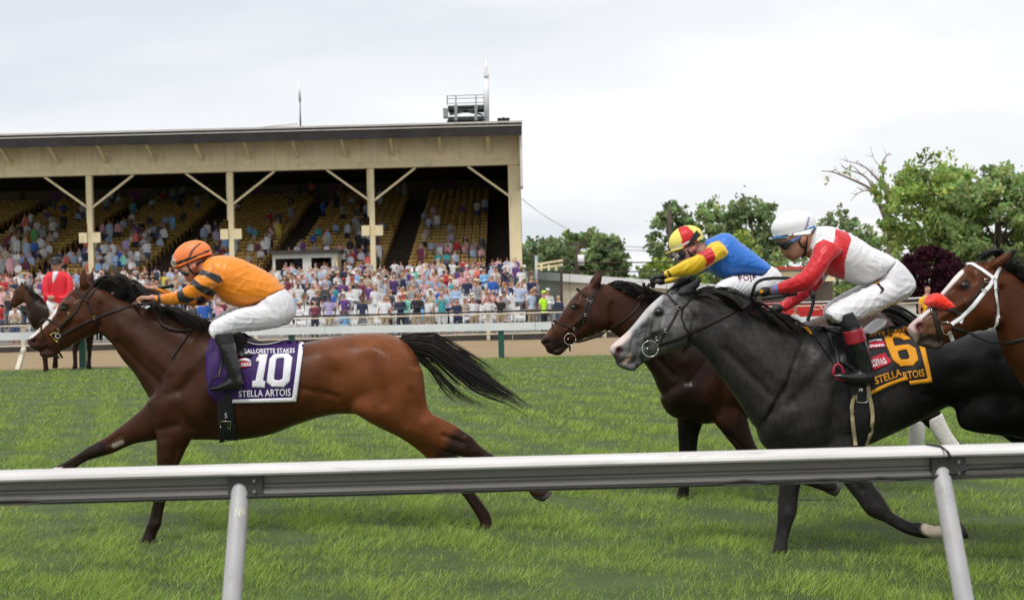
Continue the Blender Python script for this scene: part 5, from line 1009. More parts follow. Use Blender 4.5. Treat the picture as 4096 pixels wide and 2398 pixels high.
def bridle(label, zw, D, bv, straps, rings=(), buckles=(), mat=None, bmat=None):
    p0 = P(*zw(*straps[0][0][0]), D); root = empty('bridle', tuple(p0), label, 'bridle', 'race bridles'); mat = mat or M_LEATHER
    for s in straps:
        pts, w_ = s[0], s[1]; mt = s[2] if len(s) > 2 and s[2] else mat; nm = s[3] if len(s) > 3 else 'strap'; fr = s[4] if len(s) > 4 else None
        keep(strap(nm, poly(zw, pts), bv, w_*.85, mt, None, .003, .0028, D if nm != 'rein' else None, fr), root)
    for (c, r) in rings:
        h, n_ = hit(bv, *zw(*c)); h = h if h is not None else Vector(P(*zw(*c), D-.07))
        for s_ in (-1, 1):
            keep(ring('bit_ring', (h.x, (h.y-.012) if s_ < 0 else 2*D-h.y+.012, h.z), r*D/FOC/zw.k, .0027, M_STEEL), root)
        keep(MB().tube([(h.x-.015, h.y-.01, h.z), (h.x-.015, 2*D-h.y+.01, h.z)], .006, 8).build('bit', M_STEEL, None, True), root)
    for c in buckles: buckle(root, zw, c, bv, bmat or M_BRASS)
    return root
b1 = bridle('brown leather bridle with brass buckles on the leading bay', ZA, D10, B10, [
    ([(900,440),(930,505),(985,565),(1035,605)], .021), ([(1180,425),(1110,480),(1030,570)], .02), ([(1120,405),(1050,470),(985,555)], .016), ([(1000,545),(950,615),(900,720),(820,805),(745,880),(695,950)], .024), ([(1025,600),(1060,700),(1110,800),(1148,900),(1150,1055)], .015),
    ([(478,850),(500,825),(560,818),(640,850),(725,905)], .019), ([(485,840),(488,930),(512,1020),(570,1110),(640,1185),(698,1275)], .017), ([(690,950),(700,1000),(710,1080),(715,1160)], .016), ([(600,1000),(640,965),(690,1000)], .008, M_BRASS, 'bit_cheek'), ([(610,1010),(650,1060),(690,1085)], .011, M_BRASS, 'bit_cheek'),
    ([(715,1010),(850,945),(1000,862),(1180,785),(1350,720),(1500,670),(1655,625)], .026, None, 'rein', D10-.13)], [((690,1010), 30)], [(935,612),(825,757),(490,940),(695,935),(1112,795)])
keep(strap('rein', poly(J1, [(60,1060),(180,1055),(270,1045),(345,1085),(390,1160),(385,1230),(355,1300),(400,1370),(500,1425),(620,1450),(740,1455),(820,1445)]), B10, .022, M_LEATHER, None, .012, .005, None, D10-.13), b1)
bc1 = tag(strap('breast_girth_strap', poly(Z(50, 900, 1.18), [(850,490),(830,515),(790,570),(750,630)]), B10, .017, M_LEATHER, None, .006), 'thin brown yoke strap across the shoulder of the leading bay', 'strap')
b2 = bridle('brown leather bridle with figure eight noseband on the dark brown horse', H2, D2, B2v, [
    ([(690,350),(780,410),(885,495)], .02), ([(1030,262),(960,380),(880,520)], .022), ([(1010,330),(960,440),(920,545)], .02), ([(855,520),(800,680),(725,850),(680,1000)], .028), ([(905,545),(870,640),(820,740),(780,860)], .022), ([(905,560),(890,800),(955,950),(990,1020)], .014),
    ([(345,830),(400,835),(470,870),(640,930)], .02), ([(330,850),(340,940),(410,1060),(480,1170),(515,1270)], .015), ([(585,1170),(595,1270)], .012), ([(640,1130),(720,1125),(800,1105),(1000,1045),(1280,890),(1440,770),(1580,640),(1650,500),(1690,410)], .024, None, 'rein', D2-.13)], [((590,1090), 85)], [(865,520),(905,545),(825,735),(655,935),(360,870)], None, M_STEEL)
b3 = bridle('thin dark bridle with big loose ring bit on the dark grey', H3, D6, B6v, [
    ([(790,300),(860,310),(930,390),(1005,465),(1065,500)], .016), ([(1012,480),(960,600),(880,740),(800,860),(760,920)], .017), ([(1060,490),(1040,600),(1090,740),(1160,830),(1145,960),(1070,1055)], .013), ([(1195,335),(1120,420),(1060,492)], .016), ([(480,1190),(440,1290)], .013),
    ([(755,955),(880,920),(1000,880),(1300,735),(1600,590),(1924,430)], .03, None, 'rein', D6-.16)], [((640,1005), 103)], [(1005,482),(855,775),(745,880)], None, M_STEEL)
def free_strap(pts, w_, mat, parent, name='strap'):
    q = bez([tuple(P(*p[:2], p[2])) for p in pts], 18); keep(ribbon(name, [Vector(a) for a in q], [Vector((0, -1, .15))]*len(q), w_, mat, None, .005), parent)
def zp(zw, D, pts): return [zw(a, b)+(D+c,) for a, b, c in pts]
free_strap(zp(J3, D6, [(185,1190,-.16),(225,1040,-.2),(265,955,-.2),(350,912,-.19),(500,897,-.17),(690,900,-.14)]), .019, M_BLACKLEATHER, b3, 'rein')
free_strap(zp(J3, D6, [(330,1150,-.19),(480,1130,-.2),(620,1110,-.2),(760,1085,-.18)]), .022, M_BLACKLEATHER, b3, 'rein')
free_strap(zp(J3, D6, [(925,1040,-.3),(965,1110,-.31),(960,1200,-.31),(930,1310,-.31),(890,1425,-.31)]), .020, M_BLACKLEATHER, b3, 'rein_end')
keep(MB().ball(P(*J3(960, 1110), D6-.31), (.016, .012, .024), 10, 8).build('rein_knot', M_BLACKLEATHER, None, True), b3)
free_strap(zp(J2, D2, [(-100,1000,-.13),(-60,1080,-.12),(0,1010,-.12)]), .024, M_LEATHER, b2, 'rein')
b4 = bridle('white synthetic bridle on the bay at the right edge', H4, D4, B4v, [
    ([(785,285),(850,280),(960,345),(1095,445)], .027), ([(1185,320),(1150,380),(1110,455)], .027), ([(1165,330),(1128,460)], .022), ([(1105,455),(1060,540),(1000,605),(860,785),(720,920),(610,992)], .027), ([(1122,455),(1125,600),(1145,760),(1158,915)], .024), ([(1150,890),(1140,980),(1100,1035),(1035,1058)], .022),
    ([(1012,480),(960,560),(880,670),(790,760),(745,840),(700,880)], .02, M_LEATHER), ([(545,805),(620,820),(690,870)], .034, M_LEATHER), ([(380,795),(410,870),(440,1000),(465,1110),(485,1215)], .03, M_LEATHER), ([(740,870),(730,930),(710,975)], .024), ([(580,1080),(600,1130),(620,1180)], .026),
    ([(480,970),(540,962),(600,978)], .007, M_STEEL, 'bit_cheek'), ([(484,975),(495,1050),(512,1105),(570,1112),(615,1085)], .007, M_STEEL, 'bit_cheek'), ([(610,1035),(680,1050),(750,1070),(900,1130),(1080,1195),(1250,1218),(1463,1165),(1700,1080)], .024, M_BLACKSTRAP, 'rein', D4-.12)], [], [(1015,480),(985,605),(1128,595),(400,840)], M_WHITEL, M_STEEL)
M_FLEECE = pm('red_fleece', (.92, .035, .018), .95, .2, 50, 1.0, 110, spec=.1, sheen=.3)
def fz(co):
    return co+RNG.normal(0, .0016, co.shape)
m_, c_ = skin('noseband_fleece', [loft(H4, D4, [(305,745,395,636,.07,-.0),(345,785,440,625,.088,-.0),(430,830,520,672,.098,-.0),(520,856,590,735,.102,0),(585,850,630,790,.09,0)], 5, 30)], .006, 2, M_FLEECE, fz)
keep(tag(obj('noseband_fleece', m_), 'bright red fleece roll on the noseband of the right bay', 'noseband'), None) if False else tag(obj('noseband_fleece', m_), 'bright red fleece roll over the nose of the right bay', 'noseband')
# ---- number six
sc6 = empty('saddle_cloth', tuple(P(3500, 1450, D6-.3)), 'black saddle cloth with gold number six and folded gold border', 'saddle cloth', 'race saddle cloths')
cl6 = drape('cloth', poly(S2, [(20,405),(300,398),(500,420),(830,470),(1000,455),(1280,400),(1430,405),(1530,560),(1605,680),(1655,900),(1700,1115),(1410,1148),(1385,1085),(1330,1100),(1130,1170),(885,1290),(760,1180),(590,1130),(420,880),(330,740),(170,520)]), B6v, .012, M_BLACKC, None, 14, .006, D6, wave=.004); keep(cl6, sc6); CB6 = things_bvh(cl6)
keep(drape('border', poly(S2, [(1285,400),(1430,405),(1530,560),(1605,680),(1655,900),(1700,1116),(1412,1150),(1396,1102),(1637,1068),(1575,820),(1525,640),(1450,540),(1375,432)]), CB6, .004, M_GOLD, None, 10, .003), sc6)
keep(drape('border', poly(S2, [(884,1292),(880,1246),(1010,1175),(1130,1120),(1300,1060),(1370,1040),(1388,1088),(1300,1106),(1130,1172)]), CB6, .004, M_GOLD, None, 10, .003), sc6)
keep(drape('border', poly(S2, [(22,407),(90,401),(135,455),(172,518),(120,490),(60,430)]), CB6, .005, M_GOLD, None, 8, .003), sc6)
keep(drape('numeral', [poly(S2, [(1080,550),(1150,478),(1340,487),(1425,568),(1330,580),(1290,555),(1195,548),(1187,575),(1215,652),(1390,630),(1482,682),(1520,830),(1450,905),(1290,916),(1190,830),(1110,650)]), poly(S2, [(1253,722),(1368,700),(1406,795),(1385,820),(1300,826),(1268,790)])], CB6, .005, M_GOLD, None, 9, .003), sc6)
keep(text_on('lettering', 'RETTE', poly(S2, [(835,498),(1085,462),(1095,505),(850,535)]), CB6, .006, M_GOLD, bold=.02), sc6); keep(text_on('lettering', 'STAKES', poly(S2, [(1112,448),(1390,420),(1392,468),(1120,485)]), CB6, .006, M_GOLD, bold=.02), sc6)
keep(text_on('lettering', 'STELLA', poly(S2, [(950,1048),(1285,935),(1310,1030),(975,1146)]), CB6, .006, M_GOLD, bold=.02), sc6)
keep(text_on('lettering', 'RTOIS', poly(S2, [(1312,985),(1588,943),(1600,1038),(1338,1085)]), CB6, .006, M_GOLD, bold=.02), sc6)
keep(drape('logo_patch', poly(S2, [(925,800),(1000,765),(1095,740),(1115,790),(1172,825),(1165,875),(1120,900),(940,965)]), CB6, .004, M_REDC, None, 9, .002), sc6)
keep(text_on('lettering', 'STELLA', poly(S2, [(905,835),(1092,788),(1098,830),(912,878)]), CB6, .007, M_WHITEC, bold=.03), sc6)
keep(text_on('lettering', 'ARTOIS', poly(S2, [(925,882),(1112,832),(1118,872),(932,925)]), CB6, .007, M_WHITEC, bold=.03), sc6)
keep(drape('logo_patch', poly(S2, [(855,610),(1090,590),(1085,605),(1090,665),(870,690)]), CB6, .004, M_REDC, None, 9, .002), sc6)
keep(drape('logo_swoosh', poly(S2, [(860,600),(960,570),(1040,566),(1062,585),(1030,592),(960,590),(870,612)]), CB6, .007, M_WHITEC, None, 8, .002), sc6)
keep(text_on('lettering', 'kness.', poly(S2, [(862,625),(1090,605),(1092,650),(868,672)]), CB6, .008, M_WHITEC, bold=.03, shear=.15), sc6)
keep(text_on('lettering', 'PIMLICO', poly(S2, [(890,715),(1025,700),(1027,722),(893,740)]), CB6, .006, M_GOLD, bold=.02), sc6) if False else None
sd6 = empty('saddle', tuple(P(3400, 1340, D6)), 'black racing saddle with white pad and beige edged girth on the grey', 'saddle', 'race saddles')
m_, c_ = skin('seat', [loft(S2, D6, [(270,385,290,480,.1),(480,400,480,560,.13),(700,440,700,600,.13),(860,485,860,600,.1)], 5, 24)], .008, 3, M_BLACKLEATHER); keep(obj('seat', m_), sd6)
m_, c_ = skin('pad', [loft(S2, D6, [(1020,290,1082,330,.09),(960,330,1040,410,.11),(880,405,960,460,.12),(800,478,860,505,.12)], 5, 22)], .006, 3, M_WHITEL); keep(obj('pad', m_), sd6)
keep(drape('flap', poly(S2, [(290,400),(500,410),(700,450),(880,520),(900,800),(930,1000),(700,1000),(520,860),(420,700),(380,560)]), CB6, .012, M_BLACKLEATHER, None, 16, .006, D6), sd6)
gr = drape('girth', poly(G2, [(470,880),(690,900),(715,1150),(690,1400),(640,1475),(540,1472),(515,1250),(505,1060)]), B6v, .012, M_BLACKP, None, 16, .008, D6); keep(gr, sd6); GB6 = things_bvh(gr)
keep(strap('girth_edge', poly(G2, [(545,985),(520,1030),(507,1090),(513,1200),(527,1330),(543,1470)]), GB6, .024, M_BEIGE, None, .006), sd6)
keep(strap('girth_edge', poly(G2, [(668,890),(680,980),(705,1100),(714,1200),(700,1340),(650,1460)]), GB6, .024, M_BEIGE, None, .006), sd6)
keep(text_on('lettering', 'J', poly(G2, [(567,920),(590,916),(592,944),(570,948)]), GB6, .004, M_STEEL), sd6); keep(text_on('lettering', 'R', poly(G2, [(597,914),(620,910),(622,940),(600,944)]), GB6, .004, M_STEEL), sd6)
keep(strap('buckle', poly(G2, [(560,960),(556,1050),(620,1055),(660,1050),(658,960)]), GB6, .006, M_STEEL, None, .005), sd6)
M_REDM = pm('red_stirrup', (.38, .012, .035), .3, .1, 20, spec=.5)
stirrup(sd6, S2, D6, [(445,1050),(425,990),(445,905),(488,880),(535,925),(560,1000),(575,1090),(450,1055)], [(430,520),(460,700),(500,890)], M_REDM, -.345, .008)
sd2 = empty('saddle', tuple(P(2960, 1300, D2)), 'black racing saddle under the jockey in blue silks', 'saddle', 'race saddles')
m_, c_ = skin('seat', [loft(J2, D2, [(1050,1480,1080,1600,.1),(1250,1440,1270,1640,.16),(1450,1470,1460,1640,.16),(1600,1540,1610,1640,.1)], 5, 24)], .008, 3, M_BLACKLEATHER); keep(obj('seat', m_), sd2)
# ---- embroidery on the breeches, glove badge, riding whip
M_MAROON = pm('maroon_print', (.16, .01, .03), .6, .05)
keep(text_on('lettering', 'PDJF', poly(J2, [(1290,895),(1560,880),(1570,975),(1340,995)]), BR2, .004, M_MAROON, bold=.01), RJ2)
keep(drape('boot_emblem', poly(J3, [(1728,958),(1762,938),(1790,985),(1830,1020),(1835,1045),(1790,1085),(1780,1075),(1800,1045),(1765,995)]), BR3, .004, M_BLACKC, None, 6, .002), RJ3)
keep(drape('boot_emblem', poly(J3, [(1722,958),(1758,934),(1770,955),(1735,980)]), BR3, .006, M_GOLD, None, 6, .002), RJ3)
keep(MB().tube([P(*J1(560, 800), D10+.06), P(*J1(300, 840), D10+.085), P(*J1(0, 885), D10+.11), P(*J1(-420, 950), D10+.15)], [.012, .011, .007, .004], 8).build('riding_whip', M_BLACKLEATHER, None, True), None) if False else None
wh = MB().tube([P(*J1(552, 800), D10+.06), P(*J1(300, 838), D10+.085), P(*J1(120, 862), D10+.1), P(*J1(0, 882), D10+.11), P(*J1(-150, 905), D10+.13)], [.013, .0115, .009, .007, .005], 8).build('riding_whip', M_BLACKLEATHER, None, True)
tag(wh, 'black riding whip held in the far hand of the orange jockey', 'whip')
keep(drape('glove_badge', poly(J3, [(300,1045),(345,1040),(352,1070),(320,1085),(298,1075)]), combined_bvh([o for o in RJ3.children if o.name.startswith('glove')][0]), .003, M_GOLD, None, 6, .002), RJ3)
sd4 = empty('saddle', tuple(P(*S4(500, 500), D4)), 'black racing saddle on the bay just beyond the right edge', 'saddle', 'race saddles')
m_, c_ = skin('seat', [loft(S4, D4, [(270,385,290,480,.1),(480,400,480,560,.13),(700,440,700,600,.13),(860,485,860,600,.1)], 5, 24)], .012, 3, M_BLACKLEATHER); keep(obj('seat', m_), sd4)
# ------------------------------------------------------------------ spectators and chairs
def person_parts(pose, fem=False):
    c = capsule; s = [] ; w = .92 if fem else 1.0
    hz = 1.62
    def V3(*p): return Vector(p)
    sit = pose.startswith('sit')
    if sit:
        hip = .46
        for sx in (-1, 1):
            s.append(c([V3(sx*.09, 0, hip+.06), V3(sx*.11, -.42, hip+.06)], [.085, .065])); s.append(c([V3(sx*.11, -.42, hip+.06), V3(sx*.11, -.42, .07)], [.062, .045])); s.append(c([V3(sx*.11, -.40, .05), V3(sx*.11, -.56, .04)], [.045, .035]))
        base = hip
    else:
        base = .90
        for sx in (-1, 1):
            s.append(c([V3(sx*.09, 0, .9), V3(sx*.11, -.02, .48), V3(sx*.115, .02, .07)], [.098, .068, .045])); s.append(c([V3(sx*.115, .0, .05), V3(sx*.13, -.16, .04)], [.046, .036]))
    b = base
    for z, rx, ry in ((.0, .165, .115), (.12, .155*w, .11), (.28, .17*w, .115), (.42, .19*w, .115), (.52, .175*w, .10)):
        m = MB().ball((0, 0, b+z), (rx, ry, .12), 12, 8); s.append((m.v, m.f))
    s.append(c([V3(0, 0, b+.52), V3(0, -.01, b+.66)], [.065, .055])); m = MB().ball((0, -.02, b+.76), (.078, .095, .118), 12, 9); s.append((m.v, m.f))
    sh = b+.50
    A = dict(down=[((.21,0,sh),(.26,.02,sh-.3),(.25,-.06,sh-.56))]*2, cross=[((.21,0,sh),(.25,-.04,sh-.27),(-.02,-.2,sh-.24))]*2, phone=[((.21,0,sh),(.25,-.1,sh-.24),(.06,-.3,sh+.02))]*2, up=[((.21,0,sh),(.3,-.06,sh+.18),(.22,-.08,sh+.46)), ((.21,0,sh),(.26,.02,sh-.3),(.25,-.06,sh-.56))],
             drink=[((.21,0,sh),(.26,-.04,sh-.28),(.2,-.28,sh-.16)), ((.21,0,sh),(.26,.02,sh-.3),(.24,-.06,sh-.56))], hips=[((.21,0,sh),(.36,.06,sh-.26),(.19,-.03,sh-.46))]*2)[pose.split('_')[-1]]
    for sx, (p, q, r) in zip((-1, 1), A):
        s.append(c([V3(sx*p[0]*w, p[1], p[2]), V3(sx*q[0]*w, q[1], q[2]), V3(sx*r[0]*w, r[1], r[2])], [.058, .045, .036]))
        m = MB().ball((sx*r[0]*w*1.0, r[1]-.02, r[2]-(.05 if pose.endswith('down') else 0)), (.04, .045, .055), 8, 6); s.append((m.v, m.f))
    if fem: m = MB().ball((0, .03, b+.70), (.1, .09, .19), 10, 8); s.append((m.v, m.f))
    return s, b
def classify(cen, b, kind):
    """material index per face: 0 skin, 1 top, 2 bottom, 3 hair or hat, 4 shoes"""
    x, y, z = cen[:, 0], cen[:, 1], cen[:, 2]; r = np.ones(len(cen), np.int32)
    leg = z < b+.02 if kind['sit'] is False else ((z < b+.16) & ((y < -.10) | (z < b+.06)))
    r[leg] = 2; r[z < .085] = 4
    ax = np.abs(x); arm = (~leg) & ((ax > .215) | (y < -.15)) & (z < b+.50-(.14 if kind['short'] else .52)+(.0)) ; r[arm & (kind['short'])] = 0
    hands = (~leg) & (z < b+.04) & (ax > .2); r[hands] = 0
    if kind['up']: r[(z > b+.62) & (ax > .13)] = 0
    if kind['ph']: r[(y < -.2) & (z > b+.3)] = 0
    hd = (z > b+.56) & (ax < .13); r[hd] = 0
    hair = hd & ((z > b+.825) | ((y > .02) & (z > b+.70)) | ((y > .045) & (z > b+.62)))
    r[hair] = 3
    if kind['fem']: r[hd & (y > .0) & (z > b+.5)] = 3
    if kind['shorts']: r[(r == 2) & (z < .42)] = 0
    if kind['dress']: r[(r == 2) & (z > .52)] = 1; r[(r == 2) & (z <= .52)] = 0
    return r
def low_mesh(name, parts, voxel, b, kind, hat=None):
    me, co = skin(name, parts, voxel, 1); n = len(me.polygons); cen = np.empty(n*3); me.polygons.foreach_get('center', cen); cen = cen.reshape(-1, 3)
    return me, co, classify(cen, b, kind)
variants = []
specs = [('down', 0, 1, 0, 0), ('down', 1, 0, 0, 1), ('cross', 0, 0, 0, 0), ('phone', 0, 1, 1, 0), ('up', 0, 1, 0, 0), ('drink', 1, 1, 0, 1), ('hips', 0, 1, 1, 0), ('drink', 0, 0, 0, 0), ('sit_cross', 0, 1, 0, 0), ('sit_drink', 1, 1, 0, 0)]
for pose, fem, short, shorts, dress in specs:
    parts, b = person_parts(pose, bool(fem)); kd = dict(sit=pose.startswith('sit'), short=bool(short), up=pose == 'up', ph='phone' in pose, fem=bool(fem), shorts=bool(shorts), dress=bool(dress))
    hi = low_mesh('person', parts, .030, b, kd); lo = low_mesh('person', parts, .074, b, kd)
    hat = MB()
    for k in range(2): pass
    variants.append((pose, kd, hi, lo, b))
TOPS = [('white', (.72,.72,.74)), ('white', (.66,.66,.66)), ('pale blue', (.36,.47,.66)), ('pale blue', (.45,.55,.70)), ('navy', (.018,.026,.07)), ('navy', (.03,.035,.075)), ('black', (.016,.016,.018)), ('charcoal', (.06,.06,.068)), ('coral', (.80,.17,.14)), ('pink', (.66,.34,.38)), ('pink', (.72,.42,.42)), ('red', (.45,.03,.035)), ('mint', (.22,.62,.50)), ('royal blue', (.03,.12,.48)), ('grey', (.30,.30,.31)), ('beige', (.46,.39,.29)), ('purple', (.12,.05,.22)), ('teal', (.05,.36,.40)), ('maroon', (.16,.03,.055)), ('green', (.10,.36,.10)), ('yellow', (.70,.55,.08)), ('lavender', (.42,.36,.60)), ('sky blue', (.22,.46,.75))]
TOPW = [14,8,7,5,6,5,6,6,2.2,3.5,3.5,3,1.6,2.5,6,5,2,1.2,3,.8,1,1.6,2]
BOTS = [('khaki trousers', (.36,.28,.18)), ('blue jeans', (.06,.09,.17)), ('dark trousers', (.02,.02,.025)), ('grey trousers', (.16,.16,.17)), ('white trousers', (.6,.6,.6)), ('navy trousers', (.025,.03,.06))]
HEADS = [('dark hair', (.02,.014,.01)), ('brown hair', (.08,.045,.025)), ('fair hair', (.36,.24,.11)), ('grey hair', (.4,.39,.38)), ('white cap', (.7,.7,.7)), ('navy cap', (.02,.025,.06)), ('red cap', (.45,.03,.03)), ('straw hat', (.62,.48,.26))]
HEADW = [8,6,3,2,2.5,2,1,3.5]
SKINS = [(.52,.29,.20), (.46,.24,.16), (.40,.20,.13), (.16,.08,.05)]
pmats = {}
def cm(kind, name, col, rough=.75):
    k = (kind, tuple(col))
    if k not in pmats: pmats[k] = pm(kind+'_'+name.replace(' ', '_'), col, rough, .18, 5.0)
    return pmats[k]
hatm = MB(); hatm.ball((0, -.02, .845), (.092, .108, .075), 12, 8); hatm.v = [v if v[2] > .83 else (v[0], v[1], .83) for v in hatm.v]
brim = MB(); brim.tube([(0, -.02, .835), (0, -.02, .85)], [.165, .165], 16)
capb = MB(); capb.box((-.07, -.2, .84), (.07, -.08, .855))
def add_hat(verts, b, style):
    h = MB(); h.add([(v[0], v[1], v[2]+b) for v in hatm.v], hatm.f)
    if style == 'straw hat': h.add([(v[0], v[1], v[2]+b) for v in brim.v], brim.f)
    else: h.add([(v[0], v[1], v[2]+b) for v in capb.v], capb.f)
    return h
mesh_cache = {}
def person_mesh(vi, hat):
    k = (vi, hat)
    if k in mesh_cache: return mesh_cache[k]
    pose, kd, (me, co, cls), lo, b = variants[vi]; m = me.copy(); m.name = 'person'
    idx = cls.copy()
    if hat:
        h = add_hat(None, b, hat); v0 = [tuple(v) for v in co]; f0 = [tuple(p.vertices) for p in me.polygons]; n0 = len(v0)
        m = mesh('person', v0+[tuple(v) for v in h.v], f0+[tuple(i+n0 for i in f) for f in h.f], None, True); idx = np.concatenate((cls, np.full(len(h.f), 3, np.int32)))
    m.materials.clear()
    for i in range(5): m.materials.append(None)
    m.polygons.foreach_set('material_index', idx); m.update(); mesh_cache[k] = m; return m
R = random.Random(21)
places = []                                     # (x, y, z, where, sit)
def visible_x(y, lo, hi): return (P(lo, 1200, y)[0], P(hi, 1200, y)[0])
ORD = ['first','second','third','fourth','fifth','sixth','seventh','eighth','ninth','tenth','eleventh','twelfth','thirteenth','fourteenth','fifteenth','sixteenth','seventeenth','eighteenth','nineteenth','twentieth']
for i in range(NT):
    y = YA0+(i+.5)*dy_; z = -.22+i*RISE/NT
    lo, hi = visible_x(y, -60, 2235 if i < 4 else 2080 if i > 8 else 2150); x = lo+R.uniform(0, .5)
    while x < hi:
        px = proj([(x, y, z+1)])[0][0]; dens = .70
        if i < 5 and 1180 < px < 1750: dens = .42
        elif i < 7 and px > 1200: dens = .72
        if i >= NT-3: dens = .9
        if R.random() < dens: places.append((x+R.uniform(-.12, .12), y+R.uniform(-.3, .3), z, 'rail' if i < 2 else 'chairs' if i < 9 else 'terrace', (R.random() < (.30 if (1 < i < 9) else .08))))
        x += R.uniform(.52, .74)
chairs = []
for i in range(1, 10):
    y = YA0+(i+.5)*dy_; z = -.22+i*RISE/NT; lo, hi = visible_x(y, 1090 if i < 6 else 1250, 2080); x = lo
    while x < hi:
        chairs.append((x, y+.12, z, i)); x += .56
seatspots = [p for p in cam_seen if -34 < p[0] < XR]
R.shuffle(seatspots); sitters = []
for p in seatspots:
    row = (p[1]-SY0)/ROWD; pr = .50 if row < 5 else .24 if row < 10 else .11 if row < 15 else .07
    cl_ = .5+.5*math.sin(p[0]*.9+p[1]*.7)*math.sin(p[0]*.37-p[1]*.5); pr *= .35+1.3*cl_
    if p[0] < -20: pr *= 1.7
    if p[0] > -6 and row > 4: pr *= .55
    if R.random() < pr: sitters.append((p[0], p[1]-.1 if R.random() < .5 else p[1]+.0, p[2], 'stand', R.random() < .62))
# the ones that show largest become people of their own
px_all = proj([(p[0], p[1], p[2]+1.2) for p in places]); inview = [p for p, q in zip(places, px_all) if -40 < q[0] < 2300]
def hidden(p):                                  # wholly behind the leading horse or its rider
    q = proj([(p[0], p[1], p[2]+1.5)])[0]; d_ = Vector((p[0], p[1], p[2]+1.6))-Vector(_C); d_.normalize()
    for bv in (B10, JK1, BR1):
        if bv.ray_cast(Vector(_C), d_, 20)[0] is not None and bv.ray_cast(Vector(_C), (Vector((p[0], p[1], p[2]+1.0))-Vector(_C)).normalized(), 20)[0] is not None: return True
    return False
inview = [p for p in inview if not hidden(p)]
inview.sort(key=lambda p: p[1]); inview = [p for p in inview if not (p[1] < 51.5 and abs(p[0]-P(2195, 1230, p[1])[0]) < .75)]; own = inview[:298]; others = inview[298:]+sitters
def pick(p):
    sit = p[4]; vi = R.choice([8, 9] if sit else [0, 0, 1, 2, 3, 4, 5, 6, 7, 2, 7] if p[3] != 'stand' else [0, 1, 2, 7, 5]); t = R.choices(range(len(TOPS)), TOPW)[0]; b = R.choices(range(len(BOTS)), [3, 4, 4, 2, 1.2, 2])[0]; h = R.choices(range(len(HEADS)), HEADW)[0]
    sk = R.choices(range(4), [5, 4, 3, 1.3])[0]; return vi, t, b, h, sk
seen_lab = {}; rowname = {}
shirt_word = lambda kd: 'dress' if kd['dress'] else ('shirt' if kd['short'] else 'jacket')
recs = []
for p in own:
    vi, t, b, h, sk = pick(p); recs.append([p, vi, t, b, h, sk])
# two people one can single out by the fence
neon = P(2170, 1230, 52.0); recs.append([(neon[0], 50.25, -.22, 'rail', False), 0, 'neon', 2, 'neon', 1])
dark = P(2228, 1230, 52.0); recs.append([(dark[0], 50.35, -.22, 'rail', False), 7, 4, 1, 3, 0])
groups = {}
wherew = {'rail': 'by the outer fence', 'chairs': 'among white chairs', 'terrace': 'on upper terrace'}
for r_ in recs:
    p, vi, t, b, h, sk = r_; kd = variants[vi][1]
    tn = 'neon yellow' if t == 'neon' else TOPS[t][0]; hn = 'hood up' if h == 'neon' else HEADS[h][0]
    bt_ = '' if kd['dress'] else (' and shorts' if kd['shorts'] else ' and '+BOTS[b][0])
    base = '%s in %s %s, %s, %s' % ('seated spectator' if kd['sit'] else {'cross': 'arms folded spectator', 'phone': 'spectator raising phone', 'up': 'spectator arm raised', 'hips': 'spectator hands on hips', 'drink': 'spectator with drink'}.get(variants[vi][0], 'spectator'), tn, shirt_word(kd), hn, wherew[p[3]])
    groups.setdefault(base, []).append(r_)
for base, lst in groups.items():
    lst.sort(key=lambda r_: r_[0][0]/r_[0][1])
    for k, r_ in enumerate(lst):
        p, vi, t, b, h, sk = r_; kd = variants[vi][1]; hs = None if h == 'neon' else HEADS[h][0]; hat = hs if hs in ('straw hat',) else ('cap' if hs and 'cap' in hs else None)
        if h == 'neon': hat = 'cap'
        o = obj('person', person_mesh(vi, hat)); o.location = (p[0], p[1], p[2]); o.rotation_euler = (R.uniform(-.05, .05), R.uniform(-.05, .05), R.gauss(0, .55)); s_ = R.uniform(.9, 1.08)*(.95 if kd['fem'] else 1); o.scale = (s_, s_, s_)
        mats = [cm('skin', 'tone%d' % sk, SKINS[sk], .55), cm('top', 'neon', (.52, .95, .03)) if t == 'neon' else cm('top', TOPS[t][0], TOPS[t][1]), cm('bottom', BOTS[b][0], BOTS[b][1]), cm('top', 'neon', (.52, .95, .03)) if h == 'neon' else cm('head', HEADS[h][0], HEADS[h][1]), cm('shoe', 'dark', (.025, .02, .018))]
        for i in range(5): o.material_slots[i].link = 'OBJECT'; o.material_slots[i].material = mats[i]
        lab = base if len(lst) == 1 else base+', %s from left' % ORD[k]
        w_ = lab.replace(',', '').split(); 
        if len(w_) > 16: lab = lab.replace(' spectator', ' fan').replace('standing by', 'by')
        tag(o, lab, 'person', 'spectators watching from the apron')
# everyone too small or too many to pick out
Vs, Fs, Cs = [], [], []; nv = 0
for p in others:
    vi, t, b, h, sk = pick(p); pose, kd, hi, (me, co, cls), bb = variants[vi]; n = len(co)
    if 'arr' not in kd:
        kd['arr'] = np.array([list(q.vertices)+[q.vertices[-1]]*(4-len(q.vertices)) for q in me.polygons])
    f = kd['arr']; a = R.uniform(-.6, .6); ca, sa = math.cos(a), math.sin(a); c2 = co.copy(); c2[:, 0], c2[:, 1] = co[:, 0]*ca-co[:, 1]*sa, co[:, 0]*sa+co[:, 1]*ca
    Vs.append(c2[f].reshape(-1, 3)+np.array(p[:3])); m = len(f); Fs.append(np.arange(m*4).reshape(-1, 4)+nv); nv += m*4
    pal = np.array([SKINS[sk], TOPS[t][1], BOTS[b][1], HEADS[h][1], (.025, .02, .018)]); Cs.append(np.repeat(pal[cls], 4, axis=0))
M_CROWD = pm('crowd_clothes', (1, 1, 1), .75, .15, 5.0, attr='Col')
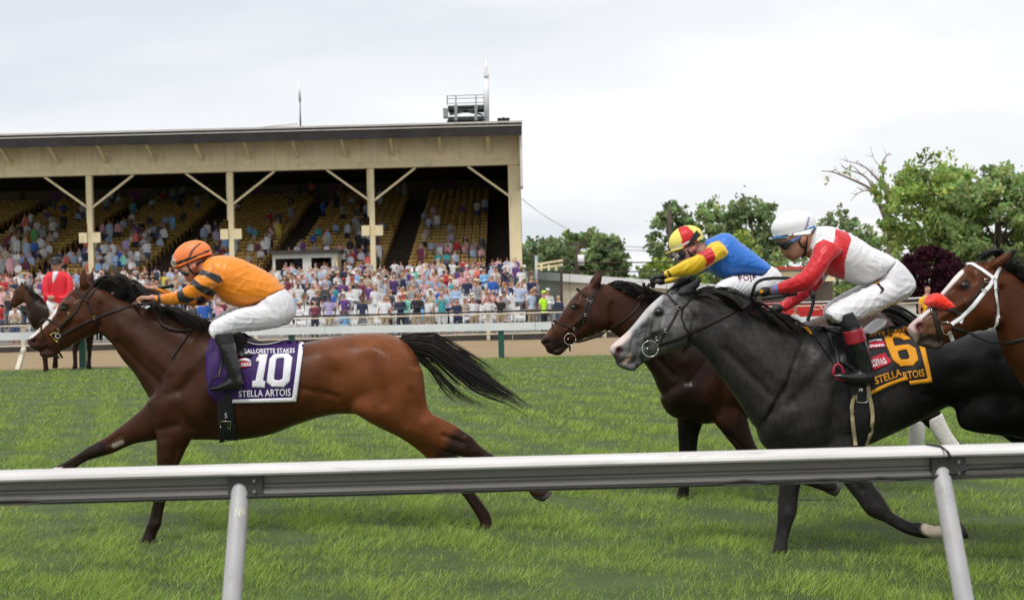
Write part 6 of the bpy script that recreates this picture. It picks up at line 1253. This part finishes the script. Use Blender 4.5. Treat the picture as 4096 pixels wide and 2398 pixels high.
o_ = obj('crowd', fast_mesh('crowd', np.concatenate(Vs), np.concatenate(Fs), M_CROWD, np.concatenate(Cs))); tag(o_, 'mass of spectators filling the upper terrace and the gold stand seats', 'crowd', kind='stuff')
# white folding chairs
M_CHAIR = pm('white_plastic_chair', (.74, .74, .74), .45, .06, 6)
ch = MB().box((-.22, -.22, .43), (.22, .2, .46)); 
ch.box((-.22, .2, .5), (.22, .23, .66)).box((-.22, .22, .70), (.22, .25, .88))
for sx in (-1, 1):
    ch.bar((sx*.21, -.2, 0), (sx*.21, .24, .9), .03, .03); ch.bar((sx*.19, .24, 0), (sx*.19, -.2, .45), .03, .03)
chm = ch.mesh('folding_chair', M_CHAIR)
chairs = [c for c in chairs if not hidden((c[0], c[1], c[2]-.6))][:230]
rows = {}
for c in chairs: rows.setdefault(c[3], []).append(c)
for i, lst in rows.items():
    lst.sort()
    for k, c in enumerate(lst):
        o = obj('folding_chair', chm); o.location = c[:3]; o.rotation_euler = (0, 0, R.uniform(-.12, .12))
        tag(o, 'white folding chair in the %s row from the fence, %s from left' % (ORD[i-1], ORD[k] if k < 20 else 'number %d' % (k+1)), 'chair', 'white folding chairs on the apron')
# ------------------------------------------------------------------ background right of the stand
M_BARK = pm('bark', (.075, .055, .042), .9, .3, 3.0, .5, 12)
def leaf_mat(name, c): return pm(name, (1, 1, 1), .6, .12, .6, attr='Col', trans=.62, spec=.08)
M_LEAF = leaf_mat('leaves', None)
def tree(label, base, height, crown, col, seed, nleaf=9000, leaf=.24, trunk_r=.3, gaps=.5, limbs=9, group='trees beyond the racecourse', name='tree', cz0=.28, clump=1.0, var=.3):
    """crown: (rx, ry) half widths in metres; leaves in clumps carried by limbs"""
    r = np.random.default_rng(seed); base = np.array(base, float); root = empty(name, tuple(base), label, 'tree', group); tb = MB(); top = base+np.array((r.normal(0, .3), r.normal(0, .3), height*.86))
    path = [base+(top-base)*t+np.array((r.normal(0, .12), r.normal(0, .12), 0))*t for t in np.linspace(0, 1, 7)]; tb.tube(path, [trunk_r*(1-.8*t) for t in np.linspace(0, 1, 7)], 8)
    cents = []; rx, ry = crown; cz = base[2]+height*(cz0+(1-cz0)/2); rz = height*(1-cz0)/2
    for k in range(limbs*22):
        th = r.uniform(0, 6.283); u = r.uniform(-1, 1); rad = math.sqrt(1-u*u)*(.45+.55*r.random()**.6); c = np.array((base[0]+rx*rad*math.cos(th), base[1]+ry*rad*math.sin(th), cz+rz*u*(.6+.4*r.random()))); cents.append(c)
    for k in range(limbs):
        c = cents[k]; t0 = .25+.6*k/limbs; p0 = base+(top-base)*t0; mid = (p0+c)/2+np.array((0, 0, .4)); tb.tube([p0, mid, c], [trunk_r*.42*(1-t0*.6), trunk_r*.22, .02], 6)
    keep(tb.build('trunk', M_BARK, None, True), root)
    n = int(nleaf*.78); leaf *= .82; ci = r.integers(0, len(cents), n); cen = np.array(cents)[ci]; sc = (rx+rz)*.5*.165*clump*(0.6+.8*r.random(len(cents)))[ci]
    d = r.normal(size=(n, 3)); d /= np.linalg.norm(d, axis=1)[:, None]; pos = cen+d*(sc*(r.random(n)**.45))[:, None]*np.array((1, 1, .75))
    sct = r.random(n) < .08; pos[sct] += r.normal(size=(int(sct.sum()), 3))*(rx*.07)
    pos = pos[pos[:, 2] > base[2]+height*.06]; n = len(pos); ci = ci[:n]
    a = r.normal(size=(n, 3)); a /= np.linalg.norm(a, axis=1)[:, None]; b = np.cross(a, r.normal(size=(n, 3))); b /= np.linalg.norm(b, axis=1)[:, None]; s = leaf*(.6+.8*r.random(n))[:, None]
    V = np.stack((pos-a*s, pos+b*s*.55, pos+a*s, pos-b*s*.55), 1).reshape(-1, 3); F = np.arange(n*4).reshape(-1, 4)
    shade = (1+var*r.normal(size=len(cents)))[ci][:n]; cc = np.array(col)[None]*np.clip(shade, .45, 1.7)[:, None]*(1+.22*r.normal(size=n))[:, None]; cc[:, 0] *= 1+.15*r.normal(size=n)
    keep(obj('crown', fast_mesh('crown', V, F, M_LEAF, np.repeat(np.clip(cc, .004, 1), 4, 0))), root); return root
def at(px, Y, z=-.3): q = P(px, 1160, Y); return (q[0], Y, z)
def hgt(px, py, Y, z=-.3): return P(px, py, Y)[2]-z
DG, MG, LG, YG, PU = (.29, .37, .18), (.33, .425, .175), (.37, .475, .15), (.41, .52, .13), (.058, .017, .028)
tree('broad dark green tree just right of the grandstand', at(2170, 130), hgt(2170, 955, 130), (4.6, 4), DG, 1, 7000, .34, .35, cz0=.1)
tree('round green tree behind the utility pole', at(2320, 132), hgt(2320, 912, 132), (4.8, 4), MG, 2, 8000, .34, .35, cz0=.1)
tree('green tree with pointed top left of the gap in the tree line', at(2440, 128), hgt(2440, 922, 128), (2.0, 2), DG, 3, 5500, .32, .3, cz0=.08)
tree('tall loose tree left of the blue jockey with sky showing through', at(2695, 120), hgt(2695, 800, 120), (2.5, 2.4), DG, 4, 3600, .34, .3, cz0=.16, clump=.8)
tree('tall airy tree behind the blue jockey', at(2850, 122), hgt(2850, 800, 122), (3.6, 3), MG, 5, 5200, .34, .3, cz0=.12, clump=.85)
tree('dense tree with high round top between the two right jockeys', at(3010, 118), hgt(3010, 775, 118), (3.8, 3.2), DG, 6, 8000, .32, .35, cz0=.12)
tree('thin small tree behind the white cap', at(3350, 112), hgt(3345, 825, 112), (2.6, 2.4), DG, 7, 2600, .3, .22, cz0=.2, clump=.75)
tree('low feathery tree under the bare branches', at(3470, 108), hgt(3480, 900, 108), (3.0, 2.4), MG, 8, 3600, .3, .22, cz0=.1)
tree('big light green tree on the right', at(3760, 92), hgt(3740, 612, 92), (4.3, 3.6), LG, 9, 12000, .28, .4, cz0=.12)
tree('second big bright green tree at the right edge', at(4010, 88), hgt(4000, 655, 88), (4.2, 3.6), MG, 10, 12000, .28, .4, cz0=.08)
tree('leafy tree cut by the right picture edge', at(4230, 90), hgt(4230, 720, 90), (4.0, 3.4), LG, 11, 8000, .28, .4, cz0=.08)
tree('dark purple leaved round tree behind the right horse', at(3715, 62), hgt(3715, 985, 62), (2.0, 1.7), PU, 12, 9000, .15, .16, cz0=.05, clump=1.15, group='ornamental trees')
for i, (px, py, Y, w_, c_) in enumerate(((2640, 1015, 100, 1.6, YG), (2740, 1040, 96, 1.8, YG), (2985, 905, 105, 1.5, YG), (2580, 1060, 95, 1.5, MG), (3150, 985, 98, 2.6, MG), (3420, 1010, 92, 2.6, MG), (3560, 1020, 85, 2.0, MG), (2880, 1010, 104, 2.2, MG))):
    tree(['yellow green young tree by the gap in the trees', 'low yellow green shrub below the blue jockey arm', 'bright yellow green tree tip behind the blue back', 'small green shrub left of the yellow ones', 'green shrub behind the red sleeve', 'green bush under the bare tree', 'green bush left of the purple tree', 'green bush behind the yellow sleeve'][i], at(px, Y), hgt(px, py, Y), (w_, w_*.8), c_, 30+i, 2600, .2, .1, cz0=.03, limbs=6, name='shrub', group='shrubs beyond the track')
# bare tree
bt = empty('bare_tree', at(3560, 95), 'half dead tree with long bare branches against the sky', 'tree'); Y_ = 95
M_BARE = pm('pale_bark', (.24, .18, .155), .9, .2, 2); ZB_ = Z(3100, 550, 1.967)
def bp_(pts, r0, r1, nm='branch'):
    q = bez([tuple(P(*ZB_(*p), Y_+(.3*i))) for i, p in enumerate(pts)], 10); keep(MB().tube([tuple(a) for a in q], list(np.linspace(r0, r1, len(q))), 7).build(nm, M_BARE, None, True), bt)
bp_([(905,1060),(905,900),(900,700),(895,560),(880,440),(850,370),(810,330)], .30, .12, 'trunk'); bp_([(890,700),(850,600),(800,480),(760,410),(650,350),(520,295),(440,268),(365,265)], .18, .03)
bp_([(770,420),(740,340),(680,290),(590,258),(520,225)], .10, .02); bp_([(815,335),(770,290),(720,240),(640,200),(575,190)], .10, .02); bp_([(850,370),(850,280),(845,200),(880,140),(920,133)], .10, .02); bp_([(790,460),(740,420),(690,420),(640,450),(590,500)], .07, .015); bp_([(850,240),(800,200),(770,150)], .05, .012); bp_([(690,300),(610,225),(560,245)], .05, .012); bp_([(900,560),(940,480),(990,400)], .07, .015)
r_ = np.random.default_rng(77); V = []
tw = [(440,268),(520,295),(650,350),(590,258),(640,200),(575,190),(720,240),(770,150),(880,140),(845,200),(560,245),(700,420),(640,450),(760,300),(690,290),(850,290),(800,330),(740,410)]
for k, (cx, cy) in enumerate(tw*2):
    a_ = r_.uniform(-3.0, -.2); l_ = r_.uniform(30, 75); bp_([(cx,cy),(cx+l_*.5*math.cos(a_)+r_.normal(0,6),cy+l_*.5*math.sin(a_)),(cx+l_*math.cos(a_)-8,cy+l_*math.sin(a_)+r_.normal(0,8))], .035, .008, 'twig')
for (cx, cy, k) in ((780,400,60),(810,460,50),(850,250,30),(840,360,40),(410,318,18),(565,280,10),(880,560,50)):
    for i in range(k):
        c_ = P(*ZB_(cx+r_.normal(0, 14), cy+r_.normal(0, 22)), Y_+r_.normal(0, .4)); a = r_.normal(size=3)*.13; b = r_.normal(size=3)*.1; V += [c_-a, c_+b, c_+a, c_-b]
keep(obj('crown', fast_mesh('crown', V, np.arange(len(V)).reshape(-1, 4), M_LEAF, np.tile(np.array(LG), (len(V), 1)))), bt)
# low corrugated shed with white fascia, second shed with red edge
def corr_mat(name, c):
    m = pm(name, c, .6, .10, .6, 0); t = m.node_tree; n = t.nodes; l = t.links.new; tc = n.new('ShaderNodeTexCoord'); wv = n.new('ShaderNodeTexWave'); wv.bands_direction = 'Z'; wv.inputs['Scale'].default_value = 2.6; l(tc.outputs['Object'], wv.inputs['Vector'])
    bp = n.new('ShaderNodeBump'); bp.inputs['Strength'].default_value = .8; bp.inputs['Distance'].default_value = .05; l(wv.outputs[0], bp.inputs['Height']); l(bp.outputs[0], n['Principled BSDF'].inputs['Normal']); return m
M_CORR = corr_mat('beige_siding', (.70, .61, .46)); M_WHITEP = pm('white_fascia_paint', (.74, .73, .72), .6, .06, 2); M_REDP = pm('red_paint', (.55, .02, .02), .55, .1, 3)
def slope_box(name, p0, p1, h0, h1, y0, y1, mat, parent):
    """wall running from pixel p0 to p1 (top edge), h = drop in pixels"""
    V = []
    for (px, py), h in ((p0, h0), (p1, h1)):
        for Y in (y0, y1):
            a = P(px, py, y0); b = P(px, py+h, y0); V += [(a[0], Y, a[2]), (a[0], Y, b[2])]
    return keep(obj(name, mesh(name, V, [(0,1,5,4),(2,6,7,3),(0,4,6,2),(1,3,7,5),(0,2,3,1),(4,5,7,6)], mat)), parent)
sa = empty('shed', tuple(P(2450, 1290, 74)), 'long low beige shed with white fascia behind the dark horse head', 'building')
x_ = 2086; 
for i in range(8):
    t0, t1 = i/8, (i+1)/8; f = lambda t: (2086+t*(2860-2086), 1083+t*(1138-1083))
    slope_box('fascia', f(t0), (f(t1)[0]-2, f(t1)[1]), 30, 30, 73.7, 74.6, M_WHITEP, sa); a = f(t0); b = f(t1); slope_box('wall_panel', (a[0], a[1]+30.5), (b[0]-2, b[1]+30.5), 190, 170, 74, 74.5, M_CORR, sa)
    slope_box('roof_panel', (a[0], a[1]-1), (b[0]-1, b[1]-1), 3, 3, 73.8, 84, M_WHITEP, sa)
sb = empty('shed', tuple(P(3200, 1200, 82)), 'beige shed with a thin red roof edge behind the red sleeve', 'building')
slope_box('roof_edge', (2985, 1070), (3345, 1062), 9, 9, 81.7, 90, M_REDP, sb); slope_box('wall', (2990, 1079), (3340, 1071), 52, 52, 82, 89.5, M_CREAM, sb); slope_box('wall_base', (2990, 1131), (3330, 1123), 110, 110, 83.5, 88, M_BACKW, sb)
for px in (3060, 3130, 3200, 3270): slope_box('wall_joint', (px, 1079), (px+3, 1079), 51, 51, 81.97, 82.02, M_BEIGEP, sb)
tag(slope_box('red_banner', (2795, 1152), (2905, 1150), 40, 40, 60, 60.1, M_REDP, None) if False else obj('red_banner', MB().box(tuple(P(2795, 1190, 60)), tuple(P(2905, 1152, 60)+np.array((0, .1, 0)))).mesh('red_banner', M_REDP)), 'red banner showing between the grey ears and the white breeches', 'banner')
sg = empty('red_sign', tuple(P(3300, 1230, 44)), 'red sign with pale round letters behind the red sleeve', 'sign')
a, b = P(3238, 1240, 44), P(3350, 1203, 44); bd = MB().box((a[0]-2.2, 44, a[2]-.3), (b[0]+.6, 44.1, b[2])).build('board', M_REDP); keep(bd, sg)
M_PINKL = pm('pale_sign_letter', (.75, .45, .40), .6, .05); keep(text_on('lettering', 'COC', [(3250, 1217), (3345, 1213), (3345, 1236), (3250, 1240)], bvh_of(bd.data), .02, M_PINKL, bold=.03), sg)
keep(MB().tube([P(3040, 1217, 43.8), P(3350, 1205, 43.8)], .03, 6).build('pipe', M_WHITEP), sg)
pf = empty('picket_fence', tuple(P(3600, 1260, 42)), 'pale slatted barrier left of the man in the yellow shirt', 'fence')
a, b = P(3560, 1262, 42), P(3665, 1216, 42)
for i in range(26): x = a[0]+(b[0]-a[0])*i/26; keep(MB().box((x, 42, -.2), (x+.028, 42.03, b[2]-.02)).build('slat', M_OFFW), pf)
keep(MB().tube([(a[0]-1.0, 41.95, b[2]-.02), (b[0]+.6, 41.95, b[2]+.06)], .03, 6).build('top_rail', M_WHITEP), pf); keep(MB().tube([P(3540, 1200, 41.9), P(3810, 1182, 41.9)], .028, 6).build('upper_rail', M_WHITEP), pf)
# man in yellow, and a second one half hidden
def standing(label, px, Y, head_py, vi, tcol, bcol, hcol, sk, scale=None):
    zt = P(px, head_py, Y)[2]; o = obj('person', person_mesh(vi, None)); s_ = 1.0; o.scale = (s_, s_, s_); o.location = (P(px, head_py, Y)[0], Y, zt-1.78); o.rotation_euler = (0, 0, .3)
    mats = [cm('skin', 'a', SKINS[sk], .55), cm('top', 'c', tcol), cm('bottom', 'c', bcol), cm('head', 'c', hcol), cm('shoe', 'dark', (.025, .02, .018))]
    for i in range(5): o.material_slots[i].link = 'OBJECT'; o.material_slots[i].material = mats[i]
    return tag(o, label, 'person')
standing('man in yellow shirt and sunglasses behind the red fleece noseband', 3708, 33.5, 1141, 0, (.78, .42, .015), (.03, .03, .05), (.10, .06, .035), 1)
standing('bystander in dark top behind the white breeches of the grey rider', 3535, 36, 1170, 7, (.03, .035, .05), (.03, .03, .05), (.05, .03, .02), 0)
standing('bystander in white shirt low behind the grey mane', 3180, 44, 1225, 0, (.7, .7, .74), (.06, .09, .17), (.05, .03, .02), 1); standing('bystander in grey shirt beside the one in white', 3120, 44.6, 1222, 2, (.35, .35, .38), (.06, .09, .17), (.1, .06, .03), 0)
# poles and wires
def pole(label, px, top, Y, r=.13, arm=None, tr=False):
    root = empty('utility_pole', at(px, Y), label, 'pole', 'utility poles'); keep(MB().tube([at(px, Y), tuple(P(px, top, Y))], [r*1.2, r], 8).build('shaft', M_BARK, None, True), root)
    if arm:
        a = P(px, top+6, Y); keep(MB().box((a[0]-arm, Y-.06, a[2]-.08), (a[0]+arm, Y+.06, a[2]+.08)).build('crossarm', M_BARK), root)
    if tr:
        a = P(px+15, top+70, Y); keep(MB().tube([(a[0], Y-.3, a[2]-.5), (a[0], Y-.3, a[2]+.4)], .28, 12).build('transformer', M_MAST, None, True), root)
pole('wooden pole with crossarm and transformer before the round tree', 2308, 968, 100, .16, .95, True); pole('tall dark pole in the loose tree left of the blue jockey', 2679, 840, 110, .17)
M_WIRE2 = pm('pale_wire', (.25, .26, .27), .6, .1)
for i, (a, b, sag, lb) in enumerate((((2088, 795), (2262, 910), 8, 'thin cable from the stand corner down to the trees'), ((2092, 1000), (2305, 975), 8, 'upper power line left of the pole'), ((2092, 1012), (2305, 982), 10, 'second power line left of the pole'), ((2092, 1024), (2305, 1000), 10, 'lowest power line left of the pole'), ((2308, 975), (3300, 985), 14, 'power line right of the pole passing behind the blue jockey'), ((2308, 985), (3130, 995), 16, 'lower power line right of the pole'), ((3000, 948), (3560, 930), 4, 'power line behind the white cap'))):
    pts = [P(a[0]+(b[0]-a[0])*t, a[1]+(b[1]-a[1])*t+4*sag*t*(1-t), 100 if i else 71+29*t) for t in np.linspace(0, 1, 9)]; tag(MB().tube(pts, .022, 5).build('power_line', M_WIRE2 if i == 0 else M_WIRE), lb, 'wire', 'overhead wires')
# chain link enclosure with dark cables
cf = empty('mesh_fence', tuple(P(2180, 1260, 58)), 'tall green mesh fence with grey post right of the stand', 'fence')
M_MESH = bpy.data.materials.new('green_mesh'); M_MESH.use_nodes = True; t_ = M_MESH.node_tree; b_ = t_.nodes['Principled BSDF']; b_.inputs['Base Color'].default_value = (.03, .075, .055, 1); b_.inputs['Roughness'].default_value = .7; b_.inputs['Alpha'].default_value = .42
def fpanel(x0, y0, x1, y1, Y, nm, mt): a, b = P(x0, y1, Y), P(x1, y0, Y); return keep(MB().box((a[0], Y, a[2]), (b[0], Y+.02, b[2])).build(nm, mt), cf)
for q in ((2112, 1082, 2172, 1262), (2175, 1082, 2244, 1262)): fpanel(*q, 58, 'mesh_panel', M_MESH)
for px, y0 in ((2145, 1022), (2116, 1080), (2245, 1038)): keep(MB().tube([P(px, y0, 57.9), P(px+3, 1290, 57.9)], .09 if px == 2145 else .06, 8).build('post', M_GALV if px == 2145 else M_BARK, None, True), cf)
for y, y1 in ((1046, 1040), (1062, 1058)): keep(MB().bar(P(2140, y+12, 57.5), P(2252, y1, 57.5), .08, .1).build('board_rail', M_CREAM), cf)
for px in (2165, 2195, 2225): keep(MB().bar(P(px, 1058, 57.45), P(px, 1082, 57.45), .12, .08).build('board_stub', M_CREAM), cf)
for (a, b, lb) in (((2252, 1049), (3130, 1040), 'upper dark cable stretched behind the jockeys'), ((2252, 1085), (3480, 1078), 'lower dark cable stretched behind the jockeys')):
    tag(MB().tube([P(a[0]+(b[0]-a[0])*t, a[1]+(b[1]-a[1])*t+14*t*(1-t), 56) for t in np.linspace(0, 1, 9)], .032, 6).build('fence_cable', pm('rusty_cable', (.05, .03, .025), .8, .2)), lb, 'cable', 'dark fence cables')
# ------------------------------------------------------------------ outrider in the red coat
PN = Z(0, 1000, 2.8357); DP = 28.3
def colp(px, co, nr):
    c = np.tile(np.array((.022, .010, .007)), (len(px), 1)); k = (1-sstep(segd(px, PN(170, 560), PN(240, 480)), 20, 60))[:, None]; c = c*(1-k)+np.array((.075, .032, .016))*k
    return np.clip(c*(1+.2*vnoise(co, 5, 53))[:, None], .004, 1)
tp = [(350,640,320,790,.12),(430,560,400,900,.24),(560,590,540,960,.27),(700,600,690,960,.29),(830,610,830,930,.29),(950,600,960,920,.28),(1040,640,1050,880,.2),(1080,720,1085,820,.1)]
lp_ = [[(400,850,540,860,.12,-.13),(440,960,550,960,.085,-.13),(465,1070,545,1070,.065,-.13),(475,1200,545,1200,.05,-.13),(490,1320,550,1320,.05,-.13),(485,1390,560,1390,.06,-.13)],
       [(440,850,580,860,.12,.13),(560,960,660,960,.08,.13),(590,1070,660,1070,.06,.13),(600,1200,660,1200,.05,.13),(590,1340,660,1340,.055,.13)],
       [(860,800,1050,800,.13,-.13),(850,930,990,930,.1,-.13),(830,1050,910,1050,.07,-.13),(820,1150,880,1150,.05,-.13),(830,1270,880,1270,.05,-.13),(815,1345,880,1345,.06,-.13)],
       [(900,800,1070,800,.13,.13),(960,930,1070,930,.1,.13),(980,1050,1055,1050,.07,.13),(985,1150,1045,1150,.05,.13),(985,1270,1035,1270,.05,.13),(975,1345,1045,1345,.06,.13)]]
def topx(s): return [PN(q[0], q[1])+PN(q[2], q[3])+tuple(q[4:]) for q in s]
kp = topx([(275,400,300,600,.09),(330,430,310,680,.11),(420,500,330,780,.16),(520,570,400,860,.2)])
hp = [(290,385,310,560,.09),(235,390,285,590,.11),(185,430,260,600,.11),(150,510,215,620,.09),(122,570,175,650,.075),(115,620,150,655,.05)]
jp = [(240,580,250,610,.05),(190,600,200,640,.05),(150,630,170,660,.045)]
ep = [[(225,400,260,390,.03,-.06),(240,360,262,360,.02,-.06),(256,335,262,336,.005,-.06)],[(255,400,290,390,.03,.06),(270,360,292,360,.02,.06),(282,335,288,336,.005,.06)]]
RP, BP, BDP = make_horse('pony_horse', 'dark brown horse of the red coated rider standing on the far track', PN, DP, topx(tp), [topx(q) for q in lp_], kp, hp, jp, ep, colp, (190, 470), (135, 630), (), None, .028, 'outrider horse')
keep(hair('mane', PN, DP, [[(265,385,0),(300,375,-.05),(330,420,-.08),(335,470,-.1)],[(320,420,0),(370,430,-.06),(400,490,-.1),(400,540,-.12)],[(400,490,0),(450,500,-.06),(490,550,-.1),(480,590,-.12)]], 120, .014, M_HAIR, None, 51, 8, .03), RP)
keep(hair('tail', PN, DP, [[(1070,690,0),(1120,720,0),(1140,880,0),(1130,1080,0)],[(1080,720,0),(1150,760,0),(1170,900,0),(1160,1060,0)]], 90, .014, M_HAIR, None, 52, 8, .03), RP)
ro = empty('outrider', tuple(P(*PN(650, 600), DP)), 'rider in scarlet coat, white stock and black helmet on the far track', 'person')
M_SCARLET = pm('scarlet_coat', (.72, .012, .03), .65, .12, 6, .3, 14)
rt = [loft(PN, DP, [(500,600,810,600,.2,0),(500,520,815,520,.2,0),(500,420,815,420,.2,0),(500,320,805,320,.19,0),(540,260,770,260,.15,0),(600,238,700,238,.08,0)], 4, 26), loft(PN, DP, [(490,300,570,280,.07,-.12),(475,400,560,400,.07,-.2),(480,500,570,500,.065,-.24),(540,560,620,520,.055,-.3)], 4, 16), loft(PN, DP, [(740,280,820,300,.07,-.12),(760,400,830,400,.07,-.2),(740,500,820,510,.065,-.24),(640,520,720,580,.055,-.3)], 4, 16)]
m_, c_ = skin('coat', rt, .02, 3, M_SCARLET); keep(obj('coat', m_), ro)
bp2 = [loft(PN, DP, [(585,130,695,130,.09,-.01),(580,170,695,170,.095,-.01),(590,210,690,210,.085,-.02),(605,240,675,240,.06,-.01)], 4, 18), loft(PN, DP, [(600,230,690,230,.06,0),(590,290,700,290,.07,0)], 3, 14), loft(PN, DP, [(520,560,790,560,.15,0),(540,280,770,280,.13,0)], 3, 14), lump(PN, DP, 580, 540, 45, 30, 0, .05, -.33), lump(PN, DP, 635, 195, 10, 16, 0, .03, -.09)]
bp2 += [loft(PN, DP, [(640,600,780,620,.1,s*.15),(560,620,660,700,.1,s*.28),(560,720,650,720,.08,s*.33),(600,900,660,900,.06,s*.35),(580,960,670,960,.05,s*.36)], 4, 14) for s in (-1, 1)]
m_, c_ = skin('body', bp2, .018, 2, M_SKIN); keep(obj('body', m_), ro)
m_, c_ = skin('helmet', [loft(PN, DP, [(560,150,712,150,.125,-.02),(562,125,705,120,.125,-.01),(575,95,690,90,.11,0),(610,75,665,75,.06,0)], 4, 22), loft(PN, DP, [(562,150,690,150,.12,-.05),(565,158,680,158,.11,-.11)], 2, 16)], .015, 2, M_BLACKLEATHER); keep(obj('helmet', m_), ro)
m_, c_ = skin('stock', [loft(PN, DP, [(610,238,680,238,.09,-.03),(598,272,668,266,.07,-.12),(594,330,636,330,.04,-.17),(598,375,614,375,.03,-.18)], 4, 16)], .014, 2, M_WHITEC); keep(obj('stock', m_), ro)
m_, c_ = skin('breeches', [loft(PN, DP, [(600,570,740,640,.11,s*.14),(545,560,640,680,.115,s*.26),(530,600,640,700,.1,s*.33),(580,720,650,740,.08,s*.34)], 4, 18) for s in (-1, 1)], .016, 2, M_WHITEC); keep(obj('breeches', m_), ro)
tag(drape('saddle_pad', poly(PN, [(520,580),(640,600),(760,620),(780,760),(640,790),(560,720)]), BP, .02, M_BLACKC, None, 14, .02, DP), 'dark saddle pad under the scarlet coated rider', 'saddle')
for n_, s_ in list(MIRR.items()):
    if s_.parent is None and not s_.get('label'): tag(s_, 'dark saddle pad on the far side of the scarlet rider horse', 'saddle')
# ------------------------------------------------------------------ grass
M_GRASS = pm('grass_blades', (1, 1, 1), .55, .10, 2.0, attr='Col', trans=.35, spec=.3)
def grass():
    r = np.random.default_rng(99); allV, allC = [], []
    bands = [(5.9, 8.2, 5000, .041, .0046), (8.2, 10.5, 3200, .042, .0058), (10.5, 14, 1600, .045, .0082), (14, 19, 760, .043, .012), (19, YE-.02, 340, .040, .018)]
    for y0, y1, dens, h, w_ in bands:
        hw = .455*y1+.5; n = int(dens*(y1-y0)*2*hw); y = r.uniform(y0, y1, n); x = r.uniform(-1, 1, n)*(.455*y+.5); n = len(x)
        P2 = np.stack((x, y, np.zeros(n)), 1)
        big = vnoise(P2, 1.1, 61); mid = vnoise(P2, 6.5, 62); sm = .5*vnoise(P2, 20.0, 63)+.6*vnoise(P2, 40.0, 64)+.8*vnoise(P2, 75.0, 65)
        tuft = np.clip(.55+.9*mid+.6*sm, 0, 1.6); keep_ = r.random(n) < np.clip(.6+.5*tuft, .5, 1); x, y, big, mid, sm, tuft = [a[keep_] for a in (x, y, big, mid, sm, tuft)]; n = len(x)
        hh = h*(.42+.80*tuft)*(.7+.6*r.random(n)); ang = r.uniform(0, 6.283, n); lean = hh*(.35+.9*r.random(n)); wind = np.array((.35, -.1))
        dx = np.cos(ang)*lean+wind[0]*hh+.6*mid*hh; dy = np.sin(ang)*lean+wind[1]*hh; pw = w_*(.7+.6*r.random(n)); fa = r.uniform(0, 3.14, n); wx, wy = np.cos(fa)*pw/2, np.sin(fa)*pw/2*.5
        z0 = np.full(n, -.012); base = np.stack((x, y, z0), 1)
        m1 = base+np.stack((dx*.35, dy*.35, hh*.62), 1); tp_ = base+np.stack((dx, dy, hh), 1); wv = np.stack((wx, wy, np.zeros(n)), 1)
        V = np.stack((base-wv, base+wv, tp_+wv*.25, tp_-wv*.25), 1)
        dry = np.clip(r.random(n)**7*1.2+.10*np.clip(big*1.4, 0, 1), 0, 1)[:, None]; dk = np.clip(.45-.7*mid-1.1*sm, 0, 1)[:, None]
        g = np.array((.34, .485, .082))*(1-dk)+np.array((.12, .225, .034))*dk; c = g*(1-dry)+np.array((.42, .40, .16))*dry; c = c*(1+.13*r.normal(size=n))[:, None]; c = np.clip(c, .01, .6)
        allV.append(V.reshape(-1, 3)); C6 = np.repeat(c[:, None], 4, 1); allC.append(C6.reshape(-1, 3))
    V = np.concatenate(allV); n = len(V)//4; F = np.arange(n*4).reshape(-1, 4)
    o = obj('grass', fast_mesh('grass', V, F, M_GRASS, np.concatenate(allC))); tag(o, 'short fresh green turf grass covering the course', 'grass', kind='stuff'); return n
print('blades', grass())
stencil()
